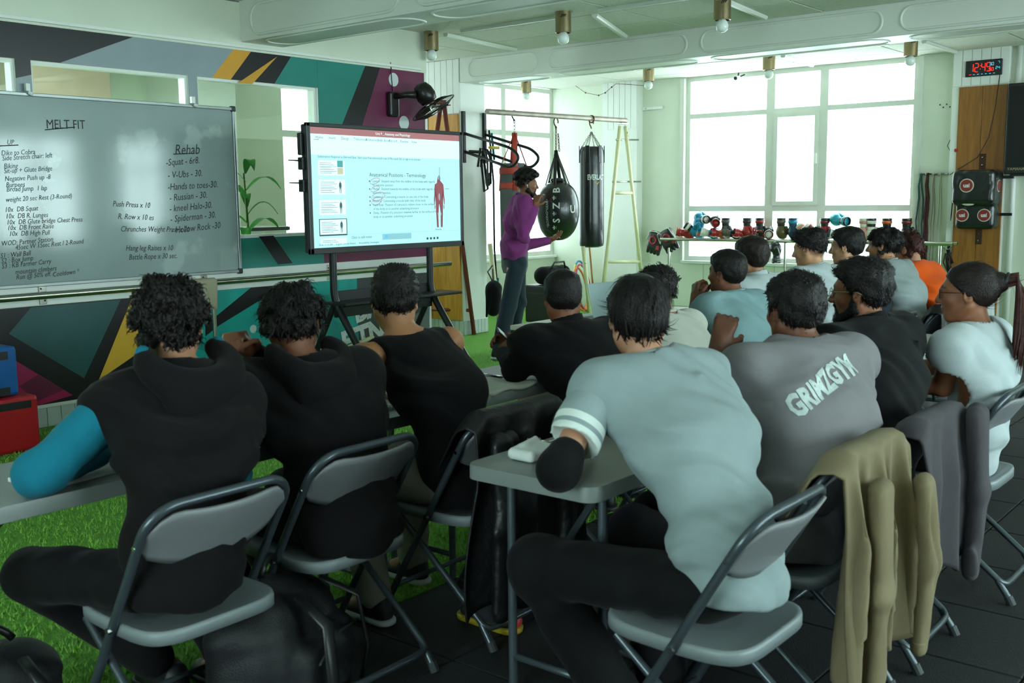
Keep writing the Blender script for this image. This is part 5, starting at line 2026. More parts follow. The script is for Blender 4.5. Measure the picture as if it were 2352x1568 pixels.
def person(key, label, p):
    """One figure. Positions are in the room; the figure faces +Y turned by rz."""
    hx, hy = p['hips']
    rz = math.radians(p.get('rz', 0))
    root = thing('person', label, 'person', (hx, hy, 0), rz, p.get('group', 'people seated in the class'))
    Mi = np.array(W(root).inverted())

    def loc(q):
        q = V3(q)
        return Mi[:3, :3] @ q + Mi[:3, 3]
    b = p.get('bulk', 1.0)
    hz = p.get('hipz', .535)
    H = V3((0, 0, hz))
    sc = p.get('head_sc', .96)
    C = loc(p['head'])
    yaw, pit, rol = [math.radians(q) for q in p.get('turn', (0, 0, 0))]
    R = rotm(yaw, pit, rol)
    up = nrm(C - H)
    Nk = C + V3((0, -.035, -.125)) * sc + p.get('neck_off', 0) * V3((0, 1, 0))
    Ch = H + (Nk - H) * .62 + V3((0, -.035 - p.get('hunch', 0), .0))
    Wa = H + (Nk - H) * .28 + V3((0, -.03 - p.get('hunch', 0) * .5, 0))
    sw = p.get('shoulder', .185) * (b * .5 + .5)
    tw = math.radians(p.get('twist', 0))
    ex = V3((math.cos(tw), math.sin(tw), 0))
    lean = nrm(Nk - Ch)
    S = {}
    for sg, k in ((-1, 'l'), (1, 'r')):
        S[k] = Nk - lean * .055 + ex * sg * sw + V3((0, .015, 0)) + V3(p.get('sh_' + k, (0, 0, 0)))
    arms = {}
    for sg, k in ((-1, 'l'), (1, 'r')):
        T = loc(p['hand_' + k]) if 'hand_' + k in p else V3((sg * .12, .42, .80))
        pole = p.get('pole_' + k, (sg * .5, -.2, -1.0))
        E_, T = ik(S[k], T, p.get('ua', .285), p.get('fa', .255), pole)
        if 'elbow_' + k in p:
            E_ = loc(p['elbow_' + k])
        arms[k] = (S[k], E_, T)
    legs = {}
    for sg, k in ((-1, 'l'), (1, 'r')):
        Hj = H + V3((sg * .085 * b, .0, -.015))
        K = loc(p['knee_' + k]) if 'knee_' + k in p else V3((sg * .13, .43, .50))
        A = loc(p['foot_' + k]) if 'foot_' + k in p else V3((sg * .13, .40, .09))
        legs[k] = (Hj, K, A)
    pts = np.array([C + .16, C - .16, H - .2, H + .2] + [q for a in arms.values() for q in a] + [a[2] + d for a in arms.values() for d in (V3((.2, .2, .2)), V3((-.2, -.2, -.2)))] + [q for a in legs.values() for q in a] + [a[2] + V3((.16, .16, .0)) for a in legs.values()] + [a[2] - V3((.16, .16, .1)) for a in legs.values()])
    lo, hi = pts.min(0) - .09, pts.max(0) + .09
    # ---- body
    s = SDF(lo, hi, p.get('res', .0075))
    skin = skin_mat(p.get('skin', '8a5a3f'))
    nr = .05 * sc * (b * .4 + .6)
    for a, c_, r0, r1, fl in ((H, Wa, .068, .07, 1.4), (Wa, Ch, .07, .08, 1.5), (Ch, Nk - lean * .06, .08, .066, 1.6)):
        s.cone(a, c_, r0 * b, r1 * b, .03, flat=(ex, fl))
    s.cone(Nk - lean * .03, C + R @ V3((0, -.02, -.055)) * sc, nr * 1.12, nr, .03)
    for k in 'lr':
        s.cone(Nk - lean * .02, S[k], .045 * b, .045 * b, .04)
        a0, a1, a2 = arms[k]
        s.ell(a0, V3((.055, .055, .055)) * b, .02)
        s.cone(a0, a1, .050 * b, .039 * b, .02)
        s.cone(a1, a1 + (a2 - a1) * .35, .038 * b, .040 * b, .015)
        s.cone(a1 + (a2 - a1) * .35, a2, .040 * b, .026, .015)
        h0, h1, h2 = legs[k]
        s.cone(h0 + (h1 - h0) * .2, h1, .066 * b, .052, .03)
        s.cone(h1, h1 + (h2 - h1) * .4, .052, .052, .02)
        s.cone(h1 + (h2 - h1) * .4, h2, .052, .034, .02)
        s.cone(h2, h2 + V3((0, .12, -.05)), .035, .028, .02)
    head_prims(s, C, R, sc, p.get('fem', False), p.get('nose', 1.0))
    for k, sg in (('l', -1), ('r', 1)):
        a0, a1, a2 = arms[k]
        hd = p.get('hd_' + k, {})
        d = hd.get('d', nrm(a2 - a1))
        hand_prims(s, a2, d, hd.get('n', (0, 0, -1)), hd.get('t', (-sg, 0, 0)), hd.get('curl', (.35, .35, .32, .3)), hd.get('spread', .06), hd.get('thumb', .3), hd.get('sc', 1.0))
    body = soft_obj('body', s, skin, root, 1, .35)
    tone_attr(body, C, R, sc, p)
    # ---- hair
    if p.get('hair'):
        make_hair(p, root, C, R, sc)
    if p.get('beard'):
        make_beard(p, root, C, R, sc)
    # ---- shirt
    sh = p['shirt']
    ease = sh.get('ease', .012)
    s = SDF(lo, hi, sh.get('res', .008))
    hem = sh.get('hem', hz - .06)
    Hm = V3((H[0], H[1] - sh.get('hem_back', .0), hem))
    e3 = ease * .6
    exh = nrm(ex * .3 + V3((.7, 0, 0)))
    for a, c_, r0, r1, f0 in ((Hm, Hm * .35 + Wa * .65, .104, .104, 1.5), (Hm * .35 + Wa * .65, Ch, .104, .102, 1.52), (Ch, Nk - lean * .075, .100, .078, 1.68)):
        s.cone(a, c_, r0 * b + e3, r1 * b + e3, .06, flat=((V3((1, 0, 0)) if f0 == 1.5 else exh if f0 == 1.52 else ex), f0))
    slv = sh.get('sleeve', 'short')
    for sg, k in ((-1, 'l'), (1, 'r')):
        a0, a1, a2 = arms[k]
        ad = nrm(a1 - a0)
        if slv != 'none':
            s.cone(Nk - lean * .03, a0 + V3((0, -.005, -.004)), .050 * b + ease * .3, .050 * b + ease * .3, .07)
            s.cone(Ch + ex * sg * .10 * b + V3((0, .0, .0)), a0 + ad * .05, .075 * b, .056 * b + ease * .3, .08)
            s.cone(Nk - lean * .1 + ex * sg * .07, a0 + ad * .03, .07 * b, .055 * b + ease * .3, .07)
        else:
            s.cone(Nk - lean * .02, Nk + (a0 - Nk) * .72 - lean * .02, .047 * b, .045 * b, .03)
            s.cone(Ch + ex * sg * .09 * b, Nk + (a0 - Nk) * .7 - lean * .02, .075 * b, .05 * b, .06)
        if sh.get('sep_sleeve'):
            continue
        if slv == 'short':
            f = sh.get('len', .62)
            e_ = a0 + (a1 - a0) * f
            s.cone(a0, e_, .054 * b + ease * .6, .056 * b + ease, .05)
            s.cone(e_ + ad * .05, e_ + ad * .17, .115, .115, 0, 'sub')
        elif slv == 'long':
            s.cone(a0, a1, .053 * b + ease * .7, .046 * b + ease * .7, .05)
            s.ell(a1, V3((.047, .047, .047)) * b + ease * .7, .02)
            s.cone(a1, a1 + (a2 - a1) * .96, .045 * b + ease * .7, .034 + ease * .4, .02)
    if sh.get('belly'):
        s.ell(Wa + V3((0, .05, .02)), V3((.15, .13, .15)) * sh['belly'], .06)
    if slv == 'none':
        for sg, k in ((-1, 'l'), (1, 'r')):
            a0 = arms[k][0]
            s.ell(a0 + ex * sg * .018 + V3((0, .0, -.03)), (.078 * b, .13, .125), .012, None, 'sub')
    wr = sh.get('wrinkle', .0045) * 1.9
    s.field(wrinkle(p.get('seed', 1) * 7 + 1, 46, wr, (.35, .2, 1.0)))
    s.field(wrinkle(p.get('seed', 1) * 7 + 2, 80, wr * .5, (.9, .2, .5)))
    # neck opening
    nd = nrm(C - Nk)
    s.cone(Nk + nd * .032, Nk + nd * .11, .075 * sc, .12, .004, 'sub')
    s.cut(lambda x, y, z: (hem - .035 + .012 * np.sin(x * 26 + y * 9)) - z)
    for sg, k in ((-1, 'l'), (1, 'r')):
        a0 = arms[k][0]
        q0 = a0 - ex * sg * .05 + V3((0, -.03, -.13))
        rsd = np.random.RandomState(p.get('seed', 1) * 3 + sg)
        for w_ in range(5):
            d_ = nrm(-ex * sg * (.4 + .6 * rsd.rand()) + V3((0, -.25, -.9 + w_ * .38)))
            q1 = q0 + d_ * .03 + V3((0, -.06, 0))
            s.cone(q1, q1 + d_ * (.09 + .06 * rsd.rand()), .009, .003, .03, 'add')
    shirt = soft_obj(sh.get('name', 'shirt'), s, sh['mat'], root, 1, .5)
    if sh.get('sep_sleeve'):
        for k in 'lr':
            a0, a1, a2 = arms[k]
            s2 = SDF(np.minimum(np.minimum(a0, a1), a2) - .13, np.maximum(np.maximum(a0, a1), a2) + .13, .008)
            st_ = a0 + (a1 - a0) * sh.get('sep_from', .12)
            if sh['sep_sleeve'] == 'short':
                e_ = a0 + (a1 - a0) * sh.get('len', .62)
                s2.cone(st_, e_, .060 * b + ease * .6, .060 * b + ease, .02)
                ad = nrm(a1 - a0)
                s2.cone(e_ + ad * .05, e_ + ad * .17, .115, .115, 0, 'sub')
            else:
                s2.cone(st_, a1, .058 * b + ease * .8, .048 * b + ease * .8, .02)
                s2.ell(a1, V3((.05, .05, .05)) * b + ease * .7, .02)
                s2.cone(a1, a1 + (a2 - a1) * .96, .047 * b + ease * .7, .034 + ease * .4, .02)
            s2.field(wrinkle(p.get('seed', 1) + 40, 60, .005, (.7, .6, .5)))
            slo = soft_obj('sleeve', s2, sh['sleeve_mat'], root, 2, .5)
            SLEEVES[(key, k)] = slo
    # collar or neck rib
    if sh.get('collar') == 'rib':
        mb = MB()
        a_, b_ = frame(Vector(nd))
        c0 = Vector(Nk + nd * .026)
        rr = .066 * sc * (b * .4 + .6) + .004
        mb.tube([c0 + (a_ * math.cos(t) + b_ * math.sin(t)) * rr for t in [2 * PI * q / 28 for q in range(28)]], .0075, 8, closed=True)
        o = np_obj('neck_rib', np.array([tuple(v) for v in mb.v]), mb.f, sh['mat'], None, True)
        o.parent = root
    elif sh.get('collar') == 'stand':
        s3 = SDF(Nk - .14, Nk + .16, .006)
        r0 = .066 * sc * (b * .4 + .6)
        s3.cone(Nk - nd * .015, Nk + nd * .055, r0 + .012, r0 + .004, .01)
        s3.cone(Nk + nd * .0, Nk + nd * .15, r0 - .004, r0 - .006, .002, 'sub')
        s3.cut(lambda x, y, z: ((x - Nk[0]) * nd[0] + (y - Nk[1]) * nd[1] + (z - Nk[2]) * nd[2]) - .05)
        soft_obj('collar', s3, sh['mat'], root, 1, .4)
    if sh.get('hood'):
        s3 = SDF(Nk - .25, Nk + .22, .007)
        hd_ = sh['hood']
        ring = []
        for q in range(15):
            t = -PI * .12 + PI * 1.24 * q / 14
            ring.append(Nk + V3((math.cos(t) * .118, -.035 - math.sin(t) * .085, .012 - math.sin(t) * .065 + .012)))
        for q in range(14):
            u = math.sin(PI * (q + .5) / 14)
            s3.cone(ring[q], ring[q + 1], .026 + .022 * u, .026 + .022 * u, .02)
        s3.ell(Nk + V3((0, -.115, -.085)), (.12, .05, .07), .05)
        s3.ell(Nk + V3((0, -.045, .05)), (.085, .065, .05), .02, None, 'sub')
        s3.field(wrinkle(9, 60, .004, (1, .3, .3)))
        soft_obj('hood', s3, sh['mat'], root, 2, .5)
        if hd_ == 'lined':
            s4 = SDF(Nk - .25, Nk + .2, .007)
            for q in range(14):
                if q in (1, 2, 6, 7, 11, 12):
                    s4.cone(ring[q] + V3((0, .02, .028)), ring[q + 1] + V3((0, .02, .028)), .022, .022, .008)
            soft_obj('hood_lining', s4, sh['sleeve_mat'], root, 1, .5)
    # ---- trousers
    tm = p.get('trousers', M_tr)
    s = SDF(lo, hi, .009)
    s.cone(H + V3((0, 0, -.01)), H + V3((0, 0, .07)), .098 * b, .085 * b, .03, flat=((1, 0, 0), 1.45))
    for k in 'lr':
        h0, h1, h2 = legs[k]
        lz = p.get('loose', .016)
        s.cone(h0 + V3((0, .03, 0)), h1, .080 * b + lz * .4, .064 + lz * .6, .035)
        s.cone(h1, h1 + (h2 - h1) * p.get('pant_len', .95), .064 + lz * .6, .046 + lz, .02)
    s.field(wrinkle(p.get('seed', 1) + 90, 55, .005, (.4, 1, .6)))
    soft_obj('trousers', s, tm, root, 2, .5)
    # ---- shoes
    for k in 'lr':
        h0, h1, h2 = legs[k]
        fd = nrm(p.get('toe_' + k, (0, 1, 0)))
        z0 = h2[2] - .085
        a = V3((h2[0], h2[1], h2[2]))
        s = SDF(a - .24, a + .24, .007)
        s.cone(a + fd * -.03 + V3((0, 0, -.045)), a + fd * .14 + V3((0, 0, -.058)), .038, .034, .02)
        s.cone(a + fd * -.02 + V3((0, 0, -.01)), a + fd * .03 + V3((0, 0, -.02)), .042, .04, .02)
        s.cut(lambda x, y, z: (z0 + .006) - z + 0 * x + 0 * y)
        o = soft_obj('shoe', s, p.get('shoe', M_shoe), root, 1, .5)
        s = SDF(a - .24, a + .24, .007)
        s.cone(a + fd * -.035 + V3((0, 0, -.075)), a + fd * .145 + V3((0, 0, -.075)), .043, .041, .01)
        s.cut(lambda x, y, z: np.maximum(z0 - z, z - (z0 + .024)) + 0 * x + 0 * y)
        soft_obj('sole', s, p.get('sole', M_sole), o, 1, .3)
        if p.get('sock'):
            s = SDF(a - .12, a + .16, .006)
            s.cone(a + V3((0, 0, -.03)), a + nrm(h1 - h2) * .09, .042, .041, .01)
            soft_obj('sock', s, p['sock'], root, 1, .4)
    info = dict(root=root, C=C, R=R, arms=arms, Nk=Nk, H=H, shirt=shirt, legs=legs, S=S, loc=loc, body=body, sc=sc, Ch=Ch)
    PEOPLE[key] = info
    return info


def child(o, root):
    o.parent = root
    return o


def loc_mb(mb, name, m, root, smooth=True):
    o = np_obj(name, np.array([tuple(v) for v in mb.v]), mb.f, m, None, smooth)
    o.parent = root
    return o


def spectacles(I, m, full=True):
    """glasses in head space: rims, temples"""
    R, C, sc = I['R'], I['C'], I['sc']

    def L(q):
        return Vector(C + R @ (V3(q) * sc))
    mb = MB()
    for x in (-1, 1):
        mb.tube([L((x * .033 + .024 * math.cos(t), .104 - .12 * abs(.024 * math.cos(t) * x + .033) ** 1.6, .006 + .019 * math.sin(t))) for t in [2 * PI * k / 20 for k in range(20)]], .0013, 5, closed=True)
        mb.tube([L((x * .057, .098, .012)), L((x * .076, .05, .012)), L((x * .082, .0, .012)), L((x * .083, -.02, .004)), L((x * .080, -.032, -.012))], .0016, 5)
    mb.tube([L((-.009, .112, .010)), L((.009, .112, .010))], .0012, 5)
    o = loc_mb(mb, 'spectacles', m, I['root'])
    ml = MB()
    for x in (-1, 1):
        ml.add([L((x * .033 + .0235 * math.cos(t), .103 - .12 * abs(.024 * math.cos(t) * x + .033) ** 1.6, .006 + .0185 * math.sin(t))) for t in [2 * PI * k / 20 for k in range(20)]], [tuple(range(20))])
    lo_ = loc_mb(ml, 'lens', glass_mat('spectacle_lens', (.92, .97, .98), .15), o, False)
    return o


M_tr = fabric('black_trouser_cloth', '0a0a0c')
M_shoe = mat('black_shoe', '18191b', .5)
M_sole = mat('dark_sole', '2c2c2e', .6)
M_shoe2 = mat('grey_shoe', '5b6064', .6)
M_wsole = mat('pale_sole', 'b9c0c0', .6)
F_black = fabric('black_jersey', '070709')
F_hood = fabric('dark_hoodie_fleece', '0c090b')
F_teal = fabric('teal_sleeve_cloth', '0f6f84')
F_grey = fabric('pale_heather_jersey', '8d9c9d')
F_grey2 = fabric('warm_grey_jersey', '7d7a7d')
F_white = fabric('white_cotton', 'b1bbbd')
F_cream = fabric('cream_cotton', 'bfc1b5')
F_tealgrey = fabric('teal_heather_jersey', '7d9a9d')
F_greytee = fabric('grey_marl_jersey', '8a9494')
F_orange = fabric('orange_cotton', 'e0560f')
F_purple = fabric('purple_sweatshirt', '85397a')
F_navy = fabric('dark_navy_cloth', '1b2530')
F_jog = fabric('slate_jogger_cloth', '2c3843')
F_beige = fabric('stone_trouser_cloth', '9d988c')


def striped(nm, col, col2, origin, axis, bands):
    """fabric with two printed bands across a sleeve: position along an axis in the person's own space"""
    m = fabric(nm, col).copy()
    m.name = nm + '_banded'
    nt = m.node_tree
    b = nt.nodes['Principled BSDF']
    src = b.inputs['Base Color'].links[0].from_socket
    tc = nt.nodes.new('ShaderNodeTexCoord')
    sub = nt.nodes.new('ShaderNodeVectorMath')
    sub.operation = 'SUBTRACT'
    sub.inputs[1].default_value = tuple(origin)
    nt.links.new(tc.outputs['Object'], sub.inputs[0])
    dt = nt.nodes.new('ShaderNodeVectorMath')
    dt.operation = 'DOT_PRODUCT'
    dt.inputs[1].default_value = tuple(axis)
    nt.links.new(sub.outputs[0], dt.inputs[0])
    ln = nt.nodes.new('ShaderNodeVectorMath')
    ln.operation = 'LENGTH'
    nt.links.new(sub.outputs[0], ln.inputs[0])
    near = nt.nodes.new('ShaderNodeMath')
    near.operation = 'LESS_THAN'
    near.inputs[1].default_value = .30
    nt.links.new(ln.outputs['Value'], near.inputs[0])
    rp = nt.nodes.new('ShaderNodeValToRGB')
    rp.color_ramp.interpolation = 'CONSTANT'
    rp.color_ramp.elements[0].color = (0, 0, 0, 1)
    rp.color_ramp.elements[1].position = bands[0]
    rp.color_ramp.elements[1].color = (1, 1, 1, 1)
    for k, q in enumerate(bands[1:]):
        e = rp.color_ramp.elements.new(q)
        e.color = (0, 0, 0, 1) if k % 2 == 0 else (1, 1, 1, 1)
    nt.links.new(dt.outputs['Value'], rp.inputs['Fac'])
    mu = nt.nodes.new('ShaderNodeMath')
    mu.operation = 'MULTIPLY'
    nt.links.new(rp.outputs['Color'], mu.inputs[0])
    nt.links.new(near.outputs[0], mu.inputs[1])
    mx = nt.nodes.new('ShaderNodeMix')
    mx.data_type = 'RGBA'
    nt.links.new(mu.outputs[0], mx.inputs[0])
    nt.links.new(src, mx.inputs[6])
    mx.inputs[7].default_value = srgb(col2) + (1,)
    nt.links.new(mx.outputs[2], b.inputs['Base Color'])
    return m


def T(**k):
    return dict(k)


flat_l = T(n=(0, 0, -1), t=(1, 0, 0))
# --- first row, from the left
I1 = person('P1', 'person with curly black hair in a dark hoodie with teal sleeves', T(
    hips=(1.50, 2.40), head=(1.635, 2.57, 1.165), turn=(-46, -4, 0), twist=-26, hair='curly', seed=1, skin='a9795c', shoulder=.158, bulk=.92, ua=.33, sh_l=(0, 0, -.025), sh_r=(0, 0, -.035),
    hand_l=(1.50, 2.76, .80), elbow_l=(1.275, 2.66, .80), hand_r=(1.78, 2.84, .80), pole_r=(.4, -.6, -1), hunch=.02,
    shirt=T(mat=F_hood, sleeve='long', sep_sleeve=True, sep_from=.28, sleeve_mat=F_teal, ease=.018, hood='lined', name='hoodie', hem=.50, hem_back=.05, wrinkle=.0055),
    trousers=M_tr, knee_l=(1.30, 2.80, .49), foot_l=(1.66, 2.72, .10), knee_r=(1.72, 2.82, .49), foot_r=(1.80, 2.62, .10), sock=mat('checked_sock', '1b1b1d', .9, var=.0), pant_len=.86))
I2 = person('P2', 'person with wavy black hair in a plain black hoodie, hands clasped', T(
    hips=(2.13, 2.46), head=(2.10, 2.62, 1.118), turn=(-44, -6, 3), twist=-24, hair='wavy', seed=2, skin='7a4a33', bulk=.98, res=.006,
    hand_l=(1.935, 2.76, 1.015), elbow_l=(1.91, 2.68, .80), hand_r=(2.06, 2.78, 1.015), elbow_r=(2.27, 2.74, .80),
    hd_l=T(d=(.55, .25, .8), n=(.8, .1, -.5), t=(-.4, -.4, .5), curl=(.95, .95, .9, .9)), hd_r=T(d=(-.75, -.1, .55), n=(-.4, -.5, -.6), t=(.1, -.2, 1), curl=(.85, .85, .85, .9)),
    shirt=T(mat=F_hood, sleeve='long', ease=.022, hood='plain', name='hoodie', hem=.46, hem_back=.06), trousers=M_tr, sock=None, shoe=M_shoe))
I3 = person('P3', 'person in a black sleeveless top writing at the table', T(
    hips=(2.70, 2.44), head=(2.625, 2.70, 1.142), turn=(-44, -16, 4), twist=-6, hair='thick', seed=3, skin='a4704c', fade=.85, bulk=1.0, hunch=.03, res=.0065, shoulder=.195, hair_n=1.3,
    hand_l=(2.66, 2.86, .775), elbow_l=(2.47, 2.72, .79), hand_r=(2.86, 2.95, .79), pole_r=(1, -.3, -.6),
    hd_l=T(d=(.7, .7, -.05), n=(0, 0, -1), t=(.7, -.7, 0), curl=(.5, .5, .45, .4)), sh_l=(0, 0, -.02),
    shirt=T(mat=F_black, sleeve='none', ease=.006, name='sleeveless_top', hem=.47, hem_back=.03), trousers=F_beige, sock=None, shoe=M_shoe, sole=M_wsole, foot_l=(2.46, 2.66, .09), knee_l=(2.5, 2.86, .5)))
I4 = person('P4', 'person in a black long-sleeved shirt holding a phone over the table', T(
    hips=(3.52, 2.45), head=(3.585, 2.66, 1.075), turn=(-42, -10, 0), twist=-26, hair='short', seed=4, skin='7d4c35', fade=.8, bulk=1.0, res=.007, head_sc=.94, hair_n=.8,
    hand_l=(3.50, 2.92, .83), elbow_l=(3.36, 2.74, .80), hand_r=(3.66, 2.97, .85), pole_r=(1, -.3, -.6), hd_l=T(d=(.65, .5, .35), n=(.5, -.2, -.5), t=(0, 0, 1), curl=(.7, .7, .7, .7)),
    hd_r=T(d=(-.6, .55, .3), n=(-.5, -.2, -.4), t=(0, 0, 1), curl=(.6, .6, .6, .6)),
    shirt=T(mat=F_black, sleeve='long', ease=.012, name='long_sleeved_shirt', collar='stand', hem=.47), trousers=M_tr))
I6 = person('P6', 'person in a cream T-shirt half hidden behind the striped-sleeve T-shirt', T(
    hips=(4.22, 2.40), head=(4.29, 2.62, 1.05), turn=(-25, -6, 0), twist=-12, hair='messy', seed=6, skin='9a6c4e', bulk=.95, head_sc=.94, hair_n=.6,
    shirt=T(mat=F_cream, sleeve='short', collar='rib')))
I7 = person('P7', 'person in a pale teal T-shirt resting the chin on a raised fist', T(
    hips=(4.88, 2.40), head=(4.985, 2.62, 1.10), turn=(-6, 0, 0), twist=-12, hair='short', seed=7, skin='7a4b36', bulk=1.08, res=.0065, hair_n=.7, fade=.6,
    hand_l=(4.90, 2.76, .96), elbow_l=(4.84, 2.74, .79), hand_r=(4.99, 2.78, .95), elbow_r=(5.1, 2.72, .79),
    hd_l=T(d=(.25, .1, 1), n=(.8, -.5, 0), t=(-.2, -1, .2), curl=(.9, .95, .95, .9)), hd_r=T(d=(-.5, -.1, .9), n=(-.3, -.9, 0), t=(1, 0, 0), curl=(.9, .9, .9, .9)),
    shirt=T(mat=F_tealgrey, sleeve='short', collar='rib', ease=.012)))
I8 = person('P8', 'person in a white polo shirt with a close fade haircut', T(
    hips=(5.40, 2.46), head=(5.42, 2.70, 1.155), turn=(-8, -4, 0), twist=-12, hair='short', seed=8, skin='a9785a', bulk=1.08, fade=.55, hair_n=.6, hair_mat=M_hair2,
    shirt=T(mat=F_white, sleeve='short', collar='stand')))
I9 = person('P9', 'person in a white T-shirt with faded sides and spiky black hair', T(
    hips=(6.05, 2.40), head=(6.17, 2.68, 1.175), turn=(2, -8, 0), twist=-12, hair='messy', seed=9, skin='bd8a68', bulk=1.02, fade=.5, hair_n=.7,
    shirt=T(mat=F_white, sleeve='short', collar='rib')))
I10 = person('P10', 'person in a dark T-shirt seen in profile before the wide window', T(
    hips=(6.52, 2.38), head=(6.56, 2.60, 1.175), turn=(8, -4, 0), twist=-12, hair='thick', seed=10, skin='c09070', hair_n=.6, res=.0065, nose=1.05,
    shirt=T(mat=F_navy, sleeve='short', collar='rib')))
I11 = person('P11', 'person in a grey T-shirt with swept-back black hair and stubble', T(
    hips=(7.02, 2.30), head=(7.10, 2.56, 1.16), turn=(4, -2, 0), twist=-12, hair='wavy', seed=11, skin='a9795a', stubble=.7, hair_n=.6, res=.0065, nose=1.25,
    shirt=T(mat=F_greytee, sleeve='short', collar='rib')))
I12 = person('P12', 'person in an orange T-shirt with auburn hair bending forward', T(
    hips=(7.52, 2.22), head=(7.50, 2.53, 1.12), turn=(-4, -20, 0), twist=-12, hair='wavy', seed=12, skin='a9765a', hair_mat=M_hair3, hunch=.05, hair_n=.6,
    shirt=T(mat=F_orange, sleeve='short', ease=.016, collar='rib')))
# --- second row
I5 = person('P5', 'person in a pale grey T-shirt with two white bands on the sleeve', T(
    hips=(2.33, 1.22), head=(2.515, 1.60, 1.16), turn=(-45, -8, 0), twist=-26, hair='bowl', seed=5, skin='b58468', bulk=.90, shoulder=.168, hunch=.03, ua=.31,
    hand_l=(2.36, 1.74, .785), elbow_l=(2.135, 1.60, .80), hand_r=(2.80, 1.78, .78), pole_r=(.8, -.5, -.8), stubble=.4,
    shirt=T(mat=F_grey, sleeve='short', sep_sleeve='short', sep_from=.05, sleeve_mat=F_grey, ease=.022, collar='rib', hem=.535, hem_back=.055, len=.84, wrinkle=.006, name='t_shirt'), trousers=M_tr,
    knee_l=(2.19, 1.72, .50), foot_l=(2.30, 1.52, .11), knee_r=(2.60, 1.66, .50), foot_r=(2.50, 1.50, .11), loose=.03, toe_l=(.2, 1, 0)))
I13 = person('P13', 'person in a warm grey T-shirt with pale lettering across the shoulders', T(
    hips=(2.92, 1.28), head=(3.19, 1.43, 1.13), turn=(-30, -3, 0), twist=-24, hair='thick', seed=13, skin='6e4330', bulk=1.18, shoulder=.20, res=.006,
    hand_l=(3.03, 1.62, 1.015), elbow_l=(2.97, 1.60, .80), hand_r=(3.18, 1.65, .985), elbow_r=(3.30, 1.60, .80),
    hd_l=T(d=(.35, -.1, .9), n=(.75, .45, -.4), t=(.1, -1, .1), curl=(1.0, 1.05, 1.05, 1.0), sc=1.08, thumb=1.0), hd_r=T(d=(-.8, -.25, .45), n=(-.3, .4, -.85), t=(.2, -.9, .3), curl=(.75, .8, .8, .8), sc=1.08),
    shirt=T(mat=F_grey2, sleeve='short', ease=.016, collar='rib', len=.75, hem=.47, name='t_shirt')))
I14 = person('P14', 'bearded person in a black shirt with thin spectacles', T(
    hips=(3.48, 1.28), head=(3.73, 1.42, 1.15), turn=(8, -2, 0), twist=-14, hair='thick', seed=14, skin='8b573d', beard=.008, bulk=1.12, res=.006, shoulder=.195,
    hand_l=(3.40, 1.72, .80), hand_r=(3.90, 1.66, .80), shirt=T(mat=F_black, sleeve='long', ease=.014, collar='stand', name='black_shirt')))
spectacles(I14, mat('thin_metal_rim', 'b9a98c', .3, .9, var=0))
I15 = person('P15', 'woman with a brown ponytail and spectacles in a white T-shirt', T(
    hips=(4.2, 1.16), head=(4.19, 1.18, 1.125), turn=(14, -2, 0), twist=-6, hair='pony', seed=15, skin='8a583e', fem=True, bulk=.95, res=.006, hair_mat=M_hair2, shoulder=.18,
    hand_l=(4.02, 1.52, .79), elbow_l=(4.06, 1.22, .78), hand_r=(4.35, 1.62, .78),
    shirt=T(mat=F_white, sleeve='short', ease=.014, name='t_shirt', len=.6), trousers=fabric('dark_green_cloth', '1d2c2b')))
spectacles(I15, mat('dark_rim', '2a1d1a', .35, var=0))

# the striped sleeves of the pale grey T-shirt
a0, a1, a2 = I5['arms']['l']
ax5 = nrm(a1 - a0)
L5 = np.linalg.norm(a1 - a0)
for k in 'lr':
    a0, a1, a2 = I5['arms'][k]
    ax5 = nrm(a1 - a0)
    L5 = np.linalg.norm(a1 - a0)
    me = SLEEVES[('P5', k)].data
    me.materials.clear()
    me.materials.append(striped('pale_heather_jersey', '8d9c9d', 'd8e2dc', a0, ax5, (L5 * .50, L5 * .575, L5 * .625, L5 * .70)))
# black compression sleeve on the forearm
a0, a1, a2 = I5['arms']['l']
s = SDF(np.minimum(a1, a2) - .12, np.maximum(a1, a2) + .12, .007)
s.cone(a1 + (a0 - a1) * .16, a1, .050, .052, .02)
s.ell(a1, (.056, .056, .054), .02)
s.cone(a1, a1 + (a2 - a1) * .9, .053, .038, .02)
soft_obj('arm_sleeve', s, F_black, I5['root'], 1, .5)

# --- the trainer
fy = math.radians(-136)
I16 = person('P16', 'standing trainer in a purple sweatshirt and dark joggers gesturing with both hands', T(
    group='trainer', hips=(7.86, 6.42), rz=-136, hipz=.93, head=(7.955, 6.33, 1.645), turn=(-4, -4, 0), hair='afro', seed=16, skin='8a5a40', beard=.006, fade=.9, res=.006, bulk=1.02,
    hand_r=(7.82, 6.13, 1.43), elbow_r=(7.68, 6.16, 1.17), hand_l=(8.22, 6.27, 1.10), elbow_l=(8.0, 6.42, 1.06),
    hd_r=T(d=(.05, .25, .95), n=(-.75, .6, -.1), t=(.6, .7, .2), curl=(1.0, .95, .85, .55), thumb=.5, sc=1.1), hd_l=T(d=(-.05, .9, .45), n=(.35, -.35, .85), t=(.9, .1, -.2), curl=(.3, .22, .2, .25), spread=.22, thumb=.1),
    knee_l=(7.98, 6.47, .50), foot_l=(7.93, 6.55, .09), knee_r=(7.70, 6.36, .50), foot_r=(7.50, 6.33, .09), toe_l=(-.1, 1, 0), toe_r=(.2, 1, 0),
    shirt=T(mat=F_purple, sleeve='long', ease=.018, collar='rib', hem=.97, name='sweatshirt', wrinkle=.007), trousers=F_jog, loose=.026, pant_len=.93, shoe=M_shoe, sole=M_wsole))
mb = MB()
R_, C_ = I16['R'], I16['C']
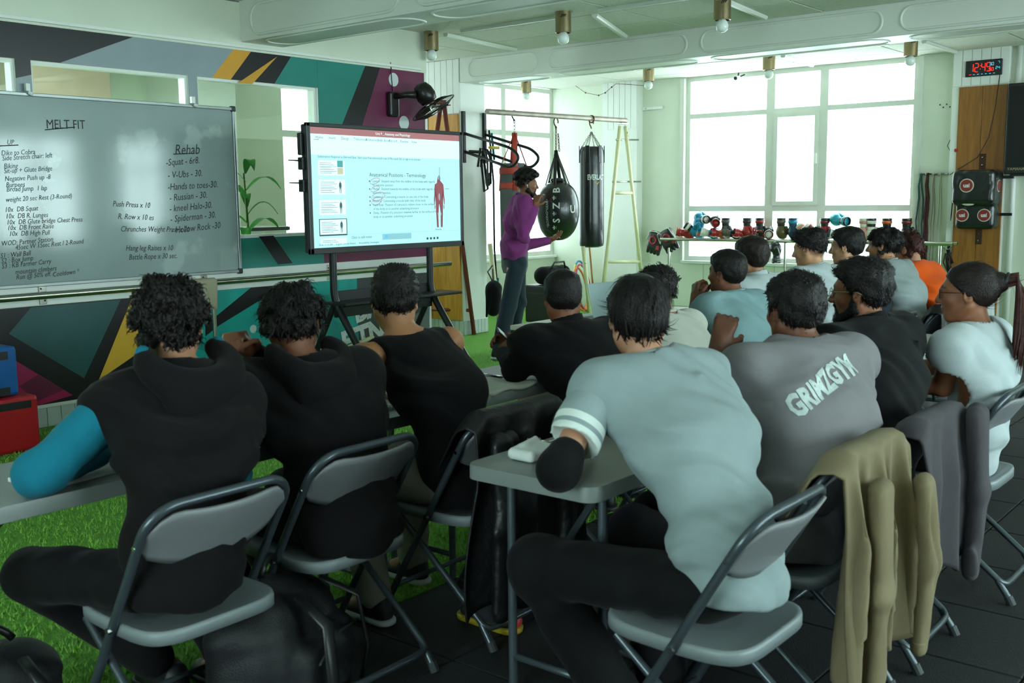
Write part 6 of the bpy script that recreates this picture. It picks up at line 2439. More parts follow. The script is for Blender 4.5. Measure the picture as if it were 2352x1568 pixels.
for x in (-1, 1):
    p_ = Vector(C_ + R_ @ V3((x * .082, .004, -.004)))
    mb = MB().sphere(p_, .007, 8)
    mb.tube([p_, p_ + Vector(R_ @ V3((x * .004, .008, -.024)))], .0035, 6)
    loc_mb(mb, 'earbud', mat('white_plastic', 'e8ecec', .3, var=0), I16['root'])

# ==================================================================== CLOTHES ON CHAIRS
def draped_jacket(name, label, chair, m, width, back_len, seed, sleeves=(), hem_wave=.03, front=.16, fold=.022, freq=26, zipm=None):
    """a garment hung over a chair back: front flap, the fold over the rail, long back with hanging pleats, sleeves"""
    cx, cy = chair.location.x, chair.location.y
    root = thing(name, label, 'jacket', (cx, cy - .22, 0), group='jackets hung on chairs')
    rs = np.random.RandomState(seed)
    ph = rs.rand(5) * 6.28
    nu, nv = 72, 44
    Ltot = front + .05 + back_len
    G = np.zeros((nu, nv, 3))
    for i in range(nu):
        u = i / (nu - 1) * 2 - 1
        for j in range(nv):
            sdist = j / (nv - 1) * Ltot
            droop = .05 * max(0, abs(u) - .72) / .28
            if sdist < front:
                d = front - sdist
                y = cy - .192 + d * .5 + .012
                z = .805 - d * .86 - droop
                amp = .004
            elif sdist < front + .05:
                a = (sdist - front) / .05 * PI
                y = cy - .222 - .024 * math.cos(PI - a) * -1
                y = cy - .232 + .042 * math.cos(a)
                z = .805 + .016 * math.sin(a) - droop
                amp = .003
            else:
                d = sdist - front - .05
                y = cy - .274 - .012 * min(1, d / .2)
                z = .805 - d - droop
                amp = fold * min(1, d / .25 + .12)
            d2 = max(0, sdist - front - .05)
            ww = width * (1 + .10 * d2 - .05 * math.sin(d2 * 9))
            f1 = math.sin(u * freq * .5 + ph[0] + 1.2 * math.sin(d2 * 5 + ph[1]))
            f2 = math.sin(u * freq * .22 + ph[2] + d2 * 2)
            y -= amp * (f1 * .7 + f2 * .6)
            x = cx + u * ww / 2 + amp * .5 * math.cos(u * freq * .5 + ph[0])
            if d2 > 0:
                z += hem_wave * math.sin(u * 5 + ph[3]) * (d2 / back_len) ** 2
            G[i, j] = (x, y, z)
    Fq = np.array([(i * nv + j, i * nv + j + 1, (i + 1) * nv + j + 1, (i + 1) * nv + j) for i in range(nu - 1) for j in range(nv - 1)])
    o = np_obj('body', G.reshape(-1, 3), Fq, m, root)
    o.modifiers.new('cloth', 'SOLIDIFY').thickness = .007
    for k, (dx, dy, z0, z1, r) in enumerate(sleeves):
        a = V3((cx + dx, cy - .305 + dy, z0))
        b = V3((cx + dx * 1.1 + .01, cy - .315 + dy, (z0 + z1) / 2))
        c = V3((cx + dx * 1.08, cy - .305 + dy, z1))
        s = SDF(np.minimum(np.minimum(a, b), c) - .14, np.maximum(np.maximum(a, b), c) + .14, .008)
        s.cone(a, b, r * .55, r * .52, .03, flat=((1, .25, 0), 2.0))
        s.cone(b, c, r * .52, r * .45, .03, flat=((1, .25, 0), 2.0))
        s.field(wrinkle(seed + k, 95, .007, (1, .2, .12)))
        s.cut(lambda x, y, z: (z1 - .03) - z + 0 * x + 0 * y)
        soft_obj('sleeve', s, m, root, 1, .5, local=False)
        s = SDF(c - .12, c + .12, .008)
        s.cone(c + V3((0, 0, .01)), c + V3((0, 0, -.02)), r * .46, r * .44, .01, flat=((1, .25, 0), 2.0))
        s.cut(lambda x, y, z: np.maximum((z1 - .05) - z, z - (z1 + .012)) + 0 * x + 0 * y)
        soft_obj('cuff', s, m, root, 1, .5, local=False)
    return root


F_tan = fabric('tan_shell_cloth', '7d7156', .7)
F_dgrey = fabric('dark_grey_fleece', '4c484c', .9)
F_puff = mat('black_quilted_nylon', '0f1012', .45, var=.1, bump=.4, bscale=40)
F_lgrey = fabric('light_grey_fleece', 'a9b0ae', .9)
draped_jacket('tan_jacket', 'tan jacket hung over the chair back, sleeves reaching the floor', CH['c13'], F_tan, .50, .60, 3, ((-.10, -.01, .70, .13, .062), (.20, -.03, .66, .17, .058)), fold=.040, freq=34)
draped_jacket('dark_grey_jacket', 'dark grey fleece jacket hung over the chair next to the tan jacket', CH['c14'], F_dgrey, .48, .50, 8, ((.17, -.01, .78, .26, .064),), fold=.026, freq=22)
draped_jacket('black_jacket', 'black padded jacket hanging on the chair of the sleeveless-top wearer', CH['c3'], F_puff, .52, .66, 5, ((-.17, -.01, .72, .16, .064), (.17, .0, .74, .3, .06)), fold=.03, freq=22)
draped_jacket('puffer_jacket', 'black puffer jacket on the chair behind the grey T-shirt wearer', CH['c11'], F_puff, .50, .42, 6, ((.18, 0, .7, .4, .055),), fold=.02)
draped_jacket('light_grey_hoodie', 'light grey hoodie over the chair behind the orange T-shirt', CH['c12'], F_lgrey, .50, .45, 9, ((-.15, 0, .74, .4, .05),), fold=.024)

# lettering printed on the warm grey T-shirt
def print_on(I, body, size, centre, rot, m, nm, th=.0025, arc=0.0, sx=1.0, bold=.0):
    me = I['shirt'].data
    bv = BVHTree.FromPolygons([v.co.copy() for v in me.vertices], [tuple(p.vertices) for p in me.polygons])
    vs, fs = text_mesh(body, size, 0, 'CENTER', bold, 0, sx)
    bm = bmesh.new()
    q = [bm.verts.new(v) for v in vs]
    for f in fs:
        try:
            bm.faces.new([q[i] for i in f])
        except ValueError:
            pass
    bmesh.ops.triangulate(bm, faces=bm.faces)
    for _ in range(3):
        ed = [e for e in bm.edges if e.calc_length() > .012]
        if ed:
            bmesh.ops.subdivide_edges(bm, edges=ed, cuts=1)
            bmesh.ops.triangulate(bm, faces=[f for f in bm.faces if len(f.verts) > 3])
    bm.verts.index_update()
    yaw, pit, rol = rot
    Rm = Matrix.Rotation(yaw, 3, 'Z') @ Matrix.Rotation(pit, 3, 'X') @ Matrix.Rotation(rol, 3, 'Y')
    u, w, n = Rm @ Vector((1, 0, 0)), Rm @ Vector((0, 0, 1)), Rm @ Vector((0, 1, 0))
    out = []
    for v in bm.verts:
        p = Vector(centre) + u * v.co.x + w * (v.co.y - arc * v.co.x ** 2)
        h, nn, _, _ = bv.ray_cast(p - n * .5, n)
        if h is None:
            h, nn, _, _ = bv.find_nearest(p)
        out.append(h - n * th)
    F_ = [[v.index for v in f.verts] for f in bm.faces]
    bm.free()
    o = np_obj(nm, np.array([tuple(v) for v in out]), F_, m, None, False)
    o.parent = I['root']
    return o


c13 = (I13['Ch'] + I13['Nk']) / 2
print_on(I13, 'GRIMZGYM', .086, (c13[0] - .06, c13[1], c13[2] + .0), (math.radians(-28), math.radians(-10), math.radians(-22)), mat('reflective_print', 'b9c6c4', .5, var=.15, scale=60), 'shirt_lettering', arc=.5, sx=.74, bold=.004)

# ==================================================================== BOXING GEAR BY THE WINDOW
gr = thing('glove_rail', 'steel double rail under the wide window carrying boxing gloves', 'rail', (11.7, 5.4, 0))
GZ = .985
for x in (11.62, 11.78):
    MB().cyl((x, 3.45, GZ), (x, 7.06, GZ), .02, 12).build('tube', M_steel, gr, angle=40)
for y in (on_x(1803, 600, 11.7).y, 3.6, 6.98):
    MB().cyl((11.7, y, 0), (11.7, y, GZ - .01), .018, 12).tube([(11.62, y, GZ), (11.78, y, GZ)], .014, 8).build('post', M_steel, gr, angle=40)

GM = {}


def leather(c, nm):
    return mat('glove_' + nm, c, .3, var=.08, coat=.15)


for nm, c in (('red', '9c1f22'), ('blue', '1583a8'), ('black', '1b1c1f'), ('navy', '16354f'), ('olive', '5a4a2c'), ('white', 'd8d6cc'), ('pink', 'c98f84'), ('grey', '4b4d50'), ('orange', 'c4571f'), ('maroon', '6a1a1e'), ('teal', '1f9bb2')):
    GM[nm] = leather(c, nm)


def make_glove():
    g = thing('boxing_glove', 'boxing glove', 'boxing glove', group='boxing gloves on the rail')
    s = SDF((-.12, -.12, -.18), (.12, .14, .18), .0075)
    s.ell((0, .0, .055), (.062, .058, .072), .02)
    s.ell((0, .03, .08), (.058, .05, .055), .03)
    s.cone((0, -.005, .04), (0, -.005, -.04), .055, .042, .02)
    s.ell((0, .06, .045), (.05, .022, .03), .015)
    o = soft_obj('fist', s, GM['red'], g, 1, .5)
    s = SDF((-.12, -.12, -.18), (.12, .14, .18), .0075)
    s.cone((-.055, .02, -.005), (-.058, .05, .06), .022, .024, .01)
    soft_obj('thumb', s, GM['red'], g, 1, .5)
    s = SDF((-.12, -.12, -.18), (.12, .14, .18), .0075)
    s.cone((0, -.005, -.035), (0, -.005, -.115), .047, .055, .01)
    s.cone((0, -.005, -.09), (0, -.005, -.17), .04, .046, .002, 'sub')
    s.cut(lambda x, y, z: (-.12 - z) + 0 * x + 0 * y)
    soft_obj('cuff', s, GM['black'], g, 1, .4)
    MB().lathe([(.052, -.055), (.056, -.06), (.056, -.085), (.054, -.09)], (0, -.005, 0), n=20).build('wrist_strap', GM['white'], g, True)
    return g


gproto = None
UP, DN, LY, LL_, TI = 'up', 'down', 'lie', 'lie2', 'tilt'
gl = [(1575, 527, 'red', 'red', 'red', LY, 'dark red glove lying at the rail end by the focus mitts'), (1592, 520, 'blue', 'black', 'white', TI, 'blue glove with a black cuff tilted on the dark red glove'),
      (1607, 530, 'blue', 'blue', 'orange', UP, 'small blue glove with an orange strap near the rail end'), (1613, 503, 'blue', 'black', 'white', LL_, 'blue glove with white cuff piled on top of the others'),
      (1631, 530, 'blue', 'white', 'white', LY, 'blue glove with a white panel lying on the rail'), (1643, 511, 'black', 'maroon', 'red', LL_, 'black and maroon glove lying across the pile'),
      (1653, 524, 'orange', 'red', 'red', LY, 'orange-red glove under the black and maroon glove'), (1668, 520, 'grey', 'black', 'grey', DN, 'worn grey glove standing on its cuff'),
      (1683, 533, 'black', 'grey', 'olive', LY, 'black glove lying flat between the grey and red gloves'), (1706, 529, 'red', 'red', 'red', LY, 'red glove lying beside the upright red one'),
      (1717, 518, 'red', 'black', 'black', DN, 'upright red glove with a wide black cuff'), (1735, 533, 'red', 'red', 'black', LL_, 'small red glove lying before the window post'),
      (1746, 522, 'black', 'black', 'red', DN, 'upright black glove with a red strap'), (1765, 540, 'black', 'maroon', 'white', LL_, 'black glove lying half over the rail'),
      (1795, 523, 'olive', 'black', 'olive', DN, 'upright olive brown glove with a black cuff'), (1822, 522, 'navy', 'navy', 'blue', DN, 'upright navy and blue glove'),
      (1852, 518, 'pink', 'white', 'pink', TI, 'pale pink and white glove tilted to one side'), (1870, 522, 'red', 'white', 'red', TI, 'red glove with a white cuff next to the pale pink one'),
      (1895, 527, 'red', 'black', 'maroon', DN, 'red glove with a black band left of the stacked blue gloves'), (1925, 533, 'navy', 'navy', 'white', LY, 'navy glove at the bottom of the stacked pair'),
      (1930, 507, 'teal', 'black', 'teal', LL_, 'bright blue glove stacked on the navy glove'), (1985, 528, 'pink', 'white', 'pink', DN, 'pink glove behind the heads near the window end'),
      (2003, 518, 'white', 'black', 'white', DN, 'white glove with a black cuff near the window end'), (2038, 515, 'red', 'black', 'orange', DN, 'red glove with a black cuff at the right of the window'),
      (2066, 526, 'maroon', 'maroon', 'black', LY, 'maroon glove beside the last black glove'), (2083, 516, 'black', 'black', 'maroon', DN, 'last black glove at the right end of the rail'),
      (1793, 580, 'black', 'black', 'grey', UP, 'black glove hanging under the rail on its laces')]
EUL = {UP: (0, 0, 1.2), DN: (PI, 0, 1.0), LY: (PI / 2 + .2, 0, .5), LL_: (PI / 2, .4, 2.4), TI: (PI * .72, .3, .4)}
for k, (px, py, cf, cc, cs, pose, lb) in enumerate(gl):
    if gproto is None:
        gproto = make_glove()
        g = gproto
    else:
        g = dup(gproto)
    tag(g, label=lb)
    p = on_x(px, py, 11.70)
    low = {UP: .12, DN: .135, LY: .062, LL_: .062, TI: .1}[pose]
    if py < 514 or py > 545:
        zz = p.z
    else:
        zz = GZ + .018 + low
    g.location = (11.70 + (.0 if py < 545 else -.12), p.y, zz)
    e = EUL[pose]
    g.rotation_euler = (e[0], e[1], e[2] + .35 * math.sin(k * 2.3))
    for ch in g.children:
        cmat = GM[{'fist': cf, 'thumb': cf, 'cuff': cc, 'wrist_strap': cs}[ch.name.split('.')[0]]]
        ch.material_slots[0].link = 'OBJECT'
        ch.material_slots[0].material = cmat
# focus mitts
for k, (px, py, rt, lb) in enumerate(((1505, 555, .25, 'black focus mitt with a red ring, the one nearer the corner'), (1535, 550, -.5, 'black focus mitt with a red ring, touching the rail end'))):
    p = on_x(px, py, 11.72)
    fm = thing('focus_mitt', lb, 'focus mitt', (p.x, p.y, p.z - .13), group='focus mitts')
    R3 = Matrix.Rotation(rt, 3, 'X')
    s = SDF((-.1, -.18, -.2), (.1, .18, .2), .008)
    s.box((0, 0, .01), (.05, .105, .125), .045, .02)
    for q in range(4):
        s.cone((0, -.075 + q * .05, -.09), (0, -.08 + q * .053, -.145), .028, .024, .01)
    M4 = Matrix.Translation((p.x, p.y, p.z)) @ R3.to_4x4()
    soft_obj('pad', s, GM['black'], fm, 1, .5, local=False, M=M4)
    cc = Vector((p.x - .055, p.y, p.z + .02))
    MB().ring(cc, (1, 0, 0), .045, .012, 24, 8).build('red_ring', GM['red'], fm, True)
    MB().tube([Vector((p.x - .045, p.y, p.z)) + R3 @ Vector((0, a, b)) for a, b in ((-.11, .0), (-.09, .12), (0, .135), (.09, .12), (.11, 0))], .006, 6).build('piping', GM['white'], fm, True)
    MB().box(Vector((p.x - .045, p.y, p.z)) + R3 @ Vector((0, -.08, -.06)), (.012, .05, .06), R3, .006).build('red_patch', GM['red'], fm)

# ---- wall pad with target discs
pad = thing('wall_striking_pad', 'black wall-mounted striking pad with red target discs', 'striking pad', (11.8, 3.3, 1.2))
pc = on_x(2245, 455, 11.78)
tz, bz = on_x(2245, 390, 11.78).z, on_x(2245, 523, 11.78).z
s = SDF((11.4, pc.y - .35, bz - .1), (11.98, pc.y + .35, tz + .1), .0095)
hu = (tz - bz)
s.box((11.74, pc.y, tz - hu * .3), (.165, .215, hu * .3), .05, .02)
s.box((11.80, pc.y, bz + hu * .2), (.11, .20, hu * .22), .05, .04)
s.field(wrinkle(4, 50, .004, (.3, .8, .6)))
soft_obj('pad', s, M_leather, pad, 1, .4, local=False)
M_tr_ = mat('red_target_vinyl', '8e2a2c', .4, var=.06)
M_cr = mat('cream_ring_vinyl', 'cfcab4', .5)


def target(c, n, r, txt=True):
    n = Vector(n).normalized()
    MB().cyl(Vector(c) - n * .006, Vector(c) + n * .004, r * 1.16, 28).build('ring', M_cr, pad, angle=40)
    d = MB().cyl(Vector(c), Vector(c) + n * .007, r, 28).build('target_disc', M_tr_, pad, angle=40)
    if txt:
        u = Vector((0, 0, 1)).cross(n).normalized()
        mb = MB()
        put_text(mb, 'usi', Vector(c) + n * .0085, u, n.cross(u), r * .95, bold=.002)
        mb.build('lettering', M_print, d)


xf = 11.572
target((xf, pc.y + .055, tz - hu * .27), (-1, 0, 0), .062)
target((xf + .115, pc.y + .12, bz + hu * .22), (-1, 0, 0), .058)
target((xf + .115, pc.y - .10, bz + hu * .22), (-1, 0, 0), .058)
target((11.74, pc.y - .217, tz - hu * .28), (0, -1, 0), .055, False)
MB().sphere((xf + .03, pc.y + .04, tz - hu * .56), .075, 16, (.15, 1, .45)).build('cream_patch', M_cr, pad, True)
for z in (tz + .09, bz - .1):
    b_ = MB().box((11.905, pc.y, z), (.012, .06, .16), bev=.003).build('bracket', mat('rusty_bracket', '4a2e22', .6, .4), pad)
    MB().sphere((11.897, pc.y, z + .04), .012, 8).build('bolt', M_steel, b_)
    MB().sphere((11.897, pc.y, z - .04), .012, 8).build('bolt', M_steel, b_)
for z in (tz - .08, bz + .14):
    MB().box((11.9, pc.y - .26, z), (.012, .12, .03), bev=.004).build('side_lug', M_bm, pad)

# ---- clock
ck = thing('digital_clock', 'black digital wall clock with red and blue figures', 'clock', (11.9, 3.33, 2.84))
cA, cB = on_x(2218, 160, 11.90), on_x(2302, 152, 11.90)
y1, y0 = cA.y, cB.y
zc, hc = (cA.z + cB.z) / 2, .165
MB().box((11.902, (y0 + y1) / 2, zc), (.03, y1 - y0, hc), bev=.006).build('case', M_black, ck)
M_led = mat('red_led', 'ff2418', .4, var=0, emit='ff2418', es=.7)
M_ledb = mat('cyan_led', '4fb8e0', .4, var=0, emit='4fb8e0', es=.4)
SEG = {'0': 'abcdef', '1': 'bc', '2': 'abged', '3': 'abgcd', '4': 'fgbc', '5': 'afgcd', '7': 'abc'}


def led(txt, y, z, w, h, m, th=.006):
    for ch in txt:
        mb = MB()
        if ch == ':':
            mb.box((11.886, y - w * .15, z + h * .2), (.002, th, th)).box((11.886, y - w * .15, z - h * .2), (.002, th, th))
            mb.build('colon', m, ck)
            y -= w * .5
            continue
        for sgm in SEG[ch]:
            a = {'a': (0, h / 2, 1), 'd': (0, -h / 2, 1), 'g': (0, 0, 1), 'b': (-w / 2, h / 4, 0), 'c': (-w / 2, -h / 4, 0), 'f': (w / 2, h / 4, 0), 'e': (w / 2, -h / 4, 0)}[sgm]
            d = (.002, w * .8, th) if a[2] else (.002, th, h * .42)
            mb.box((11.886, y + a[0] - w * .5, z + a[1]), d)
        mb.build('figure', m, ck)
        y -= w * 1.45
    return y


led('12:45', y1 - .045, zc + .008, .035, .085, M_led)
led('30', y0 + .125, zc + .035, .018, .03, M_ledb, .003)
led('7', y0 + .04, zc + .045, .016, .024, M_ledb, .003)
led('50', y0 + .125, zc - .02, .018, .03, M_led, .003)
led('24', y0 + .06, zc - .008, .016, .026, M_ledb, .003)
for k in range(7):
    MB().box((11.886, y1 - .05 - k * .04, zc - .062), (.002, .018, .004)).build('weekday_mark', M_led if k == 0 else M_ledb, ck)
MB().tube([(11.9, y0 + .02, zc - .08), (11.9, y0 + .05, 2.4), (11.9, y0 + .1, 2.1), (11.9, y0 + .2, 1.9), (11.9, 3.6, 1.72)], .004, 5).build('cable', M_dark, ck, True)
# plug and loop of flex beside the plywood
pg = thing('power_plug', 'red plug hanging on a loop of grey flex', 'plug', (11.95, 3.66, 1.95))
p = on_x(2198, 345, 11.93)
MB().box(p, (.04, .05, .035), bev=.01).tube([p + Vector((0, 0, -.02)), p + Vector((0, 0, -.06))], .006, 6).build('plug', mat('red_plastic', 'b3262a', .4), pg)
MB().tube([p + Vector((0, .0, .02)), on_x(2185, 352, 11.94), on_x(2176, 335, 11.94), on_x(2185, 315, 11.94), on_x(2204, 308, 11.94)], .004, 5).build('flex', M_dark, pg, True)

# ---- loudspeaker
sp = thing('loudspeaker', 'tall black loudspeaker with a gold badge beside the plywood panel', 'speaker', (11.75, 2.75, 1.6))
y1s = on_x(2313, 300, 11.78).y
zt, zb = on_x(2313, 193, 11.78).z, on_x(2313, 400, 11.78).z
MB().box((11.84, y1s - .3, (zt + zb) / 2), (.22, .6, zt - zb), bev=.012).build('cabinet', M_black, sp)
MB().box((11.725, y1s - .3, (zt + zb) / 2 + .02), (.012, .56, zt - zb - .1), bev=.004).build('grille', mat('black_grille_cloth', '0f1216', .8, bump=.5, bscale=500), sp)
mb = MB()
put_text(mb, 'YAMAHA', on_x(2333, 388, 11.716), (0, -1, 0), (0, 0, 1), .04)
mb.build('badge', mat('gold_badge', 'b9ac86', .4, .6), sp)
boxobj('bracket', 11.95, 11.995, y1s - .4, y1s - .2, zb + .3, zb + .6, M_bm, sp)
bs = boxobj('foot_bar', 11.74, 11.95, y1s - .5, y1s - .06, zb - .02, zb, M_bm, sp)

# ---- ropes and bands on a hook rail
hk_ = thing('hook_rail', 'thin metal hook rail on the wall right of the window', 'hook rail', (11.98, 3.85, 1.62))
ra, rb_ = on_x(2108, 400, 11.97), on_x(2186, 402, 11.97)
MB().box((11.985, (ra.y + rb_.y) / 2, ra.z), (.02, ra.y - rb_.y, .022), bev=.003).build('bar', M_steel, hk_)
hooks = []
for k in range(6):
    y = ra.y - .05 - k * .072
    MB().tube([(11.975, y, ra.z), (11.93, y, ra.z - .015), (11.92, y, ra.z + .015)], .005, 6).build('hook', M_steel, hk_, True)
    hooks.append(y)


def hang(name, label, y, zlo, r, m, spread=.04, twist=0):
    t = thing(name, label, 'rope', (11.93, y, zlo), group='ropes on the hook rail')
    for sg in (-1, 1):
        pts = [(11.93, y, ra.z + .012)]
        for q in range(1, 9):
            u = q / 8
            pts.append((11.935 + .01 * math.sin(q * 1.7 + y * 9), y + sg * spread * (u ** .5) * (1 - .2 * u) + .006 * math.sin(q * 2.1), ra.z + (zlo - ra.z) * u * (1 if sg < 0 else .93)))
        MB().tube(pts, r, 6).build('strand', m, t, True)
    return t


hang('green_rope', 'dark green skipping rope hanging in a long loop', hooks[0], .62, .010, mat('green_rubber', '1f4a46', .6), .05)
hang('braided_rope', 'black and red braided rope on the second hook', hooks[1], .72, .014, mat('red_black_braid', '4a1f22', .8, var=.9, scale=90), .02)
hang('thin_cord', 'thin brown cord hanging beside the braided rope', hooks[2], .55, .004, mat('brown_cord', '8a7a5e', .8), .02)
hang('pale_cord', 'thin pale cord hanging between the darker ropes', hooks[3], .5, .004, mat('pale_cord_fibre', 'a9a58c', .8), .025)
hang('skipping_rope', 'slim black cord in a loop on the last hook', hooks[5], .45, .006, M_black, .035)
cb = thing('carabiner_bundle', 'bundle of black straps and carabiners beside the plywood panel', 'straps', (11.9, 3.62, .8))
p = on_x(2183, 575, 11.9)
rr = random.Random(8)
for k in range(7):
    q = p + Vector((rr.uniform(-.02, .02), rr.uniform(-.05, .05), rr.uniform(-.05, .1)))
    MB().tube([q, q + Vector((0, rr.uniform(-.05, .05), -.1)), q + Vector((0, rr.uniform(-.06, .06), -.22 - .1 * rr.random()))], .016, 6, flat=.4).build('strap', M_black if k % 3 else mat('dark_red_webbing', '5a2a2e', .8), cb, True)
MB().ring(p + Vector((-.02, .03, .05)), (1, 0, 0), .04, .006, 16, 6).build('ring', M_steel, cb, True)

# ---- small wall things
cc_ = thing('security_camera', 'small white security camera at the window head', 'camera', (11.9, 6.3, 2.95))
p = on_x(1692, 178, 11.9)
MB().cyl(p + Vector((.06, 0, 0)), p + Vector((-.03, .0, -.01)), .028, 14).build('barrel', M_white, cc_, angle=40)
MB().cyl(p + Vector((-.031, 0, -.01)), p + Vector((-.036, 0, -.011)), .02, 14).build('lens', M_black, cc_)
MB().tube([p + Vector((.03, 0, 0)), p + Vector((.05, 0, .06))], .01, 6).tube([p + Vector((.0, -.05, .01)), p + Vector((.02, -.1, .03))], .008, 5).build('arm', M_dark, cc_)
ga = thing('string_wire', 'slack wire with small knots strung under the ceiling by the corner', 'wire', (11.8, 8.2, 2.8))
pts = [on_x(1300, 188, 11.8), on_x(1322, 197, 11.8), on_x(1345, 213, 11.8), on_x(1375, 219, 11.8), on_x(1390, 213, 11.8), on_x(1405, 200, 11.8), on_x(1415, 192, 11.8), on_x(1500, 198, 11.84)]
MB().tube(pts, .004, 5).build('wire', mat('brown_wire', '7a6a52', .7), ga, True)
for q in (2, 3, 4, 5):
    MB().sphere(pts[q], .012, 6).build('knot', M_dark, ga)
cv = thing('cable_cover', 'short white cable cover on the wall right of the corner pier', 'cable cover', (11.95, 7.4, 2.4))
a, b = on_x(1474, 250, 11.97), on_x(1521, 252, 11.97)
MB().box((11.985, (a.y + b.y) / 2, a.z), (.025, a.y - b.y, .035), bev=.004).build('cover', M_white, cv)
MB().box((11.97, a.y - .06, a.z), (.006, .02, .012)).build('clip', M_steel, cv)
so = thing('wall_socket', 'old wall socket with four holes on the cream wall', 'socket', (11.99, 3.8, 2.1))
p = on_x(2170, 243, 11.995)
for k in range(4):
    MB().sphere(p + Vector((0, .05 - .035 * k, .015 * (-1) ** k)), .009, 6, (.3, 1, 1)).build('hole', M_dark, so)

# ---- hula hoops
for k, (px, py, r, c, lb) in enumerate(((1338, 655, .33, 'c8b92c', 'yellow and blue hoop standing behind the others'), (1340, 662, .31, 'c7376a', 'pink hoop leaning against the wall'), (1333, 664, .285, 'e07a2a', 'orange hoop leaning in front of the pink one'))):
    c_ = on_y(px, py, 8.2 - k * .05)
    h = thing('hula_hoop', lb, 'hoop', (c_.x, c_.y, 0), group='hula hoops')
    c0 = Vector((c_.x, c_.y, r + .015))
    zoff = c_.z - c0.z
    ax = Vector((.35, -1, .18))
    mats_ = [mat('hoop_' + c, c, .4, var=.05), mat('hoop_blue', '2a86b8', .4)]
    c0.z += max(0, zoff)
    for q in range(6):
        MB().ring(c0, ax, r, .014, 8, 8, q * PI / 3, (q + 1) * PI / 3 + .02).build('hoop_section', mats_[1] if (k == 0 and q % 2) else mats_[0], h, True)

# ---- plyometric boxes by the mural
BY = 6.3
rp = on_y(88, 905, BY)
rx, rzz = rp.x, rp.z
rbx = thing('red_plyo_box', 'red padded jump box under the blue one', 'plyo box', (rx - .4, BY + .2, 0))
M_rv = mat('red_padded_vinyl', 'b01622', .3, var=.08, bump=.3, bscale=6)
M_bv = mat('blue_padded_vinyl', '0f58a0', .3, var=.08, bump=.3, bscale=6)
MB().box((rx - .4, BY + .22, rzz / 2), (.8, .44, rzz), bev=.025).build('body', M_rv, rbx)
MB().box((rx - .3, BY - .002, rzz - .05), (.5, .006, .045)).build('hook_strip', M_black, rbx)
bpx = on_y(40, 795, BY + .05)
bbx = thing('blue_plyo_box', 'blue padded jump box on top of the red one', 'plyo box', (bpx.x - .4, BY + .25, rzz))
MB().box((bpx.x - .4, BY + .27, rzz + (bpx.z - rzz) / 2 + .002), (.8, .42, bpx.z - rzz), bev=.022).build('body', M_bv, bbx)
for z in (rzz + .035, bpx.z - .05):
    MB().box((bpx.x - .27, BY + .058, z), (.42, .006, .05)).build('hook_strip', M_black, bbx)
# pale stick leaning low before the mural
stp = thing('wooden_stick', 'pale round stick lying against the mural under the screen', 'stick', (6.3, 6.7, .2))
MB().cyl(on_y(776, 807, 6.78), on_y(857, 774, 6.78), .018, 10).build('stick', M_pale, stp, angle=40)

# ---- gear behind the trainer
eq = thing('equipment_case', 'black equipment trunk on the floor behind the trainer', 'case', (9.0, 7.0, 0))
q0, q1 = on_z(1222, 742, 0), on_z(1262, 742, 0)
qx = q0.lerp(q1, .5)
MB().box((qx.x + .25, qx.y, .24), (.62, .4, .46), bev=.02).build('body', M_black, eq)
MB().box((qx.x + .25, qx.y, .37), (.63, .41, .015)).build('lid_edge', M_dark, eq)
for k in range(3):
    MB().box((qx.x - .02 + .2 * k, qx.y - .205, .37), (.05, .012, .06), bev=.004).build('latch', M_bm, eq)
gb = thing('gym_bag', 'black gym bag lying on the equipment trunk', 'bag', (qx.x + .25, qx.y, .47))
s = SDF((-.4, -.25, -.05), (.4, .25, .3), .01)
s.cone((-.2, 0, .11), (.2, 0, .11), .11, .105, .02)
s.field(wrinkle(12, 40, .01, (1, .2, .4)))
s.cut(lambda x, y, z: .004 - z + 0 * x + 0 * y)
soft_obj('body', s, F_black, gb, 1, .4)
gb_h = MB().tube([(qx.x + .1, qx.y - .08, .66), (qx.x + .15, qx.y - .1, .74), (qx.x + .35, qx.y - .1, .74), (qx.x + .4, qx.y - .08, .66)], .012, 6).build('handle', M_black, gb, True)
hb = thing('hanging_bag', 'small black bag hanging on the pale leg beside the trainer', 'bag', (8.6, 7.3, .5))
p = on_y(1130, 690, 7.16)
s = SDF((-.2, -.2, -.35), (.2, .2, .25), .01)
s.cone((.03, 0, .12), (.02, 0, -.1), .09, .07, .03)
s.cone((-.04, 0, .1), (-.09, 0, -.16), .04, .012, .03)
s.field(wrinkle(3, 45, .008, (1, 0, .5)))
soft_obj('body', s, F_black, hb, 1, .4, local=False, M=Matrix.Translation(p))
MB().tube([p + Vector((.03, 0, .18)), p + Vector((.03, .08, .3)), on_y(1131, 610, 7.27), on_y(1131, 606, 7.33), p + Vector((.06, .03, .2))], .008, 6).build('strap', M_black, hb, True)

# ==================================================================== ON THE TABLES AND FLOOR
M_paper = mat('white_paper', 'd6dcd8', .7, var=.03)
M_wire = mat('spiral_wire', '8d8f90', .3, .9)


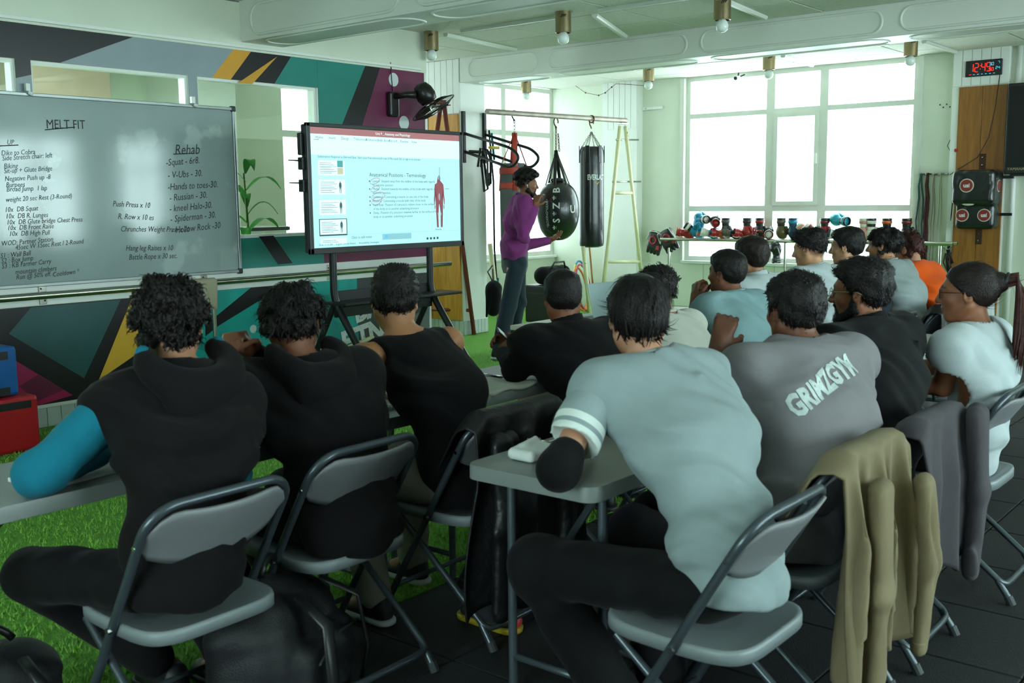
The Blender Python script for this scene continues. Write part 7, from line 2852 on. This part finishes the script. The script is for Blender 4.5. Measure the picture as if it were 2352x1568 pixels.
def notebook(label, x, y, z, w, d, rz, open_=True, th=.012, m=None):
    n = thing('notebook', label, 'notebook', (x, y, z), rz, 'notebooks')
    R = Matrix.Rotation(rz, 3, 'Z')
    c = Vector((x, y, z))
    if open_:
        for sg in (-1, 1):
            MB().box(c + R @ Vector((sg * w / 4, 0, th / 2)), (w / 2 - .004, d, th), R, .002).build('page_block', m or M_paper, n)
        for k in range(9):
            MB().box(c + R @ Vector((w / 4, -d * .36 + k * d * .09, th + .0006)), (w * .36, .0015, .0006), R).build('ruled_line', M_st_ink, n)
    else:
        MB().box(c + Vector((0, 0, th / 2)), (w, d, th), R, .002).build('page_block', m or M_paper, n)
    for k in range(12):
        MB().ring(c + R @ Vector((-w / 2 + w * (k + .5) / 12 if not open_ else 0, d / 2 if not open_ else -d / 2 + d * (k + .5) / 12, th * .5)), R @ Vector((1, 0, 0) if not open_ else (0, 1, 0)), .008, .0012, 10, 4).build('spiral', M_wire, n, True)
    return n


M_st_ink = mat('blue_ruling', '8aa0b0', .7, var=0)
TZ = .7405
notebook('open notebook under the hand of the sleeveless-top wearer', 2.66, 2.86, TZ, .36, .24, -.2)
notebook('spiral notebook lying behind the arm of the lettered T-shirt', 3.22, 1.86, TZ, .2, .27, .1, False)
notebook('thick notebook stack under the white cap', 5.02, 1.72, TZ, .26, .22, .15, False, .05)
notebook('thin notepad before the hooded person with teal sleeves', 1.42, 2.80, TZ, .24, .18, .1, False)
notebook('pale sheet pad before the bearded person', 3.98, 1.80, TZ, .22, .28, -.15, False, .006)
bk = thing('open_magazine', 'open glossy booklet by the phone user', 'booklet', (3.28, 2.99, TZ))
for sg in (-1, 1):
    vs = []
    for i in range(7):
        u = i / 6
        for yv in (-.12, .12):
            vs.append((3.28 + sg * u * .16, 2.99 + yv, TZ + .004 + .02 * math.sin(min(1, u * 1.2) * PI) * (1 - u * .4)))
    o = MB().add(vs, [(2 * i, 2 * i + 1, 2 * i + 3, 2 * i + 2) for i in range(6)]).build('page', mat('glossy_page', 'b9c2c4', .12, var=.2, scale=14), bk, True)
    o.modifiers.new('t', 'SOLIDIFY').thickness = .003
cl_ = thing('folded_cloth', 'cream cloth lying over the table edge by the phone user', 'cloth', (3.2, 2.72, TZ))
G = np.zeros((16, 14, 3))
for i in range(16):
    for j in range(14):
        u, v = i / 15, j / 13
        x, y = 3.05 + u * .3 + .03 * v, 2.88 - v * .24
        z = TZ + .012 + .006 * math.sin(u * 9 + v * 5)
        if y < 2.645:
            z -= (2.645 - y) * 1.2
            y = 2.635
        G[i, j] = (x, y, z)
o = np_obj('cloth', G.reshape(-1, 3), np.array([(i * 14 + j, i * 14 + j + 1, (i + 1) * 14 + j + 1, (i + 1) * 14 + j) for i in range(15) for j in range(13)]), F_cream, cl_)
o.modifiers.new('t', 'SOLIDIFY').thickness = .01
# phone in the hand
ph = thing('smartphone', 'smartphone held up by the person in the black long-sleeved shirt', 'phone', (3.66, 3.0, .9))
hw = I4['arms']['l'][2]
wl = Vector(W(I4['root']) @ Vector(hw)) + Vector((.10, .055, .045))
Rp = Matrix.Rotation(-.5, 3, 'Z') @ Matrix.Rotation(.75, 3, 'Y') @ Matrix.Rotation(.3, 3, 'X')
MB().box(wl, (.15, .074, .008), Rp, .003).build('body', M_dark, ph)
MB().box(wl + Rp @ Vector((0, 0, .0045)), (.14, .066, .001), Rp).build('glass', mat('phone_glass', '9fb0b8', .1, var=.1), ph)
# tissue pack and keys
tp_ = thing('tissue_pack', 'white soft tissue pack on the bare table corner', 'tissues', (2.42, 1.88, TZ))
p = on_z(1225, 1050, TZ)
s = SDF((-.13, -.13, -.02), (.13, .13, .1), .006)
s.box((0, 0, .018), (.07, .05, .018), .015, .01)
s.cone((-.02, .02, .03), (.05, .03, .045), .014, .008, .02)
s.field(wrinkle(5, 90, .004, (1, .6, .2)))
s.cut(lambda x, y, z: .001 - z + 0 * x + 0 * y)
tp_.location = (p.x, p.y, TZ)
soft_obj('pack', s, M_paper, tp_, 1, .4)
ky = thing('key_ring', 'ring of metal keys beside the tissue pack', 'keys', (2.5, 1.9, TZ))
p = on_z(1246, 1022, TZ)
ky.location = (p.x, p.y, TZ)
MB().ring(p + Vector((0, 0, .006)), (0, 0.2, 1), .016, .002, 16, 5).build('ring', M_chrome, ky, True)
for k in range(3):
    d = Vector((math.cos(k * .8), math.sin(k * .8), 0))
    MB().cyl(p + d * .022 + Vector((0, 0, .003 + .003 * k)), p + d * .022 + Vector((0, 0, .006 + .003 * k)), .011, 12).tube([p + d * .03 + Vector((0, 0, .005 + .003 * k)), p + d * .06 + Vector((0, 0, .005 + .003 * k))], .003, 5).build('key', M_chrome, ky)
# white cap
cp = thing('white_cap', 'white baseball cap resting on the notebooks', 'cap', (5.02, 1.72, TZ + .052))
s = SDF((-.2, -.2, -.04), (.2, .28, .2), .007)
s.ell((0, 0, .0), (.088, .098, .105), .0)
s.ell((0, 0, -.01), (.083, .093, .098), .0, None, 'sub')
s.cut(lambda x, y, z: .0 - z + 0 * x + 0 * y)
c1 = soft_obj('crown', s, F_cream, cp, 1, .5)
s = SDF((-.2, -.2, -.04), (.2, .28, .2), .007)
s.ell((0, .10, .008), (.085, .095, .009), .0)
s.cut(lambda x, y, z: .055 - y + 0 * x + 0 * z)
soft_obj('brim', s, F_cream, cp, 1, .5)
cp.rotation_euler.z = math.radians(-150)
# bottle and cup on the far table
bo = thing('water_bottle', 'clear water bottle on the far table behind the spectacled heads', 'bottle', (6.2, 2.95, TZ))
MB().lathe([(.03, 0), (.034, .01), (.034, .13), (.03, .15), (.014, .18), (.013, .2)], (5.72, 2.92, TZ), n=18).build('body', glass_mat('clear_plastic', (.85, .93, .95), .15), bo, True)
MB().cyl((5.72, 2.92, TZ + .2), (5.72, 2.92, TZ + .218), .015, 12).build('cap', M_white, bo)

# ---- backpacks and the small shoe on the floor
def backpack(label, x, y, rz, sc, seed):
    b = thing('backpack', label, 'backpack', (x, y, 0), rz, 'backpacks on the floor')
    s = SDF((-.36 * sc, -.28 * sc, -.02), (.36 * sc, .28 * sc, .52 * sc), .01)
    s.box((0, .02, .17 * sc), (.22 * sc, .13 * sc, .17 * sc), .09 * sc, .03)
    s.cone((-.08 * sc, .03, .30 * sc), (.12 * sc, .05, .27 * sc), .09 * sc, .07 * sc, .06)
    s.box((0.02, -.12 * sc, .12 * sc), (.16 * sc, .06 * sc, .11 * sc), .05 * sc, .03)
    s.field(wrinkle(seed, 38, .011, (.6, .3, .8)))
    s.cut(lambda x_, y_, z_: .003 - z_ + 0 * x_ + 0 * y_)
    soft_obj('body', s, mat('black_pack_nylon', '111216', .6, var=.15, bump=.25, bscale=200), b, 1, .5)
    for sg in (-1, 1):
        mb = MB().tube([(sg * .08 * sc, -.1 * sc, .36 * sc), (sg * .12 * sc, -.2 * sc, .3 * sc), (sg * .14 * sc, -.22 * sc, .14 * sc), (sg * .13 * sc, -.2 * sc, .02)], .022 * sc, 6, flat=.3)
        loc_mb(mb, 'strap', M_black, b)
    loc_mb(MB().tube([(-.15 * sc, -.185 * sc, .2 * sc), (.0, -.19 * sc, .235 * sc), (.17 * sc, -.18 * sc, .2 * sc)], .004, 5), 'zip', M_dark, b)
    loc_mb(MB().tube(bez((-.05 * sc, .02, .40 * sc), (.01, .02, .48 * sc), (.07 * sc, .02, .39 * sc), 6), .012, 6), 'top_loop', M_black, b)
    return b


p = on_z(640, 1530, .12)
backpack('black backpack slumped on the floor behind the hooded pair', p.x, p.y, .5, 1.05, 3)
p = on_z(30, 1590, .1)
backpack('black bag at the lower corner of the view by the turf edge', p.x - .1, p.y - .12, -.3, .8, 5)
sn = thing('sneaker', 'small sneaker with yellow and red trim on the rubber floor', 'shoe', (2.6, 2.2, 0))
p = on_z(1152, 1425, .03)
sn.location = (p.x, p.y + .05, 0)
s = SDF((-.1, -.2, -.02), (.1, .2, .14), .006)
s.cone((0, .1, .04), (0, -.08, .045), .036, .04, .02)
s.cone((0, -.06, .06), (0, -.09, .085), .036, .034, .02)
s.cut(lambda x, y, z: .018 - z + 0 * x + 0 * y)
soft_obj('upper', s, mat('dark_mesh_upper', '25272b', .7), sn, 1, .4)
s = SDF((-.1, -.2, -.02), (.1, .2, .14), .006)
s.cone((0, .105, .02), (0, -.09, .02), .044, .046, .01)
s.cut(lambda x, y, z: np.maximum(.001 - z, z - .024) + 0 * x + 0 * y)
soft_obj('sole', s, mat('yellow_sole', 'b9a52c', .5), sn, 1, .3)
s = SDF((-.1, -.2, -.02), (.1, .2, .14), .006)
s.ell((0, -.118, .04), (.03, .014, .022), .0)
soft_obj('heel_patch', s, mat('coral_patch', 'd0453a', .5), sn, 1, .3)

cw = thing('power_cable', 'thin black cable lying on the turf before the trainer', 'cable', (7.0, 6.0, 0))
MB().tube([on_z(1140, 802, .012), on_z(1165, 796, .012), on_z(1200, 790, .012), on_z(1215, 800, .012), on_z(1225, 812, .012)], .008, 5).build('cable', M_black, cw, True)
